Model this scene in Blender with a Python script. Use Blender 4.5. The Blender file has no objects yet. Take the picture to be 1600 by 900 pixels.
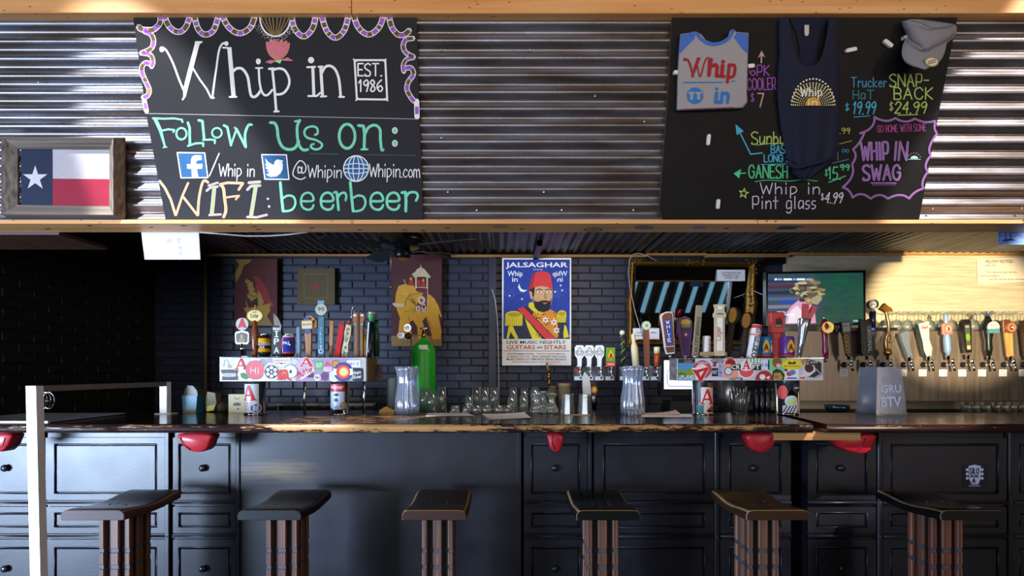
import bpy, bmesh, math, random
from mathutils import Vector, Matrix
random.seed(7)
SC = bpy.context.scene
COL = SC.collection
# ---------------------------------------------------------------- camera
F = 800.0; VX = 788.0; HY = 580.0; CH = 1.4
cd = bpy.data.cameras.new('camera'); cam = bpy.data.objects.new('camera', cd); COL.objects.link(cam)
cam.location = (0, 0, CH); cam.rotation_euler = (math.pi/2, 0, 0)
cd.sensor_width = 36; cd.lens = 18; cd.shift_x = (800-VX)/1600; cd.shift_y = (HY-450)/1600
cd.clip_start = .05
SC.camera = cam
# ---------------------------------------------------------------- world, exposure, lights
SC.view_settings.view_transform = 'Standard'; SC.view_settings.look = 'None'
SC.view_settings.gamma = 1; SC.view_settings.use_curve_mapping = False
SC.view_settings.exposure = 0.0
w = bpy.data.worlds.new('world'); SC.world = w; w.use_nodes = True
w.node_tree.nodes['Background'].inputs[0].default_value = (.55, .7, 1, 1)
w.node_tree.nodes['Background'].inputs[1].default_value = .1
def light(name, kind, loc, target, power, color, **kw):
    l = bpy.data.lights.new(name, kind); l.energy = power; l.color = color
    for k, v in kw.items(): setattr(l, k, v)
    o = bpy.data.objects.new(name, l); COL.objects.link(o); o.location = loc
    o.rotation_euler = (Vector(target)-Vector(loc)).to_track_quat('-Z', 'Y').to_euler()
    return o
light('window_light_left', 'AREA', (-5.9, -1.5, .7), (-2.2, 3, .35), 150, (.55, .72, 1), shape='RECTANGLE', size=2.2, size_y=1.2, spread=math.radians(62))
light('window_light_centre', 'AREA', (-1.2, -4.7, 1.8), (0, 3, 1.5), 80, (.74, .84, 1), shape='RECTANGLE', size=2.4, size_y=1.8)
light('window_light_right', 'AREA', (6.6, -3.9, 2.1), (1.5, 3, 1.7), 70, (1, .85, .7), shape='RECTANGLE', size=.8, size_y=2.0)
light('ceiling_fill_light', 'AREA', (.5, -1.2, 2.7), (.5, -.9, 3.6), 85, (1, .82, .62), shape='RECTANGLE', size=7, size_y=.3)  # added fill without a fixture; brightens the ceiling that the metal sheets reflect
light('beam_fill_light', 'AREA', (.0, -.9, 2.5), (.0, 2.2, 2.8), 26, (1, .84, .64), shape='RECTANGLE', size=6, size_y=.8)  # added warm fill aimed at the upper beam, not an actual lamp
light('sun_shaft_left', 'SPOT', (-3.5, -1.64, 6.75), (-1.42, 2.36, 2.12), 5000, (.97, .98, 1), spot_size=math.radians(8.4), spot_blend=.35, shadow_soft_size=.03)
light('sun_shaft_right', 'SPOT', (4.6, -1.64, 7.05), (2.42, 2.36, 2.3), 5200, (1, .9, .84), spot_size=math.radians(10.5), spot_blend=.2, shadow_soft_size=.03)
light('sun_glint_taps', 'SPOT', (1.3, -.3, 1.55), (3.84, 4.45, 1.9), 4900, (1, .8, .5), spot_size=math.radians(15.5), spot_blend=.5, shadow_soft_size=.02)
light('post_glint', 'SPOT', (-3.2, -1.4, 1.3), (-2.2, 2.7, .95), 160, (1, 1, 1), spot_size=math.radians(13), spot_blend=.4, shadow_soft_size=.03)
light('back_bar_fill_light', 'AREA', (.6, 3.1, 2.33), (.7, 4.5, 1.7), 9, (1, .9, .8), shape='RECTANGLE', size=1.2, size_y=.2)  # added unseen fill that brightens the poster and back wall

# ---------------------------------------------------------------- helpers
def lin(h):
    h = h.lstrip('#'); r = [int(h[i:i+2], 16)/255 for i in (0, 2, 4)]
    return tuple(c/12.92 if c <= .04045 else ((c+.055)/1.055)**2.4 for c in r) + (1,)
_m = {}
def M(col, rough=.6, metal=0, spec=.5, noise=.0, nscale=20, bump=0, trans=0, emis=0, stretch=None, col2=None, coat=0, ior=1.45):
    key = (col, rough, metal, spec, noise, nscale, bump, trans, emis, stretch, col2, coat)
    if key in _m: return _m[key]
    m = bpy.data.materials.new('mat_' + col); m.use_nodes = True; nt = m.node_tree
    b = nt.nodes['Principled BSDF']; c = lin(col)
    b.inputs['Base Color'].default_value = c; b.inputs['Roughness'].default_value = rough
    b.inputs['Metallic'].default_value = metal; b.inputs['Specular IOR Level'].default_value = spec
    b.inputs['IOR'].default_value = ior
    if coat: b.inputs['Coat Weight'].default_value = coat; b.inputs['Coat Roughness'].default_value = .12
    if trans: b.inputs['Transmission Weight'].default_value = trans
    if emis:
        b.inputs['Emission Color'].default_value = c; b.inputs['Emission Strength'].default_value = emis
    if noise or bump or col2:
        tc = nt.nodes.new('ShaderNodeTexCoord'); mp = nt.nodes.new('ShaderNodeMapping')
        mp.inputs['Scale'].default_value = stretch or (1, 1, 1)
        nt.links.new(tc.outputs['Object'], mp.inputs['Vector'])
        n = nt.nodes.new('ShaderNodeTexNoise'); n.inputs['Scale'].default_value = nscale
        n.inputs['Detail'].default_value = 5; n.inputs['Roughness'].default_value = .65
        nt.links.new(mp.outputs[0], n.inputs['Vector'])
        if noise or col2:
            r = nt.nodes.new('ShaderNodeValToRGB')
            if col2: a2 = lin(col2)
            else: a2 = tuple(x*(1-noise) for x in c[:3])+(1,)
            r.color_ramp.elements[0].color = a2; r.color_ramp.elements[1].color = c
            r.color_ramp.elements[0].position = .35; r.color_ramp.elements[1].position = .65
            nt.links.new(n.outputs['Fac'], r.inputs[0]); nt.links.new(r.outputs[0], b.inputs['Base Color'])
            if emis: nt.links.new(r.outputs[0], b.inputs['Emission Color'])
        if bump:
            bp = nt.nodes.new('ShaderNodeBump'); bp.inputs['Strength'].default_value = bump
            bp.inputs['Distance'].default_value = .004
            nt.links.new(n.outputs['Fac'], bp.inputs['Height']); nt.links.new(bp.outputs[0], b.inputs['Normal'])
    _m[key] = m
    return m
def P(px, py, D): return Vector(((px-VX)/F*D, D, CH-(py-HY)/F*D))

OFF = {}
def props(o, label=None, cat=None, group=None, kind=None):
    if label: o['label'] = label
    if cat: o['category'] = cat
    if group: o['group'] = group
    if kind: o['kind'] = kind
    return o
def thing(name, loc, label, cat, group=None):
    o = bpy.data.objects.new(name, None); COL.objects.link(o); o.location = loc
    o.empty_display_size = .05
    OFF[o] = Vector(loc); props(o, label, cat, group); return o
def structure(name, loc=(0, 0, 0)):
    o = bpy.data.objects.new(name, None); COL.objects.link(o); o.location = loc; OFF[o] = Vector(loc); o['kind'] = 'structure'; return o

# single-stroke lettering: baseline 3, capitals to b, small letters to 8
GL = {
'A':"6:03 3b 63;16 56",'B':"5:03 0b;~0b 3b 59 47 07;~07 37 55 43 03",'C':"6:~69 4b 1a 07 14 43 65",'D':"6:03 0b;~0b 3b 67 33 03",
'E':"5:5b 0b 03 53;07 47",'F':"5:5b 0b 03;07 47",'G':"6:~69 4b 1a 07 14 43 65;65 67 47",'H':"5:0b 03;5b 53;07 57",'I':"2:1b 13",
'J':"4:~4b 45 23 05",'K':"5:0b 03;5b 07 53",'L':"5:0b 03 53",'M':"7:03 0b 45 7b 73",'N':"6:03 0b 63 6b",'O':"6:~3b 09 05 33 65 69 3b",
'P':"5:03 0b;~0b 4b 59 46 06",'Q':"6:~3b 09 05 33 65 69 3b;45 72",'R':"5:03 0b;~0b 4b 59 46 06;26 53",'S':"5:~5a 3b 0a 08 46 55 43 03 04",
'T':"6:0b 6b;3b 33",'U':"6:~0b 05 33 65 6b",'V':"6:0b 33 6b",'W':"8:0b 23 49 63 8b",'X':"5:0b 53;5b 03",'Y':"6:0b 37 6b;37 33",'Z':"5:0b 5b 03 53",
'a':"4:~48 18 05 13 45;48 43",'b':"4:0b 03;~06 28 45 23 03",'c':"4:~47 28 05 23 44",'d':"4:4b 43;~46 28 05 23 43",'e':"4:~06 46 28 05 23 44",
'f':"3:~3b 1a 13;08 38",'g':"4:~48 18 05 13 44;~48 42 20 01",'h':"4:0b 03;~06 28 47 43",'i':"2:18 13;1a 1b",'j':"2:~28 21 00;2a 2b",
'k':"4:0b 03;48 05 43",'l':"2:1b 13",'m':"6:08 03;~07 28 33;~37 58 63",'n':"4:08 03;~06 28 47 43",'o':"4:~28 05 23 45 28",
'p':"4:08 00;~08 38 45 13 04",'q':"4:48 40;~48 18 05 13 44",'r':"3:08 03;~06 28 37",'s':"3:~38 18 06 35 23 03",'t':"4:2b 23;08 48",
'u':"4:~08 04 23 46;48 43",'v':"4:08 23 48",'w':"6:08 13 37 53 68",'x':"4:08 43;48 03",'y':"4:08 24;48 10",'z':"4:08 48 03 43",
'0':"5:~2b 08 05 33 56 59 2b",'1':"3:09 2b 23",'2':"5:~09 2b 59 03;03 53",'3':"5:~0a 3b 49 27;~27 55 33 04",'4':"5:43 4b 06 56",
'5':"5:5b 1b 07;~07 47 55 33 03",'6':"5:~4b 08 05 33 55 37 05",'7':"5:0b 5b 23",'8':"5:~2b 09 46 44 23 04 27 49 2b",'9':"5:~59 3b 09 27 59 33",
'$':"4:~4a 1a 18 36 44 13 04;2c 22",'.':"1:03 13",':':"1:04 14;07 17",'-':"4:07 47",'/':"4:03 4b",'!':"1:1b 16;13 14",'&':"5:~53 1a 3b 19 05 23 56",
'@':"8:~57 38 35 56;~58 55 76 79 4b 18 04 42 73",',':"1:13 02"," ":"3:"}
def catmull(p, n=5):
    if len(p) < 3: return p
    closed = (p[0][0]-p[-1][0])**2+(p[0][1]-p[-1][1])**2 < 1e-9
    q = p[:-1] if closed else p
    out = []; N = len(q)
    rng = range(N) if closed else range(N-1)
    for i in rng:
        g = (lambda k: q[k % N]) if closed else (lambda k: q[max(0, min(N-1, k))])
        a, b, c, d = g(i-1), g(i), g(i+1), g(i+2)
        for j in range(n):
            t = j/n
            out.append(tuple(.5*((2*b[k])+(-a[k]+c[k])*t+(2*a[k]-5*b[k]+4*c[k]-d[k])*t*t+(-a[k]+3*b[k]-3*c[k]+d[k])*t**3) for k in range(2)))
    out.append(out[0] if closed else q[-1])
    return out
def bfont(text, bold=0.0):
    cu = bpy.data.curves.new('t', 'FONT'); cu.body = text; cu.size = 1; cu.offset = bold*.35; cu.resolution_u = 2
    ob = bpy.data.objects.new('t', cu); me = ob.to_mesh()
    vs = [(v.co.x, v.co.y) for v in me.vertices]; fs = [tuple(p.vertices) for p in me.polygons]
    ob.to_mesh_clear(); bpy.data.objects.remove(ob); bpy.data.curves.remove(cu)
    return vs, fs

class MB:
    def __init__(s, tr=None): s.v = []; s.f = []; s.mi = []; s.sm = []; s.mats = []; s.tr = tr
    def add(s, vs, fs, mat, smooth=False):
        b = len(s.v)
        for v in vs: s.v.append(s.tr(*v) if s.tr else Vector(v))
        if mat not in s.mats: s.mats.append(mat)
        k = s.mats.index(mat)
        for f in fs: s.f.append(tuple(i+b for i in f)); s.mi.append(k); s.sm.append(smooth)
        return s
    def box(s, x0, x1, y0, y1, z0, z1, mat, c=0):
        if x0 > x1: x0, x1 = x1, x0
        if y0 > y1: y0, y1 = y1, y0
        if z0 > z1: z0, z1 = z1, z0
        if not c:
            v = [(x0,y0,z0),(x1,y0,z0),(x1,y1,z0),(x0,y1,z0),(x0,y0,z1),(x1,y0,z1),(x1,y1,z1),(x0,y1,z1)]
            return s.add(v, [(0,3,2,1),(4,5,6,7),(0,1,5,4),(1,2,6,5),(2,3,7,6),(3,0,4,7)], mat)
        X, Y, Z = (x0, x1), (y0, y1), (z0, z1); v = []; idx = {}
        for i in (0, 1):
            for j in (0, 1):
                for k in (0, 1):
                    dx, dy, dz = c*(1-2*i), c*(1-2*j), c*(1-2*k)
                    for a in range(3):
                        idx[i, j, k, a] = len(v)
                        v.append((X[i]+(dx if a != 0 else 0), Y[j]+(dy if a != 1 else 0), Z[k]+(dz if a != 2 else 0)))
        I = idx; f = []
        for q in (0, 1):
            f.append([I[q,0,0,0], I[q,1,0,0], I[q,1,1,0], I[q,0,1,0]]); f.append([I[0,q,0,1], I[1,q,0,1], I[1,q,1,1], I[0,q,1,1]]); f.append([I[0,0,q,2], I[1,0,q,2], I[1,1,q,2], I[0,1,q,2]])
        for p in (0, 1):
            for q in (0, 1):
                f.append([I[0,p,q,1], I[1,p,q,1], I[1,p,q,2], I[0,p,q,2]])
                f.append([I[p,0,q,0], I[p,1,q,0], I[p,1,q,2], I[p,0,q,2]])
                f.append([I[p,q,0,0], I[p,q,1,0], I[p,q,1,1], I[p,q,0,1]])
                for r in (0, 1): f.append([I[p,q,r,0], I[p,q,r,1], I[p,q,r,2]])
        return s.add(v, f, mat)
    def lathe(s, cx, cy, prof, mat, n=20, smooth=True, ax='z', squash=1.0):
        v = []; f = []
        for r, z in prof:
            for i in range(n):
                a = 2*math.pi*i/n
                if ax == 'z': v.append((cx+r*math.cos(a), cy+r*math.sin(a)*squash, z))
                elif ax == 'y': v.append((cx+r*math.cos(a), z, cy+r*math.sin(a)*squash))
                else: v.append((z, cx+r*math.cos(a), cy+r*math.sin(a)*squash))
        for k in range(len(prof)-1):
            for i in range(n):
                j = (i+1) % n; f.append((k*n+i, k*n+j, (k+1)*n+j, (k+1)*n+i))
        s.add(v, f, mat, smooth)
        b = len(v)
        if prof[0][0] > 1e-5: s.add(v[:n], [tuple(range(n))[::-1]], mat)
        if prof[-1][0] > 1e-5: s.add(v[b-n:], [tuple(range(n))], mat)
        return s
    def slab(s, poly, y0, y1, mat, side=None):
        """outline in x,z given depth from y0 to y1"""
        n = len(poly)
        v = [(x, y0, z) for x, z in poly]+[(x, y1, z) for x, z in poly]
        s.add(v, [tuple(range(n)), tuple(range(2*n-1, n-1, -1))], mat)
        return s.add(v, [(i, (i+1) % n, n+(i+1) % n, n+i) for i in range(n)], side or mat)
    def prismz(s, poly, z0, z1, mat):
        n = len(poly); v = [(x, y, z0) for x, y in poly]+[(x, y, z1) for x, y in poly]
        return s.add(v, [tuple(range(n))[::-1], tuple(range(n, 2*n))]+[(i, (i+1) % n, n+(i+1) % n, n+i) for i in range(n)], mat)
    def prismx(s, poly, x0, x1, mat, skew=0, ends=True):
        """outline in y,z swept along x"""
        n = len(poly); y0 = min(p[0] for p in poly)
        v = [(x0, y, z) for y, z in poly]+[(x1+(y-y0)*skew, y, z) for y, z in poly]
        return s.add(v, [tuple(range(n))[::-1], tuple(range(n, 2*n))]+[(i, (i+1) % n, n+(i+1) % n, n+i) for i in range(n)], mat)
    def poly(s, pts, mat, y=0): return s.add([(x, y, z) for x, z in pts], [tuple(range(len(pts)))], mat)
    def ell(s, cx, cz, rx, rz, mat, y=0, n=20, a0=0, a1=360):
        k = n if a1-a0 >= 360 else n+1
        return s.poly([(cx+rx*math.cos(math.radians(a0+(a1-a0)*i/n)), cz+rz*math.sin(math.radians(a0+(a1-a0)*i/n))) for i in range(k)], mat, y)
    def line(s, pts, w, mat, y=0, smooth=False, closed=False):
        p = list(pts)
        if closed: p.append(p[0])
        if smooth: p = catmull(p)
        h = w/2; e = .02 if hasattr(s.tr, '__self__') else 6e-5
        for i in range(len(p)-1):
            (x0, z0), (x1, z1) = p[i], p[i+1]; d = math.hypot(x1-x0, z1-z0)
            if d < 1e-9: continue
            nx, nz = -(z1-z0)/d*h, (x1-x0)/d*h
            yy = y-e*(1+i % 3)
            s.add([(x0+nx, yy, z0+nz), (x0-nx, yy, z0-nz), (x1-nx, yy, z1-nz), (x1+nx, yy, z1+nz)], [(0, 1, 2, 3)], mat)
        for x, z in (p if w > .5 or len(p) < 12 else p[::2]):
            s.ell(x, z, h, h, mat, y, 6)
        return s
    def chalk(s, text, x, z, h, mat, lw=1.6, y=0, w=None, slant=0, gap=2.0, rot=0, j=.0, vert=False):
        adv = []; t = 0
        for ch in text:
            adv.append(t); t += int(GL.get(ch, '3:').split(':')[0])+gap
        k = h/8; kx = (w/(t-gap)) if w else k*.8
        ca, sa = math.cos(math.radians(rot)), math.sin(math.radians(rot))
        for ch, a in zip(text, adv):
            jj = random.uniform(-j, j)
            for st in GL.get(ch, '3:').split(':', 1)[1].split(';'):
                sm = st.startswith('~'); st = st.lstrip('~')
                pts = []
                for q in st.split():
                    gx, gz = int(q[0], 16), int(q[1], 16)-3
                    lx, lz = (a+gx)*kx+slant*gz*k, gz*k+jj
                    pts.append((x+lx*ca-lz*sa, z+lx*sa+lz*ca))
                if pts: s.line(pts, lw, mat, y, smooth=sm)
        return s
    def btext(s, text, x0, x1, z0, z1, mat, y=0, bold=.02, flip=False, rot=0):
        vs, fs = bfont(text, bold)
        if not vs: return s
        a0, a1 = min(v[0] for v in vs), max(v[0] for v in vs); b0, b1 = min(v[1] for v in vs), max(v[1] for v in vs)
        out = []
        cx, cz = (x0+x1)/2, (z0+z1)/2; ca, sa = math.cos(math.radians(rot)), math.sin(math.radians(rot))
        for v in vs:
            u = (v[0]-a0)/(a1-a0); u = 1-u if flip else u
            X, Z = x0+u*(x1-x0)-cx, z0+(v[1]-b0)/(b1-b0)*(z1-z0)-cz
            out.append((cx+X*ca-Z*sa, y, cz+X*sa+Z*ca))
        return s.add(out, fs, mat)
    def tube(s, pts, r, mat, n=8, smooth=True):
        p = [Vector(q) for q in pts]; v = []; f = []; kk = getattr(s.tr, 'k', None) if s.tr else None
        if kk:   # picture-unit frames: make the tube round in real space
            keep = s.tr; p = [Vector(keep(*q)) for q in p]; s.tr = None
            try: return s.tube(p, [x*kk for x in r] if isinstance(r, (list, tuple)) else r*kk, mat, n, smooth)
            finally: s.tr = keep
        rr = r if isinstance(r, (list, tuple)) else [r]*len(p)
        for i, c in enumerate(p):
            d = (p[min(i+1, len(p)-1)]-p[max(i-1, 0)]).normalized()
            a = d.orthogonal().normalized() if i == 0 else (a-d*a.dot(d)).normalized()
            b = d.cross(a)
            for k in range(n):
                t = 2*math.pi*k/n; v.append(tuple(c+(a*math.cos(t)+b*math.sin(t))*rr[i]))
        for i in range(len(p)-1):
            for k in range(n): f.append((i*n+k, i*n+(k+1) % n, (i+1)*n+(k+1) % n, (i+1)*n+k))
        f.append(tuple(range(n))[::-1]); f.append(tuple(range(len(v)-n, len(v))))
        return s.add(v, f, mat, smooth)
    def ball(s, c, r, mat, n=14, m=8, lo=-90, hi=90):
        r = r if isinstance(r, (list, tuple)) else (r, r, r); v = []; f = []
        for i in range(m+1):
            t = math.radians(lo+(hi-lo)*i/m)
            for k in range(n):
                a = 2*math.pi*k/n; v.append((c[0]+r[0]*math.cos(t)*math.cos(a), c[1]+r[1]*math.cos(t)*math.sin(a), c[2]+r[2]*math.sin(t)))
        for i in range(m):
            for k in range(n): f.append((i*n+k, i*n+(k+1) % n, (i+1)*n+(k+1) % n, (i+1)*n+k))
        return s.add(v, f, mat, True)
    def grid(s, fn, nu, nv, mat, smooth=True):
        v = [fn(i/nu, j/nv) for j in range(nv+1) for i in range(nu+1)]
        f = [(j*(nu+1)+i, j*(nu+1)+i+1, (j+1)*(nu+1)+i+1, (j+1)*(nu+1)+i) for j in range(nv) for i in range(nu)]
        return s.add(v, f, mat, smooth)
    def build(s, name, parent=None, label=None, cat=None, group=None, kind=None, fix=True):
        me = bpy.data.meshes.new(name)
        if parent is None:
            xs = [v.x for v in s.v]; ys = [v.y for v in s.v]; zs = [v.z for v in s.v]
            off = Vector(((min(xs)+max(xs))/2, (min(ys)+max(ys))/2, min(zs)))
        else: off = OFF[parent]
        me.from_pydata([tuple(v-off) for v in s.v], [], s.f)
        for m in s.mats: me.materials.append(m)
        me.polygons.foreach_set('material_index', s.mi); me.polygons.foreach_set('use_smooth', s.sm)
        if fix:
            bm = bmesh.new(); bm.from_mesh(me)
            bmesh.ops.remove_doubles(bm, verts=bm.verts, dist=1e-6)
            bmesh.ops.recalc_face_normals(bm, faces=bm.faces)
            bm.to_mesh(me); bm.free()
        me.update()
        o = bpy.data.objects.new(name, me); COL.objects.link(o)
        if parent is None: o.location = off
        else: o.parent = parent
        OFF[o] = off
        props(o, label, cat, group, kind)
        return o
def copy_tree(o, parent=None):
    c = o.copy(); COL.objects.link(c); c.parent = parent
    OFF[c] = OFF.get(o, Vector())
    for ch in list(o.children): copy_tree(ch, c)
    return c
def flat(D):
    """upright plane at distance D, drawn in picture units (x, -y)"""
    f = lambda x, y, z: P(x, -z, D)+Vector((0, y, 0))
    f.k = D/F; return f
def T(ox, oy, s): return lambda pts: [(ox+x/s, -(oy+y/s)) for x, y in pts]
def T1(ox, oy, s): return lambda x, y: (ox+x/s, -(oy+y/s))
# the leaning metal wall and things on it
WA = Vector((0, 2.40, 2.09)); WB = Vector((0, 2.20, 2.92)); WU = (WB-WA).normalized()
WN = Vector((0, -WU.z, WU.y))           # towards the room
def lean(off):
    def f(x, y, z):
        d = Vector(((x-VX)/F, 1, (HY+z)/F)); o = Vector((0, 0, CH)); q = WA+WN*off
        t = (q-o).dot(WN)/d.dot(WN)
        return o+d*t-WN*y
    f.k = 2.3/F
    return f

def leanr(off):
    """as lean(), for bulky cloth: depth is measured along the line of sight"""
    def f(x, y, z):
        d = Vector(((x-VX)/F, 1, (HY+z)/F)); o = Vector((0, 0, CH)); q = WA+WN*(off-y)
        return o+d*((q-o).dot(WN)/d.dot(WN))
    f.k = 2.3/F
    return f
# ================================================================ materials
def wood(name, c1, c2, rough=.5, axis=0, scale=6, ring=22, dark=None, coat=0):
    m = bpy.data.materials.new(name); m.use_nodes = True; nt = m.node_tree; b = nt.nodes['Principled BSDF']
    tc = nt.nodes.new('ShaderNodeTexCoord'); mp = nt.nodes.new('ShaderNodeMapping')
    sc = [ring, ring, ring]; sc[axis] = .6; mp.inputs['Scale'].default_value = sc
    nt.links.new(tc.outputs['Object'], mp.inputs[0])
    n = nt.nodes.new('ShaderNodeTexNoise'); n.inputs['Scale'].default_value = scale/4; n.inputs['Detail'].default_value = 6; n.inputs['Distortion'].default_value = .6
    nt.links.new(mp.outputs[0], n.inputs['Vector'])
    r = nt.nodes.new('ShaderNodeValToRGB'); e = r.color_ramp.elements
    e[0].position = .3; e[0].color = lin(c1); e[1].position = .68; e[1].color = lin(c2)
    nt.links.new(n.outputs['Fac'], r.inputs[0])
    out = r.outputs[0]
    if dark:   # knots
        v = nt.nodes.new('ShaderNodeTexVoronoi'); mp2 = nt.nodes.new('ShaderNodeMapping'); s2 = [9, 9, 9]; s2[axis] = 3.2
        mp2.inputs['Scale'].default_value = s2; nt.links.new(tc.outputs['Object'], mp2.inputs[0]); nt.links.new(mp2.outputs[0], v.inputs['Vector'])
        r2 = nt.nodes.new('ShaderNodeValToRGB'); r2.color_ramp.elements[0].color = (1, 1, 1, 1); r2.color_ramp.elements[1].color = (0, 0, 0, 1)
        r2.color_ramp.elements[0].position = .07; r2.color_ramp.elements[1].position = .13
        nt.links.new(v.outputs['Distance'], r2.inputs[0])
        mx = nt.nodes.new('ShaderNodeMixRGB'); nt.links.new(r2.outputs[0], mx.inputs[0]); nt.links.new(out, mx.inputs[1]); mx.inputs[2].default_value = lin(dark); out = mx.outputs[0]
    nt.links.new(out, b.inputs['Base Color']); b.inputs['Roughness'].default_value = rough
    if coat: b.inputs['Coat Weight'].default_value = coat; b.inputs['Coat Roughness'].default_value = .1
    bp = nt.nodes.new('ShaderNodeBump'); bp.inputs['Strength'].default_value = .25; bp.inputs['Distance'].default_value = .002
    nt.links.new(n.outputs['Fac'], bp.inputs['Height']); nt.links.new(bp.outputs[0], b.inputs['Normal'])
    return m
pine = wood('pine', 'd9924f', 'efb87c', .45, 0, 6, 14, '8a4c22')
barn = wood('barn_wood', '4a4038', '8d7f72', .8, 0, 8, 40)
barnv = wood('barn_wood_upright', '4a4038', '8d7f72', .8, 2, 8, 40)
redwood = wood('red_wood', '2c1610', '7a503e', .55, 2, 8, 60)
darkwood = wood('dark_wood', '2a1a12', '5a3b2a', .45, 1, 8, 40)

def galv(name, c1, c2, rough, bumpy=.25, stretch=(1, 6, 6), metal=.85):
    m = bpy.data.materials.new(name); m.use_nodes = True; nt = m.node_tree; b = nt.nodes['Principled BSDF']
    tc = nt.nodes.new('ShaderNodeTexCoord'); mp = nt.nodes.new('ShaderNodeMapping'); mp.inputs['Scale'].default_value = stretch
    nt.links.new(tc.outputs['Object'], mp.inputs[0]); n = nt.nodes.new('ShaderNodeTexNoise'); n.inputs['Scale'].default_value = 3; n.inputs['Detail'].default_value = 6
    nt.links.new(mp.outputs[0], n.inputs['Vector'])
    r = nt.nodes.new('ShaderNodeValToRGB'); e = r.color_ramp.elements; e[0].position = .35; e[1].position = .7; e[0].color = lin(c1); e[1].color = lin(c2)
    nt.links.new(n.outputs['Fac'], r.inputs[0]); nt.links.new(r.outputs[0], b.inputs['Base Color']); b.inputs['Metallic'].default_value = metal
    mr = nt.nodes.new('ShaderNodeMapRange'); mr.inputs[3].default_value = rough*.8; mr.inputs[4].default_value = rough*1.3
    nt.links.new(n.outputs['Fac'], mr.inputs[0]); nt.links.new(mr.outputs[0], b.inputs['Roughness'])
    n2 = nt.nodes.new('ShaderNodeTexNoise'); n2.inputs['Scale'].default_value = 9; n2.inputs['Detail'].default_value = 3; nt.links.new(tc.outputs['Object'], n2.inputs['Vector'])
    bp = nt.nodes.new('ShaderNodeBump'); bp.inputs['Strength'].default_value = bumpy; bp.inputs['Distance'].default_value = .01
    nt.links.new(n2.outputs['Fac'], bp.inputs['Height']); nt.links.new(bp.outputs[0], b.inputs['Normal'])
    return m
galvm = galv('galvanised_sheet', '6f665f', '93939f', .34, .1, metal=.8)
galvc = galv('galvanised_ceiling', '4c4b48', '6d6d72', .4, .12, (4, 1, 4))
steelw = galv('brushed_steel', 'b0a48c', 'd0c2a4', .42, .06, (1, 1, 14), .4)
steel2 = galv('brushed_steel_dull', '7c7066', '968a7c', .38, .04, (14, 1, 1), .75)
chrome = M('d8dadd', .12, 1); dchrome = M('8d9094', .22, 1); blk = M('0b0b0d', .35); blkm = M('101012', .8)
white = M('f2f0ec', .5); brass = M('a87f35', .3, 1)

def thin(name, tint, lo, hi, rough, milk=0, milkc='ffffff'):
    m = bpy.data.materials.new(name); m.use_nodes = True; nt = m.node_tree; nt.nodes.clear()
    o = nt.nodes.new('ShaderNodeOutputMaterial'); t = nt.nodes.new('ShaderNodeBsdfTransparent'); t.inputs[0].default_value = lin(tint)
    g = nt.nodes.new('ShaderNodeBsdfGlossy'); g.inputs['Roughness'].default_value = rough; g.inputs['Color'].default_value = (1, 1, 1, 1)
    lw = nt.nodes.new('ShaderNodeLayerWeight'); lw.inputs[0].default_value = .35; mr = nt.nodes.new('ShaderNodeMapRange'); mr.inputs[3].default_value = lo; mr.inputs[4].default_value = hi
    nt.links.new(lw.outputs['Facing'], mr.inputs[0]); mx = nt.nodes.new('ShaderNodeMixShader'); nt.links.new(mr.outputs[0], mx.inputs[0])
    base = t.outputs[0]
    if milk:
        d = nt.nodes.new('ShaderNodeBsdfDiffuse'); d.inputs[0].default_value = lin(milkc); m2 = nt.nodes.new('ShaderNodeMixShader'); m2.inputs[0].default_value = milk
        nt.links.new(base, m2.inputs[1]); nt.links.new(d.outputs[0], m2.inputs[2]); base = m2.outputs[0]
    nt.links.new(base, mx.inputs[1]); nt.links.new(g.outputs[0], mx.inputs[2]); nt.links.new(mx.outputs[0], o.inputs[0]); return m
glassm = thin('clear_glass', 'f0f6f2', .1, .9, .06, .04)
clearp = thin('clear_plastic', 'e6ecf8', .1, .6, .12, .17, 'dde2ee')
paper = M('e9e6ea', .8)
def panelpaint():
    m = bpy.data.materials.new('bar_black_paint'); m.use_nodes = True; nt = m.node_tree; b = nt.nodes['Principled BSDF']
    tc = nt.nodes.new('ShaderNodeTexCoord'); n = nt.nodes.new('ShaderNodeTexNoise'); n.inputs['Scale'].default_value = 4; n.inputs['Detail'].default_value = 7
    nt.links.new(tc.outputs['Object'], n.inputs['Vector'])
    r = nt.nodes.new('ShaderNodeValToRGB'); e = r.color_ramp.elements; e[0].position = .3; e[1].position = .75; e[0].color = lin('121218'); e[1].color = lin('1e1f2a')
    nt.links.new(n.outputs['Fac'], r.inputs[0]); nt.links.new(r.outputs[0], b.inputs['Base Color'])
    mr = nt.nodes.new('ShaderNodeMapRange'); mr.inputs[3].default_value = .34; mr.inputs[4].default_value = .5; nt.links.new(n.outputs['Fac'], mr.inputs[0]); nt.links.new(mr.outputs[0], b.inputs['Roughness'])
    n2 = nt.nodes.new('ShaderNodeTexNoise'); n2.inputs['Scale'].default_value = 60; nt.links.new(tc.outputs['Object'], n2.inputs['Vector'])
    bp = nt.nodes.new('ShaderNodeBump'); bp.inputs['Strength'].default_value = .15; bp.inputs['Distance'].default_value = .002
    nt.links.new(n2.outputs['Fac'], bp.inputs['Height']); nt.links.new(bp.outputs[0], b.inputs['Normal'])
    return m
ppaint = panelpaint()
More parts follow.
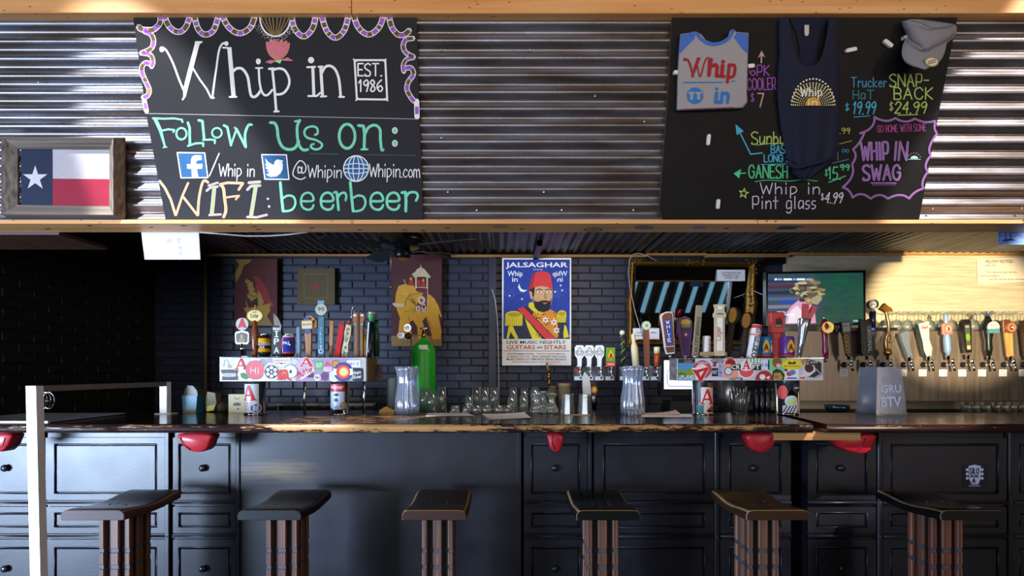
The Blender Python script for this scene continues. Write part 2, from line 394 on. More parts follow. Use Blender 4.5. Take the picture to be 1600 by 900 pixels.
def scuffed():
    """flat sheet with a rubbed tan scuff"""
    m = ppaint.copy(); m.name = 'bar_scuffed_paint'; nt = m.node_tree; b = nt.nodes['Principled BSDF']
    src = b.inputs['Base Color'].links[0].from_socket
    tc = nt.nodes.new('ShaderNodeTexCoord'); mp = nt.nodes.new('ShaderNodeMapping'); mp.inputs['Scale'].default_value = (2, 8, 40)
    nt.links.new(tc.outputs['Object'], mp.inputs[0]); n = nt.nodes.new('ShaderNodeTexNoise'); n.inputs['Scale'].default_value = 2; n.inputs['Detail'].default_value = 6; nt.links.new(mp.outputs[0], n.inputs['Vector'])
    g = nt.nodes.new('ShaderNodeTexGradient'); g.gradient_type = 'SPHERICAL'; mg = nt.nodes.new('ShaderNodeMapping')
    mg.inputs['Location'].default_value = (1.5, 0, -7.4); mg.inputs['Scale'].default_value = (2.6, 0, 9)
    nt.links.new(tc.outputs['Object'], mg.inputs[0]); nt.links.new(mg.outputs[0], g.inputs[0])
    mu = nt.nodes.new('ShaderNodeMath'); mu.operation = 'MULTIPLY'; nt.links.new(g.outputs['Fac'], mu.inputs[0]); nt.links.new(n.outputs['Fac'], mu.inputs[1])
    r = nt.nodes.new('ShaderNodeValToRGB'); r.color_ramp.elements[0].position = .14; r.color_ramp.elements[1].position = .5; r.color_ramp.elements[1].color = (.6, .6, .6, 1)
    nt.links.new(mu.outputs[0], r.inputs[0])
    mx = nt.nodes.new('ShaderNodeMixRGB'); nt.links.new(r.outputs[0], mx.inputs[0]); nt.links.new(src, mx.inputs[1]); mx.inputs[2].default_value = lin('8a7350')
    nt.links.new(mx.outputs[0], b.inputs['Base Color']); return m
spaint = scuffed()
def worn_top():
    m = bpy.data.materials.new('worn_bar_varnish'); m.use_nodes = True; nt = m.node_tree; b = nt.nodes['Principled BSDF']
    tc = nt.nodes.new('ShaderNodeTexCoord'); mp = nt.nodes.new('ShaderNodeMapping'); mp.inputs['Scale'].default_value = (4, 26, 30)
    nt.links.new(tc.outputs['Object'], mp.inputs[0]); n = nt.nodes.new('ShaderNodeTexNoise'); n.inputs['Scale'].default_value = 2.0; n.inputs['Detail'].default_value = 9; n.inputs['Roughness'].default_value = .76
    nt.links.new(mp.outputs[0], n.inputs['Vector'])
    ge = nt.nodes.new('ShaderNodeNewGeometry'); sx = nt.nodes.new('ShaderNodeSeparateXYZ'); nt.links.new(ge.outputs['Normal'], sx.inputs[0])
    edge = nt.nodes.new('ShaderNodeMapRange'); edge.inputs[1].default_value = -.25; edge.inputs[2].default_value = -.9; edge.inputs[3].default_value = -.13; edge.inputs[4].default_value = .05
    nt.links.new(sx.outputs['Y'], edge.inputs[0])
    up = nt.nodes.new('ShaderNodeMapRange'); up.inputs[1].default_value = -.6; up.inputs[2].default_value = .5; up.inputs[3].default_value = -.12; up.inputs[4].default_value = .0
    nt.links.new(sx.outputs['Z'], up.inputs[0])
    ad = nt.nodes.new('ShaderNodeMath'); nt.links.new(n.outputs['Fac'], ad.inputs[0]); nt.links.new(edge.outputs[0], ad.inputs[1])
    ad2 = nt.nodes.new('ShaderNodeMath'); nt.links.new(ad.outputs[0], ad2.inputs[0]); nt.links.new(up.outputs[0], ad2.inputs[1])
    sp = nt.nodes.new('ShaderNodeSeparateXYZ'); nt.links.new(ge.outputs['Position'], sp.inputs[0])
    mr0 = nt.nodes.new('ShaderNodeMapRange'); mr0.inputs[1].default_value = -3; mr0.inputs[2].default_value = 3; nt.links.new(sp.outputs['X'], mr0.inputs[0])
    cr = nt.nodes.new('ShaderNodeValToRGB'); el = cr.color_ramp.elements
    el[0].position = 0; el[0].color = (.3,)*3+(1,); el[1].position = 1; el[1].color = (.2,)*3+(1,)
    for p_, v_ in ((.28, .36), (.3, .85), (.42, .95), (.5, .62), (.6, .66), (.75, .45), (.78, .2)):
        e_ = el.new(p_); e_.color = (v_,)*3+(1,)
    nt.links.new(mr0.outputs[0], cr.inputs[0])
    m3 = nt.nodes.new('ShaderNodeMapRange'); m3.inputs[3].default_value = -.2; m3.inputs[4].default_value = .12; nt.links.new(cr.outputs[0], m3.inputs[0])
    ad3 = nt.nodes.new('ShaderNodeMath'); nt.links.new(ad2.outputs[0], ad3.inputs[0]); nt.links.new(m3.outputs[0], ad3.inputs[1])
    r = nt.nodes.new('ShaderNodeValToRGB'); r.color_ramp.elements[0].position = .48; r.color_ramp.elements[1].position = .53
    nt.links.new(ad3.outputs[0], r.inputs[0])
    mx = nt.nodes.new('ShaderNodeMixRGB'); nt.links.new(r.outputs[0], mx.inputs[0]); mx.inputs[1].default_value = lin('2a1a18'); mx.inputs[2].default_value = lin('b0824e')
    nt.links.new(mx.outputs[0], b.inputs['Base Color'])
    rr = nt.nodes.new('ShaderNodeMapRange'); rr.inputs[3].default_value = .12; rr.inputs[4].default_value = .4; nt.links.new(r.outputs[0], rr.inputs[0]); nt.links.new(rr.outputs[0], b.inputs['Roughness'])
    mp4 = nt.nodes.new('ShaderNodeMapping'); mp4.inputs['Scale'].default_value = (3, 40, 40); nt.links.new(tc.outputs['Object'], mp4.inputs[0])
    n4 = nt.nodes.new('ShaderNodeTexNoise'); n4.inputs['Scale'].default_value = 2; nt.links.new(mp4.outputs[0], n4.inputs['Vector'])
    bp = nt.nodes.new('ShaderNodeBump'); bp.inputs['Strength'].default_value = .3; bp.inputs['Distance'].default_value = .004
    nt.links.new(n4.outputs['Fac'], bp.inputs['Height']); nt.links.new(bp.outputs[0], b.inputs['Normal'])
    return m
wtop = worn_top()
# ================================================================ room shell
fl = MB().box(-8.5, 9.5, -5, 4.6, -.05, 0, M('2c2825', .6, noise=.3, nscale=3)).build('floor', kind='structure')
MB().box(-8.6, 9.6, -5, .6, 3.6, 3.68, M('8a6a48', .8, noise=.2)).build('ceiling', kind='structure')
MB().box(-8.6, 9.6, 2.33, 2.4, 2.95, 4.2, M('4b3a2c', .8)).build('wall_front', kind='structure')
MB().box(-8.6, -8.5, -5, 4.6, 0, 3.6, M('4a4036', .85)).build('wall_left', kind='structure')
MB().box(9.5, 9.6, -5, 4.6, 0, 3.6, M('5a4632', .85)).build('wall_right', kind='structure')
MB().box(-8.6, 9.6, -5.1, -5, 0, 3.6, M('3a322b', .85)).build('wall_rear', kind='structure')
# window posts and tall frames on the street side, seen only in the mirror
wr = structure('window_1', (5.6, -4.9, .3))
for k in range(9):
    x = 3.7+k*.42; q = .55
    m = MB(); v = [(x, -4.88, .9), (x+.05, -4.88, .9), (x+.05+q, -4.88, 3.4), (x+q, -4.88, 3.4)]; v = v+[(a, -4.8, c) for a, _, c in v]
    m.add(v, [(0, 1, 2, 3), (7, 6, 5, 4), (0, 4, 5, 1), (1, 5, 6, 2), (2, 6, 7, 3), (3, 7, 4, 0)], M('20262b', .5)); m.build('mullion', wr)
    if k < 8:
        m = MB(); m.add([(x+.14, -4.93, .9), (x+.27, -4.93, .9), (x+.27+q, -4.93, 3.3-.12*(k % 3)), (x+.14+q, -4.93, 3.3-.12*(k % 3))], [(0, 1, 2, 3)], M('8cc8e4', .3, emis=.6)); m.build('pane', wr)
# upper leaning wall of corrugated sheets
wu = structure('wall_upper', (0, 2.4, 2.09))
def corr_up(x0, x1, v0, v1, lift):
    m = MB(); n = int((v1-v0)/.0678*10)
    def fn(u, v):
        s_ = v0+(v1-v0)*v; p = WA+WU*s_+WN*(.011*math.sin(2*math.pi*s_/.0678)+lift)
        return (x0+(x1-x0)*u, p.y, p.z)
    m.grid(fn, 6, n, galvm); return m.build('corrugated_sheet', wu, fix=False)
corr_up(-3.6, -.62, 0, .88, 0); corr_up(-.66, 1.2, 0, .88, .003); corr_up(1.17, 4.2, 0, .88, 0)
m = MB().box(-3.6, 4.2, 2.44, 2.47, 2.1, 2.9, blkm); m.build('backing', wu)
for px, py in ((690, 78), (690, 215), (745, 328), (828, 78), (878, 328), (990, 328), (1458, 326), (1597, 326), (1007, 190), (180, 300), (60, 128), (930, 150), (850, 300), (700, 300)):
    q = lean(.012)(px, 0, -py); MB().ball(tuple(q), (.006, .004, .006), chrome, 8, 5).build('screw', wu)
# lower lintel board, in two lengths, and the upper beam
tl = structure('trim_1', P(600, 350, 2.35))
b0 = P(0, 350, 2.35).z
MB().box(-3.6, P(1183.5, 0, 2.35).x, 2.345, 2.49, b0, b0+.0185, pine, .0015).build('board', tl)
MB().box(P(1184.5, 0, 2.35).x, 4.2, 2.347, 2.49, b0+.0005, b0+.0185, pine, .0015).build('board', tl)
def knot(tr, x, y, rx, rz, yy=-.0012):
    return MB(tr).ell(x, -y, rx, rz, M('5a2a14', .6), yy, 12)
tu = structure('trim_2', (0, 2.16, 2.9))
zb = P(0, 20, 2.15).z
MB().box(-3.6, P(548.5, 0, 2.15).x, 2.15, 2.32, zb, 3.25, pine, .002).build('board', tu)
MB().box(P(549.5, 0, 2.15).x, 4.2, 2.152, 2.32, zb, 3.25, pine, .002).build('board', tu)
# roof over the back bar: corrugated sheets side by side
cb = structure('ceiling_2', (0, 3.4, 2.43)); ZC = 2.43
xs = [-3.1, -2.67, -2.02, -1.38, -.735, -.09, .556, 1.19, 1.85, 2.5, 3.1, 3.7, 4.35, 5.0]
for i in range(len(xs)-1):
    m = MB(); n = max(6, int((xs[i+1]-xs[i])/.0678*8)); lift = .004*(i % 2)
    m.grid(lambda u, v: (xs[i]+(xs[i+1]-xs[i]+.012)*v, 2.46+2.1*u, ZC+.008*math.sin(2*math.pi*((xs[i+1]-xs[i])*v)/.0678)-lift), 3, n, galvc)
    m.build('corrugated_sheet', cb, fix=False)
MB().box(-3.2, 5.4, 2.4, 4.6, 2.45, 2.47, blkm).build('roof_deck', cb)
# batten where roof meets wall, in lengths
bt = structure('trim_3', P(800, 398, 4.42))
bm_ = wood('batten', '7c5426', 'a4773c', .6, 0, 6, 30)
for a, b, y0, y1 in ((318, 512, 396.5, 400), (512, 613, 396.8, 400), (705, 1010, 397.5, 401.5), (1010, 1104, 395.5, 399), (1104, 1234, 396.5, 401.5), (1234, 1420, 393, 398), (1420, 1720, 392, 397.5)):
    q0, q1 = P(a, y1, 4.42), P(b, y0, 4.42); MB().box(q0.x, q1.x, 4.42, 4.47, q0.z, q1.z, bm_, .001).build('batten', bt)
# ---------------------------------------------------------------- brick walls
wb = structure('wall_back', (0, 4.5, 0)); brk = M('272a3e', .45, noise=.35, nscale=14, bump=.5)
mort = M('16161f', .7)
MB().box(-3.2, 5.4, 4.5, 4.58, 0, 2.44, mort).build('backing', wb)
def brickmesh(kind, s):
    m = MB(); r = random.Random(s); d = .006+r.random()*.005
    if kind == 'x': m.box(-.0985, .0985, -d, .01, 0, .0575, brk, .003)
    else: m.box(-.01, d, -.0985, .0985, 0, .0575, brk2, .003)
    me = m.build('brick'); 
    for v in me.data.vertices: v.co += Vector((r.uniform(-.002, .002), 0, r.uniform(-.0015, .0015)))
    d_ = me.data; v0 = OFF[me].copy(); bpy.data.objects.remove(me); return d_, v0
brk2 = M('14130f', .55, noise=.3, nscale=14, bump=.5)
bx = [brickmesh('x', i) for i in range(6)]
cover = [(367, 434, 400, 511), (464, 523, 418, 476), (612, 691, 398, 540), (786, 893, 402, 570), (990, 1180, 405, 535), (1198, 1260, 420, 510)]
cand = []
for r in range(24):
    z = .98+r*.0613*1.0
    z = .98+r*.0677
    if z > 2.38: break
    for c in range(30):
        x = -3.0+(c+(.5 if r % 2 else 0))*.2085
        if x > 2.42: continue
        px, py = VX+x/4.5*F, HY-(z+.03-CH)/4.5*F
        hid = any(a < px-16 and px+16 < b and t < py-4 and py+4 < u for a, b, t, u in cover)
        cand.append((hid or px < 330, abs(px-800)*.3+(0 if py < 600 else 60), x, z))
cand.sort(key=lambda t: (t[0], t[1]))
rest = MB()
for k, (h, _, x, z) in enumerate(cand):
    if k < 300 and not h:
        d_, v0 = random.choice(bx); o = bpy.data.objects.new('brick', d_); COL.objects.link(o); o.parent = wb
        o.location = Vector((x, 0, z))+Vector((0, v0.y, 0))
    else: rest.box(x-.0985, x+.0985, 4.492, 4.51, z, z+.0575, brk, .002)
rest.build('bricks', wb, kind='stuff')
wl = structure('wall_side', (-3.07, 3.7, 0))
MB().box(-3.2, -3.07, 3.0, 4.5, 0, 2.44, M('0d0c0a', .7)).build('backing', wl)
by = [brickmesh('y', i) for i in range(4)]
for r in range(22):
    z = .98+r*.0677
    if z > 2.38: break
    for c in range(7):
        y = 3.12+(c+(.5 if r % 2 else 0))*.2085
        if y > 4.4: continue
        d_, v0 = random.choice(by); o = bpy.data.objects.new('brick', d_); COL.objects.link(o); o.parent = wl
        o.location = Vector((0+v0.x, y-3.7, z))
# black downpipe painted with the wall
m = MB(); m.box(P(764, 0, 4.46).x, P(775, 0, 4.46).x, 4.44, 4.49, .9, 2.4, M('23263a', .4)); m.build('conduit', wb)
# pale grey stain where light posters were, left out; steel sheet on the right
st = structure('wall_steel', (3.5, 4.47, 1)); sx0 = P(1227, 0, 4.46).x
MB().box(sx0, 5.3, 4.462, 4.5, .9, 2.42, steelw).build('steel_sheet', st)
# board under the lintel at the far left
MB().box(-3.07, -2.17, 2.495, 2.8, 2.065, 2.083, darkwood).build('shelf_board', None, 'dark stained wooden shelf board under the beam at far left', 'shelf')
# ================================================================ the bar
ZB = 1.125
def nose(y0, y1, z1, t):
    r = t/2; pts = [(y1, z1), (y1, z1-t)]
    for i in range(9):
        a = math.radians(-90-180*i/8); pts.append((y0+r+r*math.cos(a)*.75, z1-r+r*math.sin(a)))
    return pts
xl, xr = P(1272, 0, 2.65).x, P(1293, 0, 2.65).x
m = MB(); m.prismx(nose(2.65, 3.38, ZB, .047), -3.07, xl, wtop, skew=.2)
ct = m.build('countertop', None, 'long worn dark-varnished wooden bar top with rubbed tan front edge', 'bar top')
m = MB(); m.prismx(nose(2.65, 3.38, ZB, .047), 0, 4.8, wtop)
for i, v in enumerate(m.v):
    if abs(v.x) < 1e-6: v.x = xr+(v.y-2.65)*.2
m.build('countertop', None, 'glossy dark wooden bar top section right of the gap', 'bar top')
q0, q1 = P(1210, 688, 2.72), P(1345, 682, 2.72)
MB().box(q0.x, q1.x, 2.72, 2.9, q0.z, ZB-.0475, wood('ply', '8a5f35', 'b98a55', .6, 0), .001).build('plywood_strip', None, 'bare plywood strip screwed under the gap in the bar top', 'wooden strip')
# cabinets of the bar front, three rows each
DP = 2.95
def px_x(a, D=DP): return (a-VX)/F*D
def px_z(b, D=DP): return CH-(b-HY)/F*D
def panel(m, x0, x1, z0, z1, Y, ix, iz, deep=.012):
    """face with a routed frame round a raised middle"""
    ys = (0, 0, deep, deep, .002); ins = (0, 1, 1.25, 1.6, 2.1)
    ring = []
    for k in range(5):
        t = ins[k]
        dx, dz = (ix if k else 0), (iz if k else 0)
        e = (t-1)*.011 if k else 0
        ring.append([(x0+dx+e, Y+ys[k], z0+dz+e), (x1-dx-e, Y+ys[k], z0+dz+e), (x1-dx-e, Y+ys[k], z1-dz-e), (x0+dx+e, Y+ys[k], z1-dz-e)])
    v = sum(ring, []); f = []
    for k in range(4):
        for i in range(4): j = (i+1) % 4; f.append((k*4+i, k*4+j, k*4+4+j, k*4+4+i))
    f.append((16, 17, 18, 19)); m.add(v, f, ppaint)
    # bead round the routed frame
    for (a, b) in (((x0+ix, z0+iz), (x1-ix, z0+iz)), ((x0+ix, z1-iz), (x1-ix, z1-iz)), ((x0+ix, z0+iz), (x0+ix, z1-iz)), ((x1-ix, z0+iz), (x1-ix, z1-iz))):
        m.tube([(a[0], Y+.001, a[1]), (b[0], Y+.001, b[1])], .0035, ppaint, 6)
def knob(parent, px, py):
    q = P(px, py, DP)
    m = MB(); m.lathe(q.x, q.z, [(.008, DP+.004), (.009, DP-.004), (.018, DP-.006), (.021, DP-.011), (.018, DP-.018), (.009, DP-.0225), (.0001, DP-.0235)], M('1b1d22', .25), 14, ax='y')
    m.build('knob', parent)
rows = [(684, 782), (790, 834), (841, 935)]
def cabinet(a, b, pa, pb, label, knobs=(), shift=0):
    x0, x1 = px_x(a), px_x(b); c = thing('bar_cabinet', ((x0+x1)/2, DP+.1, 0), label, 'cabinet', None)
    m = MB(); m.box(x0+.002, x1-.002, DP+.014, DP+.4, .02, ZB-.05, ppaint); m.build('carcass', c)
    for (r0, r1), name, pin in ((rows[0], 'drawer_front', (691-684+shift, 782-767)), (rows[1], 'drawer_front', (10, 16)), (rows[2], 'door', (11, 11))):
        z1, z0 = px_z(r0+ (0 if r0 < 700 else 2)), px_z(r1-1)
        if r1 > 900: z0 = .12
        m = MB(); ix = (pa-a)/F*DP; ix2 = (b-pb)/F*DP
        panel(m, x0+.001, x1-.001, z0, z1, DP, min(ix, ix2), (.036 if name == 'drawer_front' and r1-r0 > 60 else .034 if r1 < 900 else .045) , .012)
        p = m.build(name, c, fix=False)
        if r1-r0 > 60:
            for kx in knobs: knob(p, kx, 731 if r0 < 700 else 888)
    for py in (785.5, 837.5):
        m = MB(); z = px_z(py); m.tube([(x0, DP-.004, z), (x1, DP-.004, z)], .0065, ppaint, 8); m.box(x0, x1, DP-.002, DP+.01, z-.011, z+.011, ppaint); m.build('rail_moulding', c)
    m = MB(); z = px_z(900)
    for xx in (x0+.006, x1-.006): pass
    m.box(x0, x1, DP-.01, DP+.3, .0, .1, ppaint); m.build('plinth', c)
    return c
def stile(parent, a, b):
    m = MB(); x0, x1 = px_x(a), px_x(b); m.box(x0, x1, DP-.012, DP+.05, .0, ZB-.05, ppaint, .004)
    m.build('stile', parent)
    for py in (785.5, 837.5): q = P((a+b)/2, py, DP); MB().ball((q.x, DP-.012, q.z), (.006, .004, .006), M('3a3f49', .25), 8, 5).build('nail', parent)
c1 = cabinet(-70, 61, -58, 50, 'black panelled bar cabinet left of the white post, cut by the frame', (10,))
c2 = cabinet(71, 259, 85, 242, 'black panelled bar cabinet behind the leftmost stool'); stile(c2, 259, 266)
c3 = cabinet(270, 369, 279, 358, 'narrow black bar cabinet with round knobs left of the flat scuffed panel', (318,)); stile(c3, 369, 376)
x0, x1 = px_x(377), px_x(808)
fp = thing('bar_cladding', ((x0+x1)/2, DP, 0), 'wide flat black bar cladding with tan scuff marks', 'cladding')
m = MB(); m.box(x0, x1, DP-.004, DP+.03, 0, ZB-.05, spaint); m.build('sheet', fp); stile(fp, 808, 815)
c4 = cabinet(818, 918, 830, 905, 'narrow black bar cabinet with knobs right of the flat scuffed panel', (867,)); stile(c4, 919, 925)
c5 = cabinet(928, 1116, 945, 1101, 'black panelled bar cabinet behind the fourth stool from left'); stile(c5, 1116, 1123)
c6 = cabinet(1125, 1236, 1140, 1217, 'narrow black bar cabinet with knobs behind the tan worn stool', (1177,))
c7 = cabinet(1262, 1369, 1277, 1355, 'narrow black bar cabinet with knobs below the plywood strip end', (1313,)); stile(c7, 1370, 1377)
c8 = cabinet(1379, 1573, 1392, 1560, 'black panelled bar cabinet with white guitar-shaped sticker'); stile(c8, 1574, 1581)
c9 = cabinet(1583, 1700, 1595, 1690, 'black panelled bar cabinet at the right frame edge')
MB().box(-3.0, 4.8, DP+.42, DP+.44, 0, ZB-.05, blkm).build('back_board', None, 'black board closing the back of the bar', 'board')
# guitar-head sticker on the drawer front
tr = lambda x, y, z: P(x, -z, DP)+Vector((0, y+.0005, 0))
t5 = T(1300, 640, 3.46)
m = MB(tr); m.poly(t5([(705, 300), (845, 300), (845, 418), (705, 418)]), M('0a0f22', .5), 0)
m.poly(t5([(738, 305), (770, 298), (805, 305), (803, 375), (790, 405), (755, 405), (742, 375)]), M('b9c6e4', .6), -.0007)
for k in range(3):
    for xx in (731, 812): m.ell(*T1(1300, 640, 3.46)(xx, 325+k*23), 2.4, 2.4, M('b9c6e4', .6), -.0007, 8)
m.chalk('SILO', *T1(1300, 640, 3.46)(745, 345), 8, M('0a0f22', .5), 1.5, -.0012, w=14)
m.chalk('ROAD', *T1(1300, 640, 3.46)(748, 366), 4, M('0a0f22', .5), 1, -.0012, w=13)
m.chalk('A', *T1(1300, 640, 3.46)(759, 396), 7, M('0a0f22', .5), 1.6, -.0012)
m.line(t5([(740, 412), (800, 412)]), 1, M('b9c6e4', .6), -.0007)
m.build('sticker', c8, 'dark blue sticker with a pale guitar headstock')
# red pads hanging under the bar top
red = M('b3202c', .35, noise=.15, nscale=12)
def redpad(pts, label, ridge):
    D = 2.74; m = MB(flat(D)); pp = catmull([(x, -y) for x, y in pts]+[(pts[0][0], -pts[0][1])], 4)[:-1]
    t = thing('red_bracket', P(sum(p[0] for p in pts)/len(pts), max(p[1] for p in pts), D), label, 'bracket', 'red rounded brackets under the bar top')
    n = len(pp); cx = sum(p[0] for p in pp)/n; cz = sum(p[1] for p in pp)/n
    v = []; f = []
    for s_, y in ((.82, -.012), (.95, -.006), (1, .006), (1, .06)):
        v += [(cx+(x-cx)*s_, y, cz+(z-cz)*s_) for x, z in pp]
    for k in range(3):
        for i in range(n): j = (i+1) % n; f.append((k*n+i, k*n+j, k*n+n+j, k*n+n+i))
    f += [tuple(range(n))[::-1], tuple(range(3*n, 4*n))]
    m.add(v, f, red, True); m.build('pad', t)
    m = MB(flat(D)); m.tube([(x, -.0125, -y) for x, y in ridge], .9, M('7d1420', .5), 6); m.build('seam', t)
redpad([(280, 678), (282, 688), (288, 698), (300, 705), (315, 706), (325, 701), (330, 690), (330, 678)], 'dark red rounded bracket under the bar, above the left knobbed cabinet', [(284, 682), (289, 694), (300, 702)])
redpad([(857, 678), (857, 690), (860, 701), (867, 706), (875, 704), (879, 694), (879, 678)], 'narrow bright red rounded bracket under the bar centre', [(864, 680), (862, 690), (866, 702)])
redpad([(1169, 678), (1169, 693), (1176, 703), (1190, 707), (1203, 702), (1211, 690), (1212, 678)], 'red rounded bracket under the bar left of the plywood strip', [(1203, 682), (1200, 693), (1190, 701)])
redpad([(1306, 682), (1308, 694), (1316, 702), (1336, 708), (1350, 709), (1361, 702), (1366, 690), (1365, 678)], 'red rounded bracket under the bar at the right end of the plywood strip', [(1349, 684), (1346, 696), (1338, 703)])
redpad([(-10, 678), (-10, 700), (2, 706), (12, 700), (18, 690), (20, 678)], 'dark red rounded bracket under the bar at the left frame edge', [(12, 684), (8, 695), (0, 700)])

# ================================================================ stools
SW, SD, ST = .30, .41, .047
def seat_mesh(stool, top, edge, side):
    m = MB(); n = 12
    prof = [(-SW/2+.004, -ST), (-SW/2, -ST+.006), (-SW/2, -.022), (-SW/2+.006, -.01), (-SW/2+.016, -.003), (-SW/2+.03, 0), (0, .0), (SW/2-.03, 0), (SW/2-.016, -.003), (SW/2-.006, -.01), (SW/2, -.022), (SW/2, -ST+.006), (SW/2-.004, -ST)]
    k = len(prof); x0, y0, z0 = OFF[stool]
    v = []
    for j in range(n+1):
        t = j/n; y = -SD/2+SD*t; dip = -.018*math.sin(math.pi*t)**2*(1 if .0 < t < 1 else 0)
        s_ = 1-.02*(1 if j in (0, n) else 0)
        v += [(x0+x*s_, y0+y, .76+z*(1 if z < -.04 else 1)+dip*(1 if z > -.03 else .6)) for x, z in prof]
    f = [(j*k+i, j*k+(i+1) % k, (j+1)*k+(i+1) % k, (j+1)*k+i) for j in range(n) for i in range(k)]
    ft, fs, fe = [], [], []
    for q in f:
        i = q[0] % k; (ft if 4 <= i <= 7 else fe if i in (3, 8) and edge != side else fs).append(q)
    m.add(v, ft, top, True); m.add(v, fs, side); m.add(v, fe, edge, True)
    # front and back faces, with the rubbed arris
    for j, sg in ((0, -1), (n, 1)):
        ring = v[j*k:(j+1)*k]; cx = x0; cz = .76-ST/2
        inner = [(cx+(p[0]-cx)*.985, p[1]+sg*.004, cz+(p[2]-cz)*.9) for p in ring]
        m.add(ring+inner, [(i, (i+1) % k, k+(i+1) % k, k+i) for i in range(k) if i != k-1], edge)
        m.add(inner, [tuple(range(k))], side)
    return m.build('seat', stool)
def slat_mb(x, y, wx, wy, mat):
    """post slat with v-notches; stands at x, y"""
    m = MB(); zt = .712; cuts = [zt, .535, .522, .455, .442, .2, .187, .12, .107, .02]
    segs = [(.5345, zt), (.4545, .519), (.195, .439), (.115, .179), (.0, .099)]
    for a, b in segs: m.box(x-wx/2, x+wx/2, y-wy/2, y+wy/2, a, b, mat, .0045)
    m.box(x-wx/2+.0035, x+wx/2-.0035, y-wy/2+.0035, y+wy/2-.0035, 0, zt, M('4c4c56', .6))
    return m
def make_stool(label, xfront_px, top, edge, side, slatm):
    x = (xfront_px-VX)/F*2.36; y = 2.36+SD/2
    t = thing('bar_stool', (x, y, 0), label, 'stool', 'bar stools along the bar front')
    seat_mesh(t, top, edge, side)
    s_ = MB(); s_.box(x-.056, x+.056, y-.056, y+.056, .0, .715, M('140e0c', .8)); s_.build('core', t)
    c = .0765
    for sx, sy, wx, wy in ((-1, 0, .018, .044), (1, 0, .018, .044), (0, -1, .044, .018), (0, 1, .044, .018),
                           (-1, -1, .027, .027), (1, -1, .027, .027), (-1, 1, .027, .027), (1, 1, .027, .027)):
        px_, py_ = x+sx*(c-wx/2 if sx else 0), y+sy*(c-wy/2 if sy else 0)
        slat_mb(px_, py_, wx, wy, slatm).build('slat', t)
    for a in range(4):
        p = (x+(.04 if a % 2 else -.04), y-.05+(.05 if a > 1 else 0)); z = .7455
        MB().lathe(p[0], p[1], [(.0045, z), (.0045, z+.003), (.0001, z+.0034)], M('8d8a80', .3, 1), 8).build('screw', t)
    MB().box(x-.13, x+.13, y-.13, y+.13, 0, .028, M('2c1c16', .6), .004).build('foot', t)
    return t
tanedge = M('a5865a', .55, noise=.35, nscale=60)
S = [('bar stool with slate-brown seat, leftmost of the six', 145, M('33303a', .32, noise=.3, nscale=12), M('7b5c4c', .5), M('42302c', .6), redwood),
     ('bar stool with smooth navy-black seat before the flat panel left end', 421, M('15171f', .34, noise=.3), M('4a3628', .5), M('0a0b12', .65), wood('rw2', '30140e', '82584a', .5, 2, 8, 60)),
     ('bar stool with brown tan-rimmed seat before the flat scuffed panel', 678, M('3b2a20', .4, noise=.3, nscale=10), tanedge, M('3a2018', .5), wood('rw3', '2c1a14', '80604f', .55, 2, 8, 70)),
     ('bar stool with black seat and thin chipped tan rim, fourth from left', 950.5, M('0a0a0c', .22, noise=.3), tanedge, M('060607', .4), wood('rw4', '38200f', '875c48', .55, 2, 8, 60)),
     ('bar stool with worn olive-tan seat, fifth from left', 1215.5, M('6b5230', .35, col2='3a2614', nscale=9), M('b39a6a', .5, noise=.3), M('38200f', .5), wood('rw5', '43271c', '8c6450', .55, 2, 8, 60)),
     ('bar stool with glossy black seat at far right', 1518.5, M('0d0a09', .2, noise=.3), M('7e6c52', .5, noise=.5, nscale=50), M('050506', .4), wood('rw6', '3a1b12', '8a5540', .5, 2, 8, 60))]
for s_ in S: make_stool(*s_)
# white metal rail frame at the left end of the bar
wm = M('eceeee', .4, noise=.08, nscale=30)
rf = thing('handrail_frame', P(52, 900, 2.43)*Vector((1, 1, 0)) if False else Vector((P(52, 900, 2.43).x, 2.43, 0)), 'white metal square-tube rail frame at the left end of the bar', 'rail')
m = MB(); a = P(40, 603, 2.41); b = P(56, 603, 2.41); sh = (47-40)/F*2.41*(a.z/(297/F*2.41))
v = [(a.x, 2.41, a.z), (b.x, 2.41, a.z), (b.x, 2.45, a.z), (a.x, 2.45, a.z)]
lo = [(p[0]+sh, p[1], 0) for p in v]
m.add(v+lo, [(0, 1, 2, 3), (7, 6, 5, 4), (0, 4, 5, 1), (1, 5, 6, 2), (2, 6, 7, 3), (3, 7, 4, 0)], wm); m.build('post', rf)
fa, fb = P(249, 600, 3.3), P(260.5, 600, 3.3)
m = MB(); m.box(fa.x, fb.x, 3.3, 3.345, ZB, a.z, wm, .002); m.build('post', rf)
m = MB(); zz = a.z
v = [(b.x-.048, 2.45, zz), (b.x, 2.45, zz), (fb.x, 3.3, zz), (fb.x-.048, 3.3, zz)]; lo = [(p[0], p[1], zz-.028) for p in v]
m.add(v+lo, [(0, 1, 2, 3), (7, 6, 5, 4), (0, 4, 5, 1), (1, 5, 6, 2), (2, 6, 7, 3), (3, 7, 4, 0)], M('6a635c', .45)); m.build('top_rail', rf, 'grey-brown flat top rail')
m = MB(); m.box(fa.x-.02, fb.x+.035, 3.28, 3.36, ZB, ZB+.004, wm, .001); m.build('foot_plate', rf)
# cutlery-like curled metal bands hung on the post
cu = thing('metal_ring', P(70, 640, 2.47), 'shiny curled metal band hanging by the white post', 'ring')
for k in range(3):
    m = MB(flat(2.47)); m.tube([(65+k*2+9*math.cos(t)*1.0, k*.012, -(626+13*math.sin(t))) for t in [math.radians(d) for d in range(-160, 150, 20)]], .0016*310, chrome, 8)
    for v in m.v: pass
    m.build('band', cu)
m = MB(flat(2.47)); m.ball((70, -.0, -627), (7, .012, 5), M('b09a8c', .25, 1), 12, 8); m.build('knob', cu)
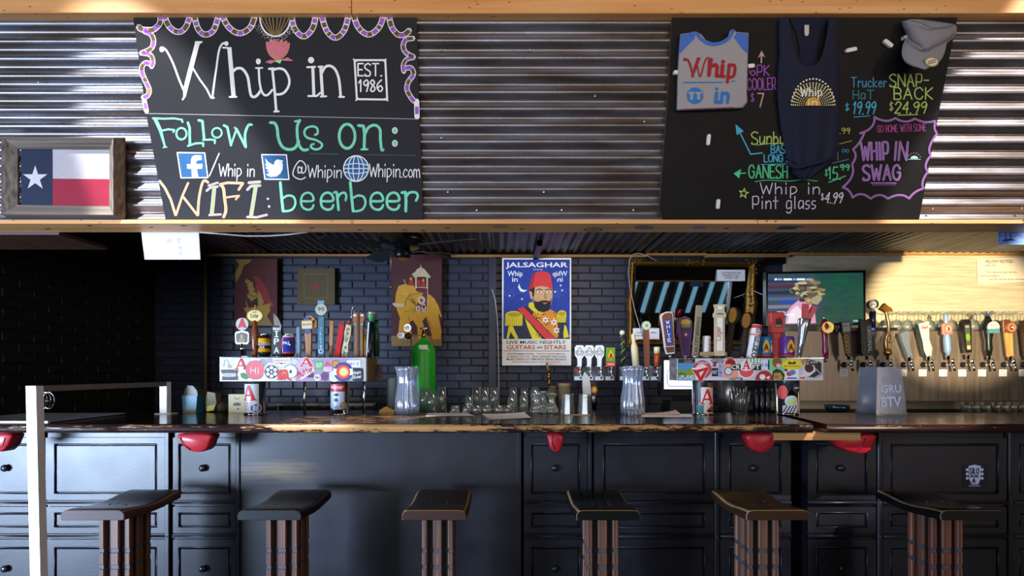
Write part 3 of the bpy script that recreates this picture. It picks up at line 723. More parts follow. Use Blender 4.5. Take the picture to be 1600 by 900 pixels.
# ================================================================ chalkboards
def board(label, px, D_off, mat, edge):
    tr = lean(D_off); m = MB(tr); t = thing('chalkboard', tr((px[2][0]+px[3][0])/2, 0, -px[2][1]), label, 'chalkboard')
    m.slab([(x, -y) for x, y in px], 0, .012, mat, edge); m.build('board', t)
    return t, D_off
bmat = M('1d1d23', .6, spec=.3, noise=.2, nscale=5); bmat2 = M('100f12', .6, spec=.25, noise=.3, nscale=5); bedge = M('6a4a30', .7)
B1, o1 = board('large black chalkboard with white Whip in lettering, left of the metal wall', [(206, 12), (650, 12), (655, 182), (661, 344.5), (259, 344.5), (228, 176)], .024, bmat, bedge)
W_ = M('f4f2ee', .7, noise=.06, nscale=60); GR = M('7fe0b4', .7, noise=.22, nscale=35); PUR = M('a661cf', .7, noise=.15); BRN = M('6f5634', .7, noise=.2); TANC = M('a58a5c', .7)
tr1 = lean(.0252)
def art(name, parent, fn, tr, label=None):
    m = MB(tr); fn(m); return m.build(name, parent, label, fix=False)
def band(m, pts, w=7.2, n=None, first=0, tans=False):
    p = catmull([(x, -y) for x, y in pts], 6)
    m.line(p, w+2.2, W_, 0)
    L = sum(math.dist(p[i], p[i+1]) for i in range(len(p)-1)); n = n or max(2, round(L/9.5))
    acc = 0; cur = [p[0]]; cells = []
    for i in range(len(p)-1):
        d = math.dist(p[i], p[i+1]); acc += d; cur.append(p[i+1])
        if acc >= L/n*.999: cells.append(cur); cur = [p[i+1]]; acc -= L/n
    if len(cur) > 1: cells.append(cur)
    for k, c in enumerate(cells):
        if len(c) < 2: continue
        mt = (PUR, TANC if tans and k > 3 else BRN)[(k+first) % 2]
        # trim ends so that white shows between the cells
        a, b = c[0], c[-1]
        q = [(a[0]+(c[1][0]-a[0])*.35, a[1]+(c[1][1]-a[1])*.35)]+c[1:-1]+[(b[0]+(c[-2][0]-b[0])*.2, b[1]+(c[-2][1]-b[1])*.2)]
        for i in range(len(q)-1):
            (x0, z0), (x1, z1) = q[i], q[i+1]; d = math.dist(q[i], q[i+1])
            if d < 1e-6: continue
            h = w/2-.2; nx, nz = -(z1-z0)/d*h, (x1-x0)/d*h; e = (x1-x0)/d*.3, (z1-z0)/d*.3
            m.add([(x0+nx-e[0], -.0006, z0+nz-e[1]), (x0-nx-e[0], -.0006, z0-nz-e[1]), (x1-nx+e[0], -.0006, z1-nz+e[1]), (x1+nx+e[0], -.0006, z1+nz+e[1])], [(0, 1, 2, 3)], mt)
def f(m):
    band(m, [(251, 22), (250, 36), (243, 44), (236, 47), (222, 46), (217, 42)])
    band(m, [(256, 22), (264, 41), (278, 50), (290, 43), (298, 22)]); band(m, [(303, 22), (309, 44), (320, 54), (334, 47), (342, 22)], first=1)
    band(m, [(346, 22), (357, 42), (374, 52), (391, 43), (399, 22)])
    band(m, [(455, 22), (460, 44), (474, 57), (488, 45), (494, 22)], first=1); band(m, [(502, 22), (510, 47), (524, 59), (538, 47), (545, 22)])
    band(m, [(552, 22), (560, 43), (576, 54), (592, 43), (600, 22)], first=1); band(m, [(607, 22), (612, 42), (622, 54), (632, 54), (639, 48)])
    band(m, [(645, 60), (634, 62), (630, 72), (634, 82), (646, 89)], 6, first=1); band(m, [(646, 90), (635, 93), (630, 102), (631, 112)], 5)
    band(m, [(633, 107), (642, 106), (646, 116), (638, 128), (636, 140), (642, 152), (647, 158)], 6); band(m, [(651, 158), (651.6, 183)], 6)
    band(m, [(226, 49), (236, 54), (240, 64), (236, 76), (221, 83)], 6); band(m, [(223, 83), (235, 86), (239, 96), (237, 104)], 5.5)
    band(m, [(234, 100), (228, 98), (222, 104), (222, 114), (228, 128), (233, 140), (231, 149), (224, 152)], 6, tans=True); band(m, [(225, 154), (229, 174)], 5)
art('scalloped_border', B1, f, tr1, 'purple and brown scalloped painted border')
def f(m):
    m.ell(430, -28, 25, 30, W_, 0, 28); m.ell(430, -28, 22.5, 27.5, bmat, -.0005, 28); G = M('a8864a', .7)
    for k in (-18, -13, -8, -3, 3, 8, 13, 18): m.line([(430+k, -14), (430+k*1.15, -30), (430+k*.35, -54)], 1.1, G, -.001, smooth=True)
    r = random.Random(3)
    for _ in range(150):
        a = math.radians(r.uniform(200, 340)); d = r.uniform(27, 36); m.ell(430+d*math.cos(a), -27+d*math.sin(a)*1.05, .5, .5, W_, -.001, 5)
art('seed_medallion', B1, f, tr1)
PK = M('e0788f', .7, noise=.2, nscale=80)
t2 = T(200, 0, 5)
def f(m):
    OL = M('c98a5a', .7); q = t2([(1168, 474)])[0]
    for k, (tx, ty, w) in enumerate(((1082, 325, 30), (1262, 335, 28), (1112, 312, 30), (1240, 318, 28), (1140, 306, 26), (1205, 308, 28), (1168, 318, 24))):
        e = t2([(tx, ty)])[0]; dx, dz = e[0]-q[0], e[1]-q[1]; L = math.hypot(dx, dz); nx, nz = -dz/L*w/5, dx/L*w/5
        pts = catmull([q, (q[0]+dx*.3+nx*.9, q[1]+dz*.3+nz*.9), (q[0]+dx*.62+nx, q[1]+dz*.62+nz), e, (q[0]+dx*.62-nx, q[1]+dz*.62-nz), (q[0]+dx*.3-nx*.9, q[1]+dz*.3-nz*.9), q], 4)
        m.poly(pts[:-1], PK, -k*.0003); m.line(pts, .7, OL, -k*.0003-.0002)
    m.poly(t2([(1075, 488), (1110, 470), (1165, 476), (1120, 500)]), PK, -.003); m.poly(t2([(1295, 478), (1250, 450), (1185, 474), (1240, 478)]), PK, -.003)
    m.poly(t2([(1140, 478), (1205, 466), (1192, 500)]), M('9fd8a4', .7), -.0033)
art('lotus_flower', B1, f, tr1, 'pink painted lotus flower')
t2 = T(200, 0, 5); t3 = T(420, 0, 5)
def f(m):
    m.ell(*T1(200, 0, 5)(265, 385), 4, 4.5, W_, 0)
    m.line(t2([(265, 370), (300, 395), (350, 490), (395, 610), (432, 700)]), 3, W_, 0, smooth=True)
    m.poly(t2([(525, 322), (583, 322), (580, 332), (560, 345), (455, 740), (455, 750), (430, 785), (420, 780), (432, 755), (430, 700), (520, 350)]), W_, -.0003)
    m.line(t2([(500, 520), (560, 620), (615, 695), (650, 765), (672, 765)]), 2.6, W_, -.0005)
    m.line(t2([(660, 760), (675, 640), (690, 540), (710, 400), (735, 345), (765, 335)]), 3, W_, -.0003, smooth=True); m.ell(*T1(200, 0, 5)(768, 340), 3.4, 3.6, W_, 0)
    m.poly(t2([(775, 372), (808, 368), (842, 752), (808, 756)]), W_, 0); m.line(t2([(742, 372), (800, 376)]), 2.6, W_, -.0003); m.line(t2([(794, 757), (848, 757)]), 3, W_, -.0003)
    m.line(t2([(820, 560), (850, 535), (895, 540), (935, 600), (950, 690), (962, 745), (985, 758), (1012, 742), (1038, 705)]), 4.2, W_, -.0003, smooth=True)
    m.line(t2([(998, 532), (1050, 530)]), 2.4, W_, 0); m.line(t2([(1022, 532), (1028, 640), (1045, 715), (1072, 745), (1100, 735), (1128, 702)]), 3.4, W_, -.0003, smooth=True); m.ell(*T1(200, 0, 5)(1018, 480), 3.8, 4.6, W_, 0)
    m.line(t2([(1102, 538), (1140, 535)]), 3.6, W_, 0); m.line(t2([(1128, 540), (1145, 700), (1158, 865)]), 3.8, W_, -.0003); m.line(t2([(1142, 872), (1178, 870)]), 2.8, W_, -.0003)
    m.line(t2([(1140, 545), (1180, 535), (1225, 550), (1258, 610), (1256, 670), (1222, 722), (1180, 738), (1150, 734)]), 3.8, W_, -.0003, smooth=True)
    m.ell(*T1(420, 0, 5)(330, 470), 4.8, 5, W_, 0)
    m.line(t3([(300, 525), (362, 522)]), 3, W_, 0); m.line(t3([(344, 525), (352, 745)]), 4.6, W_, -.0003); m.line(t3([(308, 750), (375, 750), (402, 725)]), 3, W_, 0)
    m.line(t3([(388, 522), (420, 520)]), 3, W_, -.0003); m.line(t3([(406, 525), (420, 750)]), 4.6, W_, -.0003); m.line(t3([(405, 755), (450, 752)]), 2.8, W_, -.0003)
    m.line(t3([(415, 570), (440, 525), (480, 515), (520, 545), (548, 620), (562, 755)]), 4, W_, -.0003, smooth=True); m.line(t3([(550, 757), (588, 757)]), 3, W_, 0)
art('headline_lettering', B1, f, tr1, 'large white hand-drawn lettering')
def f(m):
    m.line(t3([(670, 470), (910, 470), (925, 778), (688, 775), (670, 470)]), 3, W_)
    for a, b in (((660, 462), (685, 480)), ((916, 462), (900, 480)), ((930, 788), (910, 770)), ((680, 785), (700, 768))): m.line(t3([a, b]), 2, W_, -.0003)
    m.chalk('EST.', *T1(420, 0, 5)(697, 592), 19, W_, 2.3, -.0003, w=37); m.chalk('1986', *T1(420, 0, 5)(703, 715), 18, W_, 2.3, -.0003, w=37)
    m.line([(228, -177.3), (654, -186)], 1.0, M('a8a8ac', .7))
art('date_lettering', B1, f, tr1)
t4 = T(220, 170, 5); t5_ = T(420, 170, 5)
def f(m):
    def L(tt, pts, w, sm=False): m.line(tt(pts), w, GR, -random.random()*.0003, smooth=sm)
    m.poly(t4([(95, 75), (125, 72), (165, 160), (195, 290), (212, 302), (170, 308), (180, 290), (140, 170)]), GR, -.0003)
    L(t4, [(95, 74), (180, 78), (260, 75), (322, 86), (326, 105)], 3); L(t4, [(160, 172), (215, 160), (262, 166), (255, 182)], 3)
    for tt, cx, cy, rx, ry, w in ((t4, 318, 195, 40, 45, 3.2), (t4, 595, 188, 38, 38, 2.8), (t5_, 612, 215, 62, 95, 4.4)):
        m.line(tt([(cx+rx*math.cos(math.radians(a)), cy+ry*math.sin(math.radians(a))) for a in range(0, 361, 15)]), w, GR, -.0003)
    L(t4, [(368, 108), (382, 150), (384, 282)], 4); L(t4, [(368, 290), (430, 270), (488, 268), (488, 292)], 3.2)
    L(t4, [(452, 90), (482, 96), (496, 240)], 4); L(t4, [(486, 244), (540, 240), (580, 244), (578, 270)], 3)
    L(t4, [(650, 130), (676, 142), (706, 285)], 3.8); L(t4, [(706, 280), (748, 160), (735, 148)], 3); L(t4, [(748, 160), (785, 230), (820, 300)], 3.8); L(t4, [(820, 298), (815, 200), (840, 130), (868, 125)], 4, True)
    L(t5_, [(12, 108), (45, 112), (65, 150), (75, 230), (105, 295), (155, 318), (205, 305), (235, 255)], 4.6, True); L(t5_, [(242, 90), (222, 140), (225, 230), (240, 290), (270, 322), (305, 318)], 4.4, True)
    L(t5_, [(205, 98), (245, 92)], 3.4); L(t5_, [(360, 205), (382, 190), (375, 150), (335, 137), (290, 155), (278, 190), (300, 225), (370, 245), (415, 275), (405, 305), (365, 318), (330, 300), (335, 280), (352, 275)], 3.4, True)
    L(t5_, [(700, 130), (740, 135), (748, 200), (745, 312)], 4.6); L(t5_, [(722, 318), (772, 316)], 3); L(t5_, [(752, 195), (780, 145), (830, 128), (868, 160), (872, 240), (882, 320), (895, 318)], 4.4, True)
    for y in (170, 270): x_, z_ = T1(420, 170, 5)(985, y); m.ell(x_, z_, 4.4, 5.2, W_, 0); m.ell(x_, z_, 3.2, 4, GR, -.0004)
    m.line(t5_([(315, 350), (540, 354)]), .7, M('4f7f6c', .8)); m.line(t5_([(700, 358), (1150, 364)]), .6, M('4f6f6c', .8))
art('follow_lettering', B1, f, tr1, 'green chalk lettering')
BL = M('1f5e93', .7, noise=.15, nscale=50)
def f(m):
    q = t4([(285, 342), (500, 345), (524, 538), (315, 540)]); m.poly(q, BL); m.line(q+[q[0]], 1.8, W_, -.0004)
    m.poly(t4([(400, 532), (396, 470), (362, 466), (360, 432), (392, 432), (392, 400), (402, 372), (425, 362), (475, 365), (476, 400), (445, 402), (434, 412), (434, 432), (482, 430), (480, 468), (438, 470), (450, 532)]), W_, -.0004)
    m.line(t4([(612, 348), (536, 525)]), 1.8, W_)
    q = t4([(945, 358), (1138, 360), (1158, 552), (970, 550)]); m.poly(q, BL); m.line(q+[q[0]], 1.8, W_, -.0004)
    m.poly(t4([(972, 388), (1000, 420), (1040, 440), (1045, 412), (1065, 395), (1088, 398), (1112, 405), (1104, 422), (1110, 430), (1108, 470), (1092, 505), (1060, 528), (1015, 532), (980, 515), (1010, 498), (985, 488), (1000, 480), (972, 462), (985, 455), (970, 432), (982, 430)]), W_, -.0004)
    x_, z_ = T1(420, 170, 5)(682, 467); m.ell(x_, z_, 19, 20, BL, 0, 28)
    R = 19.5
    for s_ in (1, .62, .25, -.25, -.62): m.line([(x_+R*s_*math.cos(math.radians(a)), z_+R*1.02*math.sin(math.radians(a))) for a in range(-90, 91, 15)], 1.2, W_, -.0004)
    m.line([(x_+R*math.cos(math.radians(a)), z_+R*1.03*math.sin(math.radians(a))) for a in range(0, 361, 12)], 1.6, W_, -.0006)
    for dz, b in ((0, 0), (6, 2.5), (-6, -2.5)): hw = math.sqrt(R*R-dz*dz); m.line([(x_-hw, z_+dz*.9), (x_, z_+dz*.9+b), (x_+hw, z_+dz*.9)], 1.2, W_, -.0006, smooth=True)
art('icons', B1, f, tr1, 'blue icon squares and blue globe')
def f(m):
    m.chalk('Whip in', 342, -275, 19, W_, 1.4, 0, w=55, gap=1.2, rot=-1); m.chalk('@', 458, -277, 26, W_, 1.6, 0, w=22)
    m.chalk('Whipin', 481, -277, 19, W_, 1.4, 0, w=52, gap=1.2, rot=-1); m.chalk('Whipin.com', 577, -276, 20, W_, 1.4, 0, w=79, gap=1.2, rot=-1)
art('address_lettering', B1, f, tr1)
PKO = M('f2b6a4', .7, noise=.2, nscale=60); LV = M('c9a0c8', .7); YG = M('8fae6a', .7)
def f(m):
    def L(pts, w, sm=False):
        m.line(t4(pts), w, PKO, 0, smooth=sm); m.line(t4(pts), w*.35, M('c9a85e', .7), -.0005, smooth=sm)
    L([(148, 565), (190, 620), (235, 710), (272, 830)], 4); L([(275, 830), (325, 680), (370, 580)], 3.6); L([(325, 680), (380, 750), (443, 832)], 3.6); L([(446, 830), (455, 700), (478, 590), (498, 560), (525, 575)], 4, True)
    L([(620, 592), (645, 620), (655, 700), (665, 790), (648, 845)], 4.6, True); L([(620, 590), (680, 578), (740, 580), (798, 582), (765, 632)], 4); L([(655, 695), (720, 685), (768, 680), (742, 708)], 3)
    def I(pts, w): m.line(t4(pts), w+1.2, LV, 0); m.line(t4(pts), w-.8, YG, -.0005)
    I([(530, 600), (602, 578)], 2.4); I([(515, 640), (545, 615), (600, 608)], 2.6); I([(575, 615), (555, 822)], 5); I([(535, 830), (625, 825)], 2.2)
    I([(845, 578), (930, 572)], 3.4); I([(833, 632), (860, 605), (932, 600)], 3); I([(898, 610), (862, 835)], 5); I([(832, 845), (905, 848), (985, 828)], 2.4)
    m.ell(*T1(220, 170, 5)(993, 703), 1.8, 1.8, LV); m.ell(*T1(220, 170, 5)(1002, 763), 2, 2, LV)
art('wifi_lettering', B1, f, tr1, 'pink outlined chalk lettering')
def f(m):
    def L(pts, w=3.6, sm=True, dx=0): m.line(t5_([(x+dx, y) for x, y in pts]), w, GR, -random.random()*.0004, smooth=sm)
    for dx in (0, 547):
        L([(90, 575), (100, 690), (112, 800)], 4.4, False, dx); L([(108, 700), (150, 678), (195, 690), (208, 740), (185, 785), (140, 800), (112, 796)], 3.4, True, dx)
    for dx, w in ((0, 3.4), (155, 3.8), (543, 3.8), (670, 4)):
        L([(262, 722), (345, 718), (338, 672), (305, 655), (268, 672), (252, 715), (262, 765), (300, 788), (335, 780), (350, 752)], w, True, dx)
    L([(510, 655), (530, 655), (538, 720), (545, 790)], 4); L([(535, 705), (555, 668), (590, 655), (606, 680), (600, 715)], 3.6)
    L([(1040, 655), (1068, 652), (1072, 720), (1070, 800)], 4.6, False); L([(1072, 690), (1100, 655), (1150, 655), (1164, 685), (1150, 718)], 4)
art('password_lettering', B1, f, tr1, 'green chalk lettering')

# ---- right board
B2, o2 = board('black chalkboard with merchandise prices, right of the metal wall', [(1051, 12), (1499, 12), (1467, 176), (1436, 344), (1036, 344), (1030, 328), (1042, 170)], .024, bmat2, bedge)
PP = M('9a4fb0', .7); PPL = M('b98ad0', .7, noise=.2); CY = M('46aed0', .7); BLU = M('3d8fb8', .7); YGc = M('b4cf6e', .7); GN = M('4fc98c', .7); YL = M('b8b44a', .7); LAV = M('cfc9dd', .7); PKT = M('c9a39a', .7)
def f(m):
    m.chalk('6PK', 1172, -118, 16, PP, 1.7, 0, w=30); m.chalk('COOLER', 1168, -141, 18, PP, 1.7, 0, w=44, rot=2)
    m.chalk('$', 1173, -158, 12, PP, 1.4, 0, w=5); m.chalk('7', 1184, -167, 21, PKT, 2, 0, w=9)
    m.line([(1189.5, -98), (1190, -82)], 2.2, PKT); m.poly([(1184, -91), (1190, -79), (1195.5, -90), (1190, -86)], PKT, -.0004)
art('cooler_lettering', B2, f, tr1, 'purple chalk lettering and arrow')
def f(m):
    m.poly([(1149, -194), (1162, -205), (1151, -211)], CY, -.0004); m.line([(1156, -207), (1173, -241), (1191, -239)], 2, CY)
    m.chalk('BASEBALL', 1205, -239, 12, CY, 1.7, 0, w=60); m.chalk('LONG SLEEVE', 1194, -253, 11.5, CY, 1.7, 0, w=76); m.line([(1189, -257), (1230, -256)], .9, CY)
    m.line([(1309, -228), (1309, -250)], 1.2, BLU); m.chalk('00', 1316, -238, 5, BLU, 1, 0, w=10); m.line([(1300, -255), (1326, -249)], 1, BLU)
    m.chalk('Trucker', 1330, -136, 15, BLU, 1.7, 0, w=55); m.chalk('HaT', 1333, -155, 14, M('2f7a8a', .7), 1.7, 0, w=32); m.chalk('$', 1321, -172, 10, CY, 1.3, 0, w=5); m.chalk('19.99', 1332, -178, 19, CY, 1.9, 0, w=35, slant=.12); m.line([(1334, -183), (1359, -181)], 1.2, CY)
art('blue_lettering', B2, f, tr1, 'blue chalk lettering')
def f(m):
    m.chalk('Sunburst', 1175, -225, 19, YGc, 1.7, 0, w=80); m.line([(1183, -227), (1200, -224.5), (1224, -224)], 1, YGc, smooth=True)
    m.chalk('.99', 1312, -209, 9, YL, 1.3, 0, w=16); m.line([(1311, -225), (1331, -220)], .9, YL)
    m.chalk('SNAP-', 1391, -135, 19, YGc, 2.0, 0, w=60); m.chalk('BACK', 1397, -155, 18, YGc, 2.0, 0, w=60); m.chalk('$', 1390, -172, 12, YGc, 1.3, 0, w=5); m.chalk('24.99', 1398, -177, 18, YGc, 1.9, 0, w=49, slant=.1); m.line([(1403, -180), (1434, -179)], 1.3, YGc)
    st_ = [(1162+(7.5 if k % 2 == 0 else 3)*math.cos(math.radians(80+36*k)), -302+(8 if k % 2 == 0 else 3)*math.sin(math.radians(80+36*k))) for k in range(10)]
    m.line(st_+[st_[0]], 1.5, YGc); m.line([(1296, -316), (1304, -319)], 1, M('7f9f50', .7))
art('yellow_lettering', B2, f, tr1, 'yellow-green chalk lettering')
def f(m):
    m.chalk('GANESH', 1170, -278, 20, GN, 2.1, 0, w=60); m.line([(1180, -284), (1200, -281.5), (1230, -283), (1256, -281), (1277, -283)], 1.2, GN, smooth=True)
    m.poly([(1146, -271), (1158, -264), (1155, -279)], GN, -.0004); m.line([(1156, -271), (1165, -270.5)], 1.8, GN)
    m.chalk('$', 1289, -274, 9, GN, 1.2, 0, w=4); m.chalk('15.', 1294, -280, 19, GN, 2, 0, w=19); m.chalk('99', 1313, -266, 9, GN, 1.8, 0, w=14); m.line([(1295, -285), (1321, -275)], 1.5, GN)
art('green_lettering', B2, f, tr1, 'green chalk lettering')
def f(m):
    m.chalk('Whip in', 1188, -303, 17, LAV, 1.6, 0, w=92); m.chalk('Pint glass', 1176, -326, 19, LAV, 1.6, 0, w=98); m.chalk('$', 1283, -312, 9, LAV, 1.2, 0, w=4); m.chalk('4.99', 1288, -317, 16, LAV, 1.8, 0, w=27, slant=.2)
art('pint_lettering', B2, f, tr1, 'pale chalk lettering')
ts = T(1290, 170, 4.735)
def f(m):
    out = [((360, 60), (450, 115), (515, 68)), ((515, 68), (590, 120), (660, 72)), ((660, 72), (730, 115), (812, 90)), ((812, 90), (795, 150), (825, 185)), ((825, 185), (740, 290), (778, 345)), ((778, 345), (715, 420), (757, 465)), ((757, 465), (700, 540), (722, 590)), ((722, 590), (650, 610), (618, 665)), ((618, 665), (560, 610), (460, 665)), ((460, 665), (400, 610), (333, 665)), ((333, 665), (260, 600), (200, 658)), ((200, 658), (180, 590), (125, 582)), ((125, 582), (230, 500), (195, 410)), ((195, 410), (245, 350), (203, 300)), ((203, 300), (255, 260), (285, 180)), ((255, 182), (370, 150), (362, 60))]
    for a, c, b in out:
        for off, mt, w in ((0, PPL, 3.0), (-.0004, M('8a4f9f', .7), 1.1)):
            m.line(ts([(a[0]*(1-t)**2+2*c[0]*t*(1-t)+b[0]*t*t, a[1]*(1-t)**2+2*c[1]*t*(1-t)+b[1]*t*t) for t in [i/6 for i in range(7)]]), w, mt, off)
    m.chalk('GO HOME WITH SOME', 1371, -207, 11, M('a8458f', .7), 1.2, 0, w=76, rot=2)
    for lw, mt, o in ((3.6, PPL, -.0006), (1.0, M('8a5fb0', .7), -.001)):
        m.chalk('WHIP', 1346, -250, 27, mt, lw, o, w=42, slant=-.02, rot=1); m.chalk('IN', 1396, -250, 28, mt, lw, o, w=20, slant=.08); m.chalk('SWAG', 1349, -281, 23, mt, lw, o, w=57)
    m.line([(1361, -286), (1400, -286)], 1.6, PPL); m.line([(1363, -289), (1399, -289)], 1.2, M('8a4f9f', .7))
    m.ell(1428.5, -248, 6, 4.6, LAV, 0, 12, 0, 180); m.line([(1419, -249), (1438, -249)], 1.2, GN)
    for a in range(20, 170, 25): m.ell(1428.5+10*math.cos(math.radians(a)), -248+9*math.sin(math.radians(a)), .7, .7, LAV, 0, 6)
art('swag_bubble', B2, f, tr1, 'purple speech bubble with lettering')

# ---- folded raglan tee
t7 = T(1030, 10, 4.738); t71 = T1(1030, 10, 4.738); tee_t = leanr(.04)
tee = thing('raglan_shirt', tee_t(1112, 0, -172), 'folded grey shirt with blue raglan sleeves pinned to the chalkboard', 'shirt')
gm = M('a8a3a8', .9, noise=.12, nscale=180); bl = M('4a74cc', .9, noise=.1, nscale=90)
def soft(poly_, tr, y0, y1, mat, bev=2.0, parent=None, name='x', label=None):
    pp = poly_; n = len(pp); cx = sum(p[0] for p in pp)/n; cz = sum(p[1] for p in pp)/n
    m = MB(tr); v = []
    for s_, y in ((.965, y0), (.99, y0+(y1-y0)*.25), (1, y0+(y1-y0)*.6), (.99, y1)): v += [(cx+(x-cx)*s_, y, cz+(z-cz)*s_) for x, z in pp]
    f_ = [(k*n+i, k*n+(i+1) % n, k*n+n+(i+1) % n, k*n+n+i) for k in range(3) for i in range(n)]
    m.add(v, f_, mat, True); m.add(v[:n], [tuple(range(n))], mat)
    return m.build(name, parent, label)
body = t7([(155, 205), (275, 188), (310, 205), (345, 250), (400, 270), (455, 262), (510, 225), (525, 180), (545, 165), (575, 190), (662, 195), (660, 300), (655, 460), (650, 640), (655, 710), (620, 755), (560, 760), (400, 765), (127, 770), (135, 480), (142, 370)])
soft(body, tee_t, -.012, .016, gm, parent=tee, name='body')
fr = leanr(.0525)
m = MB(fr); m.poly(t7([(158, 208), (268, 196), (262, 240), (200, 300), (148, 358)]), bl, 0); m.poly(t7([(575, 195), (658, 200), (656, 355), (610, 310), (550, 228)]), bl, 0); m.build('sleeves', tee, 'blue raglan sleeves', fix=False)
m = MB(fr); m.line(t7([(232, 205), (275, 200), (310, 240), (360, 272), (410, 280), (465, 268), (510, 240), (535, 205), (545, 180)]), 5.4, bl, -.001, smooth=True); m.build('collar', tee, 'blue ribbed collar', fix=False)
def f(m):
    R = M('a3202a', .8); B = M('2f78c4', .8)
    m.line(t7([(190, 392), (215, 400), (240, 470), (250, 520)]), 3.2, R, -.0018, smooth=True); m.ell(*t71(190, 392), 2.6, 2.6, R, -.0018)
    m.poly(t7([(250, 522), (235, 520), (280, 378), (308, 378)]), R, -.002); m.line(t7([(278, 420), (303, 520), (330, 430), (350, 385), (370, 382)]), 2.2, R, -.0019, smooth=True)
    m.poly(t7([(362, 392), (392, 378), (398, 390), (380, 520), (355, 520)]), R, -.002); m.line(t7([(392, 440), (420, 430), (430, 450), (424, 515), (440, 515)]), 5.6, R, -.0019)
    m.line(t7([(470, 435), (462, 515), (480, 518)]), 5.6, R, -.002); m.ell(*t71(473, 408), 3, 3, R, -.002)
    m.line(t7([(520, 430), (505, 560)]), 5, R, -.002); m.line(t7([(515, 438), (555, 435), (560, 480), (545, 520), (510, 520)]), 4.6, R, -.0021, smooth=True)
    m.line(t7([(178, 563), (470, 561)]), 1.5, B, -.0018); m.line(t7([(535, 555), (560, 550)]), 1.5, B, -.0018)
    m.ell(*t71(265, 660), 12.8, 12.8, B, -.0018, 24)
    for sx in (240, 292): m.poly(t7([(sx-22, 632), (sx+22, 632), (sx+22, 650), (sx+10, 650), (sx+12, 690), (sx-12, 690), (sx-10, 650), (sx-22, 650)]), gm, -.0023)
    m.line(t7([(425, 640), (418, 708), (445, 708)]), 5.4, B, -.0018); m.ell(*t71(427, 610), 2.6, 2.6, B, -.0018)
    m.line(t7([(468, 640), (460, 710)]), 5.4, B, -.0018); m.line(t7([(470, 648), (500, 640), (512, 655), (505, 710)]), 5, B, -.0018)
    m.line(t7([(165, 763), (550, 748)]), 1.3, M('8a2030', .8), -.0018)
art('print', tee, f, leanr(.0525), 'red and blue printed lettering')
# ---- tank top
tt = thing('tank_top', leanr(.05)(1262, 0, -278), 'navy racerback tank top with yellow sunburst print, knotted at hem', 'tank top')
navy = M('161a35', .85, noise=.15, nscale=40)
rowsT = [(27, 1217, 1308), (50, 1216, 1309), (85, 1217.5, 1309), (112, 1215, 1310), (150, 1214, 1311), (200, 1220, 1312), (230, 1226, 1311), (250, 1230, 1306), (262, 1238, 1290), (276, 1238, 1272), (281, 1250, 1262)]
def wid(y):
    for (a, l, r), (b, l2, r2) in zip(rowsT, rowsT[1:]):
        if a <= y <= b: k = (y-a)/(b-a); return l+(l2-l)*k, r+(r2-r)*k
    return rowsT[-1][1:]
def cloth(tr, y0, y1, bounds, fold, mat, nu=24, nv=24, dep=.02):
    m = MB(tr)
    def fn(u, v):
        y = y0+(y1-y0)*v; l, r = bounds(y); x = l+(r-l)*u
        return (x, -dep*math.sqrt(max(0, 1-(2*u-1)**2))-fold(u, v), -y)
    m.grid(fn, nu, nv, mat); return m
fo = lambda u, v: .006*math.sin(u*17+v*3)*v
# lower body below the scooped neck
def neck(x):   # neckline depth for a column
    t = (x-1264)/30; return 102 if abs(t) > 1 else 0
m = MB(leanr(.03))
nu, nv = 30, 26
def fn(u, v):
    xT, _ = None, None
    l0, r0 = wid(60); x0 = l0+(r0-l0)*u; t = min(1, abs((x0-1264)/32)); top = 27 if t >= 1 else 27+(76)*(1-t**3.2)
    y = top+(281-top)*v; l, r = wid(y); x = l+(r-l)*u
    return (x, -.022*math.sqrt(max(0, 1-(2*u-1)**2))-.007*math.sin(u*19+v*4)*v-.004, -y)
m.grid(fn, nu, nv, navy); m.build('front', tt, fix=False)
m = MB(leanr(.03)); m.poly([(1232, -27), (1298, -27), (1281, -50), (1275, -80), (1282, -112), (1240, -112), (1250, -80), (1244, -50)], M('0f1230', .9), .002); m.build('back_panel', tt, 'darker racerback panel', fix=False)
m = MB(leanr(.036)); m.slab([(1257, -39), (1264, -39), (1264, -52), (1262, -56), (1258, -56), (1257, -52)], 0, .002, M('cfc6c8', .8)); m.build('care_tag', tt)
m = MB(leanr(.034)); m.tube([(1230, -.022, -255), (1245, -.03, -262), (1262, -.034, -258), (1285, -.026, -252), (1303, -.016, -246)], 3.4, navy, 8)
for v in m.v: pass
m.build('knot', tt)
def f(m):
    Y = M('e6dc9c', .7); OR = M('d9a520', .7)
    cx, cz = 1270.5, -165
    m.ell(cx, cz, 12.5, 13.5, OR, -.001, 18, 0, 180)
    for k in range(21):
        a = math.radians(2+176*k/20)
        for r in range(7): rr = 15+r*3.1; m.ell(cx+rr*math.cos(a), cz+rr*1.02*math.sin(a)*1.03, .75+.12*r, .75+.12*r, Y, -.001, 6)
        m.ell(cx+34*math.cos(a)*.99, cz+36*math.sin(a)*1.16, 1.6, 1.6, M('f4eccb', .7), -.001, 7)
    m.chalk('Whip', 1251, -150, 13, white, 1.9, -.002, w=33, rot=0); m.chalk('in', 1262, -164, 9, white, 1.7, -.002, w=14)
art('print', tt, f, leanr(.061), 'yellow sunburst print')
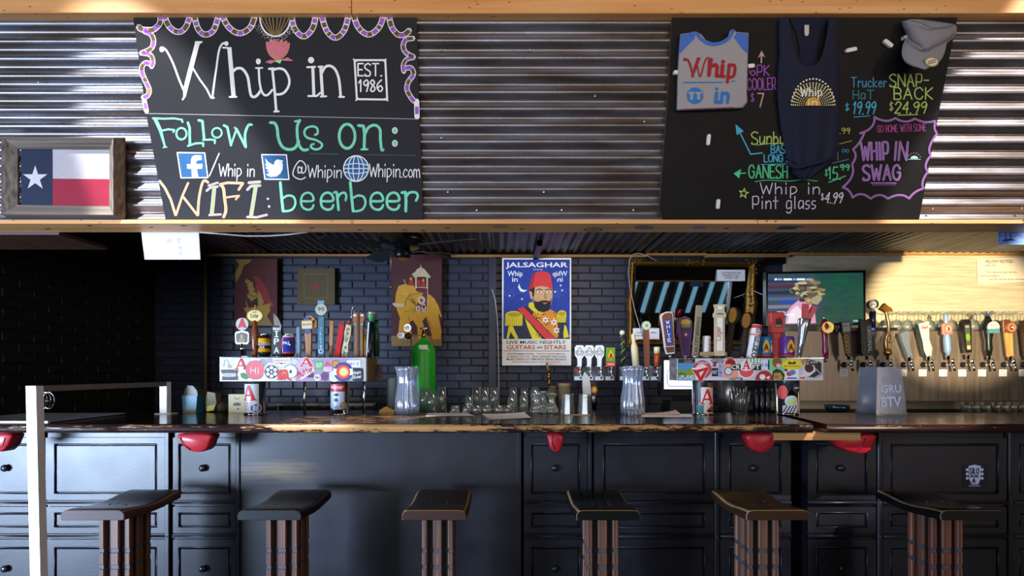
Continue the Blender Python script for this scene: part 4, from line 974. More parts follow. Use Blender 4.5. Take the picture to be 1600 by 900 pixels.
# ---- cap
t8 = T(1290, 10, 4.735); CG = M('8f8f98', .9, noise=.12, nscale=120)
cap = thing('baseball_cap', leanr(.03)(1445, 0, -108), 'grey snapback cap hung at the top right of the chalkboard', 'cap')
def edge_fn(Ls, Rs):
    def g(y):
        def at(S):
            for (a, x), (b, x2) in zip(S, S[1:]):
                if a <= y <= b: return x+(x2-x)*(y-a)/(b-a)
            return S[-1][1] if y > S[-1][0] else S[0][1]
        return at(Ls), at(Rs)
    return g
s8 = lambda S: [(10+y/4.735, 1290+x/4.735) for y, x in S]
g = edge_fn(s8([(95, 620), (112, 562), (150, 570), (180, 585), (220, 598), (260, 610), (330, 690), (345, 700)]), s8([(95, 700), (108, 800), (128, 950), (150, 972), (200, 968), (240, 940), (280, 890), (320, 800), (345, 740)]))
m = MB(leanr(.03))
m.grid(lambda u, v: ((lambda l, r: (l+(r-l)*u, -.085*math.sqrt(max(0, 1-(2*u-1)**2))*math.sin(math.pi*(.08+.66*v))**.6, -(30+53*v)))(*g(30+53*v))), 16, 14, CG); m.build('crown', cap, fix=False)
m = MB(leanr(.03)); m.tube([(x, -.088*math.sqrt(max(0, 1-((x-1450)/46)**2)), -y) for x, y in ((1411, 58), (1422, 68), (1438, 78), (1455, 76), (1474, 66), (1490, 54))], .5, M('6d6d78', .9), 6); m.tube([(x, -.088*math.sqrt(max(0, 1-((x-1450)/46)**2)), -y) for x, y in ((1424, 32), (1440, 36), (1456, 44), (1480, 42), (1492, 38))], .5, M('6d6d78', .9), 6); m.build('seam', cap)
m = MB(leanr(.03))
g2 = edge_fn(s8([(230, 596), (280, 572), (340, 562), (390, 572), (430, 605), (455, 660), (466, 720)]), s8([(230, 900), (280, 895), (340, 882), (390, 860), (430, 820), (455, 780), (466, 740)]))
m.grid(lambda u, v: ((lambda l, r: (l+(r-l)*u, -.02-.02*math.sqrt(max(0, 1-(2*u-1)**2))-.075*v**.7, -(60+48.5*v)))(*g2(60+48.5*v))), 14, 10, CG); m.build('brim', cap, fix=False)
m = MB(leanr(.03)); x_, z_ = t8([(785, 410)])[0]; m.ell(x_, z_, 11.5, 8, M('6a665a', .4, .6), -.108, 20); m.ell(x_, z_, 9.5, 6.4, M('a9a28c', .35, .5), -.1085, 20)
for dz in (-1.6, 1.6): m.line([(x_-6, z_+dz-2), (x_+6, z_+dz+2)], 1.4, M('4a463c', .5), -.109)
m.build('sticker', cap, 'round foil size sticker', fix=False)
m = MB(leanr(.03)); m.chalk('w', t8([(725, 325)])[0][0], t8([(725, 330)])[0][1], 7, M('4d5a78', .8), 1.2, -.092, w=10); m.build('embroidery', cap, fix=False)
# ---- white clips on the board
for k, (x, y, w_, h_, a, lb) in enumerate(((1106, 219, 5, 17, -6, 'white plastic clip on the chalkboard left side, upper of two'), (1121, 319, 5, 15, -5, 'white plastic clip near the bottom left of the right chalkboard'), (1328, 79, 17, 6, 12, 'white plastic clip on the chalkboard between tank top and cap'), (1385.5, 69, 16, 6.5, -38, 'tilted white plastic clip left of the grey cap'), (1411, 61, 6, 6, 0, 'small white clip at the left edge of the cap'), (1055, 115, 8, 6, 0, 'small clear clip at the left edge of the folded shirt'), (1171, 105, 10, 6, 5, 'white clip at the right edge of the folded shirt'))):
    c_ = thing('clip', lean(.03)(x, 0, -y), lb, 'clip', 'clips on the merchandise board')
    m = MB(lean(.026)); A = math.radians(a); pts = []
    for q in range(16):
        t = 2*math.pi*q/16; u, v = math.cos(t)*w_/2, math.sin(t)*h_/2; u = max(-w_/2, min(w_/2, u*1.25)); v = max(-h_/2, min(h_/2, v*1.25))
        pts.append((x+u*math.cos(A)-v*math.sin(A), -y+u*math.sin(A)+v*math.cos(A)))
    m.slab(pts, -.02 if k > 3 else -.012, 0, M('e8e4e2', .45)); m.build('body', c_)
# ---- framed flag
t6 = T(0, 200, 5.625); FT = lean(.07)
fg = thing('picture_frame', lean(.03)(100, 0, -341), 'weathered barn-wood frame holding a lone-star flag print on the ledge', 'picture')
O = [(62, 72), (1090, 86), (1090, 800), (68, 790)]; Mi = [(95, 95), (1060, 105), (1060, 770), (92, 762)]; I_ = [(190, 190), (990, 195), (990, 690), (190, 680)]
for k, nm in enumerate(('frame_top', 'frame_right', 'frame_bottom', 'frame_left')):
    j = (k+1) % 4; m = MB(lean(.03)); mt = barn if k % 2 == 0 else barnv
    o_, i_, d_ = t6([O[k], O[j]]), t6([I_[k], I_[j]]), t6([Mi[k], Mi[j]])
    v = [(*o_[0], -.004), (*o_[1], -.004), (*d_[1], -.045), (*d_[0], -.045), (*i_[1], -.02), (*i_[0], -.02), (*i_[1], -.008), (*i_[0], -.008)]
    v = [(a, c, b) for a, b, c in v]
    m.add(v, [(0, 1, 2, 3), (3, 2, 4, 5), (5, 4, 6, 7)], mt)
    v2 = [(*o_[0], -.004), (*o_[1], -.004), (*o_[1], .01), (*o_[0], .01)]; m.add([(a, c, b) for a, b, c in v2], [(0, 1, 2, 3)], mt)
    m.build(nm, fg)
m = MB(lean(.042)); q = t6([(185, 185), (995, 190), (995, 695), (185, 685)])
m.poly(q, M('bab4b8', .8, noise=.12, nscale=12)); m.poly(t6([(185, 185), (462, 188), (465, 690), (185, 685)]), M('182140', .8, noise=.15), -.0008); m.poly(t6([(462, 445), (995, 450), (995, 695), (466, 690)]), M('9c1834', .8, noise=.1), -.0008)
cx, cy = 312, 442; pts = [(cx+(112 if k % 2 == 0 else 43)*math.sin(math.radians(36*k)), cy-(112 if k % 2 == 0 else 43)*math.cos(math.radians(36*k))) for k in range(10)]
m.poly(t6(pts), M('cfc9cc', .8), -.0016); m.build('flag_print', fg, 'red, white and blue flag with one white star', fix=False)
# ================================================================ art on the back wall
def flatpic(name, label, cat, x0, x1, y0, y1, D, mat, th=.02, group=None, side=None, base='canvas'):
    t = thing(name, P((x0+x1)/2, y1, D), label, cat, group)
    m = MB(flat(D)); m.slab([(x0, -y1), (x1, -y1), (x1, -y0), (x0, -y0)], 0, th, mat, side); m.build(base, t); return t
# music poster
ps = flatpic('poster', 'music night poster of a bearded man in a red fez on the brick wall', 'poster', 784.5, 892.5, 403, 571, 4.44, M('e9e6dc', .7), .012, base='sheet')
tp = T(770, 395, 4.865); F1 = flat(4.4395)
def f(m):
    B = M('2440a0', .7, noise=.25, nscale=30); LB = M('6f86c9', .7); m.poly(tp([(83, 52), (585, 52), (585, 655), (80, 655)]), B)
    r = random.Random(5)
    for _ in range(150): m.ell(*T1(770, 395, 4.865)(r.choice([r.gauss(170, 55), r.gauss(510, 40)]), r.gauss(300, 24)), .5, .35, LB, -.0006, 5)
    for x, y in ((128, 326), (222, 352), (516, 248), (527, 285), (474, 296)): m.poly([(T1(770, 395, 4.865)(x, y)[0]+(2.2 if k % 2 == 0 else .9)*math.sin(k*math.pi/5), T1(770, 395, 4.865)(x, y)[1]+(2.2 if k % 2 == 0 else .9)*math.cos(k*math.pi/5)) for k in range(10)], W_, -.001)
    m.poly(tp([(200, 232), (192, 262), (208, 292), (235, 300), (265, 280), (240, 284), (215, 272), (204, 250)]), W_, -.001)
art('sky_print', ps, f, F1, 'deep blue night sky print with crescent')
def f(m):
    SK = M('d9a878', .7, noise=.15, nscale=60); SKs = M('b57f52', .7); BK = M('1b1820', .7); RD = M('d8383c', .7); RDs = M('a82a30', .7); YW = M('e3cf2c', .7); OR = M('d98a2c', .7); UN = M('2a2c44', .7)
    q = lambda pts, mt, o: m.poly(tp(pts), mt, -o)
    q([(92, 655), (110, 560), (150, 470), (215, 420), (290, 395), (330, 440), (460, 440), (520, 460), (560, 540), (582, 655)], UN, .001)
    q([(320, 440), (440, 430), (490, 460), (498, 640), (470, 655), (330, 560), (300, 470)], OR, .0015)
    r = random.Random(8)
    for _ in range(60): m.ell(*T1(770, 395, 4.865)(r.uniform(320, 490), r.uniform(450, 640)), 1.4, 1, [YW, BK, M('7a5a1c', .7)][_ % 3], -.002, 6)
    q([(240, 480), (330, 600), (375, 655), (300, 655), (262, 560)], YW, .0016)
    q([(275, 380), (300, 375), (330, 420), (380, 460), (350, 470), (300, 440), (270, 410)], YW, .002)
    q([(186, 425), (235, 412), (475, 655), (400, 655)], RD, .0024); m.line(tp([(183, 428), (396, 657)]), .9, BK, -.0026); m.line(tp([(238, 412), (480, 655)]), .9, BK, -.0026)
    for x, y in ((400, 510), (463, 528), (484, 590)):
        X, Z = T1(770, 395, 4.865)(x, y)
        m.poly([(X+(6 if k % 2 == 0 else 2.8)*math.sin(k*math.pi/6), Z+(6 if k % 2 == 0 else 2.8)*math.cos(k*math.pi/6)) for k in range(12)], W_, -.003); m.ell(X, Z, 1.8, 1.8, RD, -.0035, 8)
    for (x0, x1, y0, y1, y2) in ((95, 228, 430, 480, 555), (490, 560, 445, 475, 530)):
        c = (x0+x1)/2; q([(x0, y1), (x1, y1), (x1-4, y2), (x0-3, y2)], YW, .0022); X, Z = T1(770, 395, 4.865)(c, y1-8); m.ell(X, Z, (x1-x0)/2/4.865, 6, YW, -.0026, 16); m.ell(X, Z+.6, (x1-x0)/2.5/4.865, 3.6, M('b59a20', .7), -.003, 16)
        for k in range(8): xx = x0+(x1-x0)*k/8+4; m.line(tp([(xx, y1+8), (xx, y2)]), .5, M('8a6a14', .7), -.003)
    q([(120, 560), (150, 555), (195, 650), (170, 655), (135, 600), (120, 655), (105, 650)], YW, .0027); q([(545, 545), (558, 560), (580, 640), (540, 650), (535, 620)], YW, .0027)
    q([(300, 250), (450, 250), (455, 330), (442, 400), (420, 440), (385, 450), (345, 445), (315, 410), (300, 350)], SK, .003)
    q([(276, 295), (296, 290), (304, 345), (288, 352)], SK, .0031); q([(278, 285), (320, 255), (312, 340), (300, 330), (300, 300)], BK, .0033)
    q([(303, 335), (320, 370), (345, 372), (375, 362), (405, 362), (432, 370), (446, 340), (440, 400), (425, 438), (385, 452), (345, 444), (318, 415)], BK, .0035)
    q([(378, 378), (415, 378), (405, 390), (388, 390)], M('c0675a', .7), .0038)
    q([(393, 300), (405, 300), (412, 350), (388, 352)], SKs, .0036)
    for ex in (355, 425): m.ell(*T1(770, 395, 4.865)(ex, 298), 3.6, 1.6, W_, -.0038, 10); m.ell(*T1(770, 395, 4.865)(ex, 298), 1.4, 1.4, BK, -.0042, 8); m.line(tp([(ex-24, 284), (ex, 276), (ex+20, 284)]), 1.3, BK, -.004)
    q([(300, 165), (330, 148), (370, 140), (410, 146), (438, 165), (458, 285), (420, 262), (370, 252), (315, 262), (268, 288)], RD, .004); q([(300, 165), (325, 150), (300, 270), (268, 288)], RDs, .0043)
art('portrait_print', ps, f, F1, 'bearded man in fez, sash and epaulettes')
def f(m):
    X = lambda x, y: T1(770, 395, 4.865)(x, y)
    def b(t, x0, x1, y0, y1, mt, bold=.03, flip=False): a = X(x0, y1); c = X(x1, y0); m.btext(t, a[0], c[0], a[1], c[1], mt, -.0012, bold, flip)
    b('JALSAGHAR', 97, 570, 72, 122, W_, .06); b('WHIP IN', 305, 378, 124, 132, W_); NV = M('1c2040', .7); RD = M('c8402f', .7)
    for (x, fl) in ((112, False), (455, True)): b('Whip', x, x+(115 if not fl else 112), 138, 190, W_, .03, fl); b('in', x+35, x+77, 185, 220, W_, .03, fl)
    b('LIVE MUSIC NIGHTLY', 107, 555, 667, 692, NV, .035); b('GUITARS', 107, 322, 702, 735, RD, .05); b('AND', 335, 378, 710, 728, NV); b('SITARS', 388, 557, 702, 735, RD, .05)
    m.line([X(85, 745), X(583, 747)], .8, M('2c5a3c', .7), -.001)
    b('SOUTH ASIAN FOOD', 112, 312, 762, 775, NV, .03); b('SOUTH AUSTIN MOOD', 335, 548, 762, 775, RD, .03); b('60 BEERS ON TAP', 105, 280, 782, 795, RD, .03); b('REAL WINE BY THE GLASS', 300, 556, 782, 795, NV, .03); b('MUSIC STARTS AT 9PM WITH DRINK SPECIALS', 105, 556, 802, 817, NV, .03); b('950 SOUTH INTERSTATE 35 * THE LONE STAR STATE', 145, 512, 824, 835, RD)
art('lettering', ps, f, F1, 'white, black and red printed lettering')
m = MB(F1); m.box(833, 841, -.006, .004, -406, -398, blk, .5); m.build('clip', ps)
# woman in a red veil
tw = T(330, 380, 5.714); pw = flatpic('painting', 'dark red painting of a seated woman in a veil, left back wall', 'painting', 367, 433, 404, 509, 4.44, M('5c1c12', .7, noise=.4, nscale=12), .03); Fp = flat(4.4395)
def f(m):
    G = M('a3802e', .7, noise=.2, nscale=40); R = M('861f1c', .7); D = M('3c140e', .7); q = lambda p, mt, o: m.poly(tw(p), mt, -o)
    q([(215, 145), (365, 145), (330, 180), (290, 200), (270, 270), (220, 355), (215, 270), (250, 190)], G, .0005)
    q([(370, 290), (430, 300), (490, 390), (530, 500), (570, 560), (500, 600), (430, 560), (380, 460)], R, .0008)
    q([(298, 345), (320, 318), (365, 320), (385, 350), (392, 400), (375, 450), (340, 430), (325, 410), (333, 395), (318, 380), (325, 362)], G, .0012); q([(320, 318), (370, 312), (395, 350), (398, 410), (380, 400), (372, 350), (345, 335)], D, .0014)
    q([(345, 430), (395, 440), (440, 470), (455, 560), (420, 600), (330, 590), (310, 540), (320, 470)], G, .001); q([(318, 470), (360, 520), (415, 480), (420, 560), (340, 580), (318, 540)], D, .0015)
    q([(430, 460), (412, 430), (428, 425), (450, 470), (470, 530), (450, 560)], G, .0016); q([(440, 560), (535, 535), (530, 560), (450, 595)], G, .0017)
    q([(290, 575), (520, 570), (530, 600), (490, 660), (400, 690), (320, 640)], G, .0013); q([(320, 640), (500, 650), (550, 735), (250, 735)], M('8a6c34', .7), .0011)
    m.line(tw([(345, 350), (352, 349)]), 1, D, -.002); m.line(tw([(335, 455), (380, 475), (410, 468)]), .9, D, -.002, smooth=True)
art('woman_figure', pw, f, Fp, 'golden painted woman with veil')
# small block print
pb = flatpic('wall_hanging', 'small square tan block-print hanging between the two paintings', 'wall hanging', 464.5, 523, 419, 476, 4.45, M('5f4e33', .85, noise=.45, nscale=90), .025)
def f(m):
    m.line([(475, -428), (512, -428), (512, -466), (475, -466), (475, -428)], .8, M('77632f', .8))
    for k in range(8): a = k*math.pi/4; m.ell(493+4*math.cos(a), -447+4*math.sin(a), 1.4, 1.4, M('9a2b24', .8), -.0004, 6)
    m.ell(493, -447, 1.6, 1.6, M('9a2b24', .8), -.0006, 6)
art('flower_print', pb, f, flat(4.4495), 'red flower print')
# elephant
te = T(590, 380, 6); pe = flatpic('painting', 'painting of a yellow elephant carrying a canopied seat on dark red ground', 'painting', 611.5, 690.5, 398, 541, 4.43, M('4a1c1c', .7, noise=.25, nscale=8), .03); Fe = flat(4.4295)
def f(m):
    Yl = M('c98f1c', .7, noise=.2, nscale=30); Dl = M('6b3f10', .7); CR = M('cdb590', .7, noise=.3, nscale=90); R = M('9c2a22', .7); G = M('8a6a3c', .7, noise=.3, nscale=40)
    q = lambda p, mt, o: m.poly(tw_(p), mt, -o)
    tw_ = te
    q([(130, 870), (600, 870), (600, 965), (130, 965)], G, .0003)
    q([(250, 385), (340, 395), (365, 450), (430, 470), (490, 480), (540, 530), (570, 600), (575, 700), (600, 830), (590, 900), (520, 905), (490, 800), (455, 690), (420, 730), (440, 800), (470, 900), (380, 900), (370, 780), (330, 720), (300, 740), (330, 900), (190, 900), (205, 720), (250, 660), (250, 600), (200, 600), (165, 560), (170, 480), (195, 400)], Yl, .0008)
    q([(168, 560), (250, 600), (265, 690), (290, 760), (260, 780), (205, 690), (180, 620)], Yl, .001)
    q([(560, 560), (605, 690), (592, 695), (555, 610)], Yl, .001)
    q([(135, 565), (160, 560), (250, 568), (250, 595), (165, 598)], CR, .0016)
    m.line(te([(255, 590), (290, 500), (400, 465)]), .9, Dl, -.0018, smooth=True); m.line(te([(300, 480), (350, 600), (260, 640)]), .7, Dl, -.0018, smooth=True)
    for k in range(6): m.line(te([(280+k*12, 520), (330+k*8, 560+k*6)]), .45, Dl, -.0018)
    for a in (((465, 690), (500, 800)), ((330, 640), (440, 640)), ((300, 740), (290, 690))): m.line(te(a), .7, Dl, -.0018)
    m.ell(*T1(590, 380, 6)(268, 472), 1.6, 1.3, CR, -.002, 8)
    q([(365, 400), (470, 415), (465, 640), (345, 635), (390, 520), (430, 470), (370, 450)], M('5c2026', .7), .002)
    for x, y, r_ in ((412, 535, 6), (380, 612, 4), (435, 610, 4), (430, 585, 3)): m.ell(*T1(590, 380, 6)(x, y), r_, r_*1.1, CR, -.0024, 12); m.ell(*T1(590, 380, 6)(x, y), r_*.45, r_*.5, R, -.0028, 8)
    m.line(te([(350, 635), (466, 640), (470, 420), (370, 412)]), 1, CR, -.0026)
    q([(320, 290), (350, 270), (370, 245), (405, 222), (440, 245), (470, 280), (500, 318), (470, 330), (440, 315), (380, 315), (350, 330)], CR, .0022)
    for x in (360, 465): m.line(te([(x, 325), (x, 420)]), 2.4, CR, -.0022)
    m.line(te([(405, 205), (405, 225)]), 1, CR, -.0022)
    q([(375, 350), (400, 340), (405, 410), (372, 410)], R, .002); q([(415, 350), (440, 345), (450, 410), (405, 412)], R, .0021); m.ell(*T1(590, 380, 6)(428, 348), 2, 2.4, Yl, -.0026, 8)
    q([(300, 350), (330, 345), (345, 400), (285, 395)], R, .0024); m.ell(*T1(590, 380, 6)(313, 335), 2.2, 2.6, Yl, -.0028, 8); m.line(te([(245, 340), (265, 385)]), 1, CR, -.002)
art('elephant_figure', pe, f, Fe, 'yellow elephant with decorated saddle and riders')
# gilt mirror
tm = T(960, 380, 5); MD = 4.42
mr = thing('wall_mirror', P(1083, 540, MD), 'large mirror in an ornate gilt frame behind the right beer tower', 'mirror')
gilt = M('8a6428', .35, .75, noise=.45, nscale=60, bump=.8)
O = [(115, 140), (1103, 145), (1090, 800), (95, 800)]; N_ = [(165, 190), (1035, 195), (1010, 760), (150, 755)]
for k, nm in enumerate(('frame_top', 'frame_right', 'frame_bottom', 'frame_left')):
    j = (k+1) % 4; m = MB(flat(MD)); A, B_ = O[k], O[j]; C_, D_ = N_[j], N_[k]
    def fn(u, v):
        ox, oy = A[0]+(B_[0]-A[0])*u, A[1]+(B_[1]-A[1])*u; ix, iy = D_[0]+(C_[0]-D_[0])*u, D_[1]+(C_[1]-D_[1])*u
        wob = -10*max(0, 1-abs(u-.5)/.16)+5*math.sin(math.pi*u)*0
        w_ = 1.0+(.22*max(0, 1-abs(u-.5)/.14)); ox = ix+(ox-ix)*w_; oy = iy+(oy-iy)*w_
        x, z = tm([(ox+(ix-ox)*v, oy+(iy-oy)*v)])[0]
        return (x, -.035*math.sin(math.pi*min(1, v*1.25))-.015*(1-v), z)
    m.grid(fn, 24, 8, gilt); m.build(nm, mr, fix=False)
r = random.Random(2)
def orn(cx, cy, n, rx, ry):
    m = MB(flat(MD))
    for _ in range(n):
        x, z = tm([(cx+r.gauss(0, rx), cy+r.gauss(0, ry))])[0]; s_ = r.uniform(.9, 2.0)
        m.ball((x, -.03, z), (s_, .014, s_*r.uniform(.6, 1.2)), gilt, 7, 5)
    m.build('ornament', mr)
for cx, cy, rx, ry in ((160, 155, 26, 14), (1060, 160, 26, 16), (130, 205, 10, 26), (1080, 210, 12, 28), (615, 155, 42, 9), (1055, 470, 14, 42), (110, 490, 10, 48), (110, 760, 14, 26), (560, 785, 40, 8)): orn(cx, cy, 26, rx, ry)
m = MB(flat(MD)); g0 = tm(N_); m.add([(g0[0][0]-1, -.05, g0[0][1]+1), (g0[1][0]+1, -.02, g0[1][1]+1), (g0[2][0]+1, .05, g0[2][1]-1), (g0[3][0]-1, .02, g0[3][1]-1)], [(0, 1, 2, 3)], M('d5dde2', .02, 1)); m.build('glass', mr, 'dark reflecting glass', fix=False)
def notice(label, pts, D, lines, th=.003, mat=paper, ink=M('3a3634', .8)):
    t = thing('paper_notice', P(sum(p[0] for p in pts)/4, max(p[1] for p in pts), D), label, 'notice')
    m = MB(flat(D)); m.slab([(x, -y) for x, y in pts], 0, th, mat); m.build('sheet', t)
    if lines:
        m = MB(flat(D-.0006))
        for tx, x0, x1, y0, y1 in lines: m.btext(tx, x0, x1, -y1, -y0, ink, 0, .04)
        m.build('lettering', t, fix=False)
    return t
notice('white typed sign stuck on the mirror top right corner', [(1121, 421.5), (1164, 421.5), (1164, 439), (1121, 439)], MD-.035, [('A 20% GRATUITY WILL', 1127, 1158, 425, 428), ('BE ADDED TO ALL', 1130, 1155, 429, 432), ('WALKED TABS', 1132, 1153, 433, 435.5)])
notice('white typed sign on the mirror bottom left corner', [(989, 513), (1030, 513), (1030, 530), (989, 530)], MD-.045, [('THANK YOU FOR COMING', 993, 1026, 518.5, 521), ('FOR MUSIC', 993, 1012, 523, 525.5)])
fn_ = notice('long handwritten felony notice sheet on the steel wall at right', [(1526.5, 404.5), (1612, 401), (1612, 440), (1528, 443.5)], 4.45, [('- FELONY NOTICE -', 1537, 1585, 406, 411), ('1. Guests under', 1536, 1556, 413, 415.5), ('* No weapons past this bar', 1540, 1590, 424, 427), ('* $10 fine and 30 Minutes', 1531, 1562, 430, 432.5), ('and 30 minutes & get therapy', 1546, 1600, 435, 438)], mat=M('b8ac9a', .8), ink=M('1c1a18', .8))
hp = notice('blank white sheet with faint pencil marks hanging under the beam', [(220.5, 362), (310.5, 362), (313, 405.5), (226, 405.5)], 2.5, None, mat=M('f4f2f6', .8))
m = MB(flat(2.4992)); r = random.Random(4)
for cx, cy, s_ in ((265, 376, 4), (277, 376, 5), (281, 385, 4), (283, 395, 4)):
    for _ in range(5): m.line([(cx+r.uniform(-s_, s_), -cy+r.uniform(-s_, s_)), (cx+r.uniform(-s_, s_), -cy+r.uniform(-s_, s_))], .5, M('9b9aa6', .8))
m.build('pencil_marks', hp, fix=False)
bp_ = notice('blue sheet with ink drawing of trees hanging at right under the beam', [(1560, 361), (1612, 361), (1612, 382), (1560, 382)], 2.5, None, mat=M('5b7fd0', .7))
m = MB(flat(2.4992)); r = random.Random(6); ink = M('16224a', .7)
m.line([(1562, -363), (1562, -379), (1610, -379)], .6, ink)
for x in (1571, 1579): m.line([(x+r.uniform(-1, 1), -360), (x, -368), (x+1, -373)], 1.3, ink, smooth=True)
for _ in range(14): m.line([(1562+r.random()*24, -372-r.random()*4), (1566+r.random()*24, -374-r.random()*4)], .7, ink)
m.line([(1563, -370), (1572, -367), (1585, -370), (1590, -366), (1598, -371), (1612, -371)], .5, ink); m.build('ink_drawing', bp_, fix=False)
# stickers on the underside of the beam
for nm, lb, x, y, rx, ry, D, c1, c2, tx in (('sticker', 'yellow oval sticker under the lintel beam', 927, 359, 14.5, 3.3, 0, '2a2a1e', 'b0a83a', 'AIR'), ('sticker', 'black oval sticker with pale print under the lintel beam', 1006, 355.5, 14, 3.2, 0, '2a2224', 'a89da0', 'BEER'), ('sticker', 'faint clear oval sticker under the lintel beam', 782, 354, 12, 2.4, 0, '7b6a55', 'c0a37c', 'ale')):
    def under(x_, y_, z_): 
        d = Vector(((x_-VX)/F, 1, (HY+z_)/F)); t = (b0-.0006-CH+y_)/d.z; return Vector((0, 0, CH))+d*t
    m = MB(under); m.ell(x, -y, rx, ry, M(c1, .5), 0, 24); m.ell(x, -y, rx*.82, ry*.78, M(c2, .5), -.0003, 24); m.btext(tx, x-rx*.45, x+rx*.45, -y-ry*.4, -y+ry*.4, M(c1, .5), -.0006)
    m.build(nm, None, lb, 'sticker')
for lb, pts, c in (('small grey square sticker under the beam left of the board joint', [(1083, 352.5), (1104, 352.5), (1101, 358), (1081, 358)], '8f8a94'), ('dark rectangular sticker with white border under the beam', [(1220, 352.5), (1253, 352.5), (1243, 359.5), (1207, 359.5)], '2d3644')):
    m = MB(under); cx = sum(p[0] for p in pts)/4; cy = sum(p[1] for p in pts)/4
    m.poly([(x, -y) for x, y in pts], M('b3aca6', .6), 0); m.poly([(cx+(x-cx)*.86, -(cy+(y-cy)*.72)) for x, y in pts], M(c, .5), -.0003); m.build('sticker', None, lb, 'sticker')
r = random.Random(9); kn = MB(under)
for x, y in ((363, 353), (397, 354), (404, 358.5), (487, 356.5), (562, 359), (632, 359.5), (661, 360.3), (699, 356), (815, 357.5), (75, 358), (140, 352.6), (236, 355), (287, 353), (1135, 357), (1252, 355)): kn.ell(x, -y, 4.6, .8, M('6a2f16', .6), 0, 10)
kn.build('knots', tl, kind='stuff', fix=False)
kn = MB(flat(2.3445))
for x, y in ((550, 346.6), (1198, 345.5), (1212, 345.6), (1600, 344)): kn.ell(x, -y, 2.6 if x == 550 else 1.4, 2.6 if x == 550 else 1.2, M('6a2f16', .6), 0, 10); kn.ell(x, -y, 1.8, 1.8, M('d99a5e', .6), -.0003, 10) if x == 550 else 0
kn.build('knots', tl, kind='stuff', fix=False)

# ================================================================ screens
tv = thing('television', P(1275, 508, 4.1), 'wall television showing a curly-haired player in a pink shirt', 'television')
m = MB(flat(4.1)); m.box(1197.5, 1352.5, 0, .05, -507.5, -422.5, M('08080a', .3), .6) if False else m.slab([(1197, -509), (1352.5, -507), (1352.5, -422), (1197, -425)], 0, .05, M('08080a', .25)); m.build('casing', tv)
tt_ = T(1180, 390, 6.427); E = lambda c, e=1.0, n=0, st=None: M(c, .4, emis=e, noise=n, nscale=6, stretch=st)
def f(m):
    q = lambda p, mt, o: m.poly(tt_(p), mt, -o)
    q([(128, 245), (1083, 232), (1088, 738), (130, 748)], M('2c5a5c', .4, emis=.42, col2='4a5068', nscale=5, stretch=(1.2, 1, 9)), 0)
    q([(600, 240), (1083, 232), (1088, 738), (560, 742), (720, 520)], M('1c6a3c', .4, emis=.42, col2='2a4c58', nscale=5, stretch=(1.5, 1, 7)), .0004)
    for y, c in ((300, '3c3650'), (360, '5a2f44'), (420, '2a3048'), (480, '58688a'), (560, '8a8298'), (620, '3c4058'), (690, '54607a')): q([(130, y), (560, y-12), (560, y+24), (130, y+34)], M(c, .4, emis=.5), .0006)
    q([(235, 525), (330, 510), (420, 512), (420, 545), (240, 550)], M('1f4fb0', .4, emis=.5), .001)
    q([(300, 745), (320, 620), (370, 560), (430, 510), (520, 510), (570, 560), (600, 640), (610, 740)], M('f2a8c8', .4, emis=.55), .0014); q([(320, 740), (350, 620), (420, 560), (470, 620), (480, 740)], M('f8e8f0', .4, emis=.6), .0018)
    q([(480, 500), (560, 490), (560, 550), (520, 560)], M('c98a6a', .4, emis=.5), .0018)
art('screen', tv, f, flat(4.0995), 'lit screen with blurred football pitch')
def f(m):
    r = random.Random(1)
    for _ in range(90):
        a = r.uniform(0, 6.28); d = r.random()**.5; x = 530+165*d*math.cos(a); y = 410+112*d*math.sin(a)
        if y > 480 and x < 430: continue
        m.ell(*T1(1180, 390, 6.427)(x, y), r.uniform(3, 5.5), r.uniform(1.6, 3.2), M(['b8a070', '7a6a4c', 'd8c89a', '4a4438', '94855c'][_ % 5], .5, emis=.45), -.002-.00001*_, 9)
    m.poly(tt_([(560, 490), (640, 450), (670, 500), (620, 555), (560, 540)]), M('c2b48c', .5, emis=.45), -.004)
    X = lambda x, y: T1(1180, 390, 6.427)(x, y)
    a, b = X(190, 310), X(560, 288)
    for x0, x1 in ((192, 215), (222, 268), (282, 365), (375, 402), (412, 495), (505, 552)): m.poly([X(x0, 310), X(x1, 309), X(x1, 290), X(x0, 291)], M('e8f0f8', .5, emis=.9) if x0 in (192, 282, 412) else M('8fb0d8', .5, emis=.7), -.005)
    m.btext('THE BALL', X(215, 0)[0], X(310, 0)[0], X(0, 636)[1], X(0, 620)[1], M('f4f8fa', .5, emis=1), -.005); m.btext('WAS FINE', X(290, 0)[0], X(388, 0)[0], X(0, 662)[1], X(0, 644)[1], M('f4f8fa', .5, emis=1), -.005)
    m.btext('FOX', X(985, 0)[0], X(1040, 0)[0], X(0, 728)[1], X(0, 706)[1], M('bfeaf8', .5, emis=1), -.003, .04)
art('player', tv, f, flat(4.0995), 'curly blond player on screen')
po = thing('till_screen', P(1060, 612, 3.75), 'white lit till screen behind the right beer tower', 'screen')
m = MB(flat(3.75)); m.slab([(1032, -618), (1094, -618), (1094, -560), (1034, -560)], .002, .08, blk); m.build('casing', po)
m = MB(flat(3.749)); m.poly([(1037.5, -608), (1088, -608), (1088, -563), (1037.5, -563)], M('e6ecff', .4, emis=.95)); L_ = M('6a63c8', .4, emis=.5)
m.line([(1049, -575), (1044, -578), (1042.5, -585), (1042.5, -598), (1046, -603.5), (1088, -604)], 1.0, L_, -.0006); m.line([(1044, -566), (1047, -566), (1047, -574), (1044, -574), (1044, -566)], .7, M('d08fa8', .4, emis=.5), -.0006)
m.build('display', po, 'bright white display', fix=False)
m = MB(flat(3.75)); m.box(1050, 1096, .0, .1, -652, -622, M('15161a', .3), 1) if False else m.slab([(1046, -648), (1095, -648), (1095, -627), (1048, -627)], 0, .2, M('191a1e', .35)); m.build('base', po)
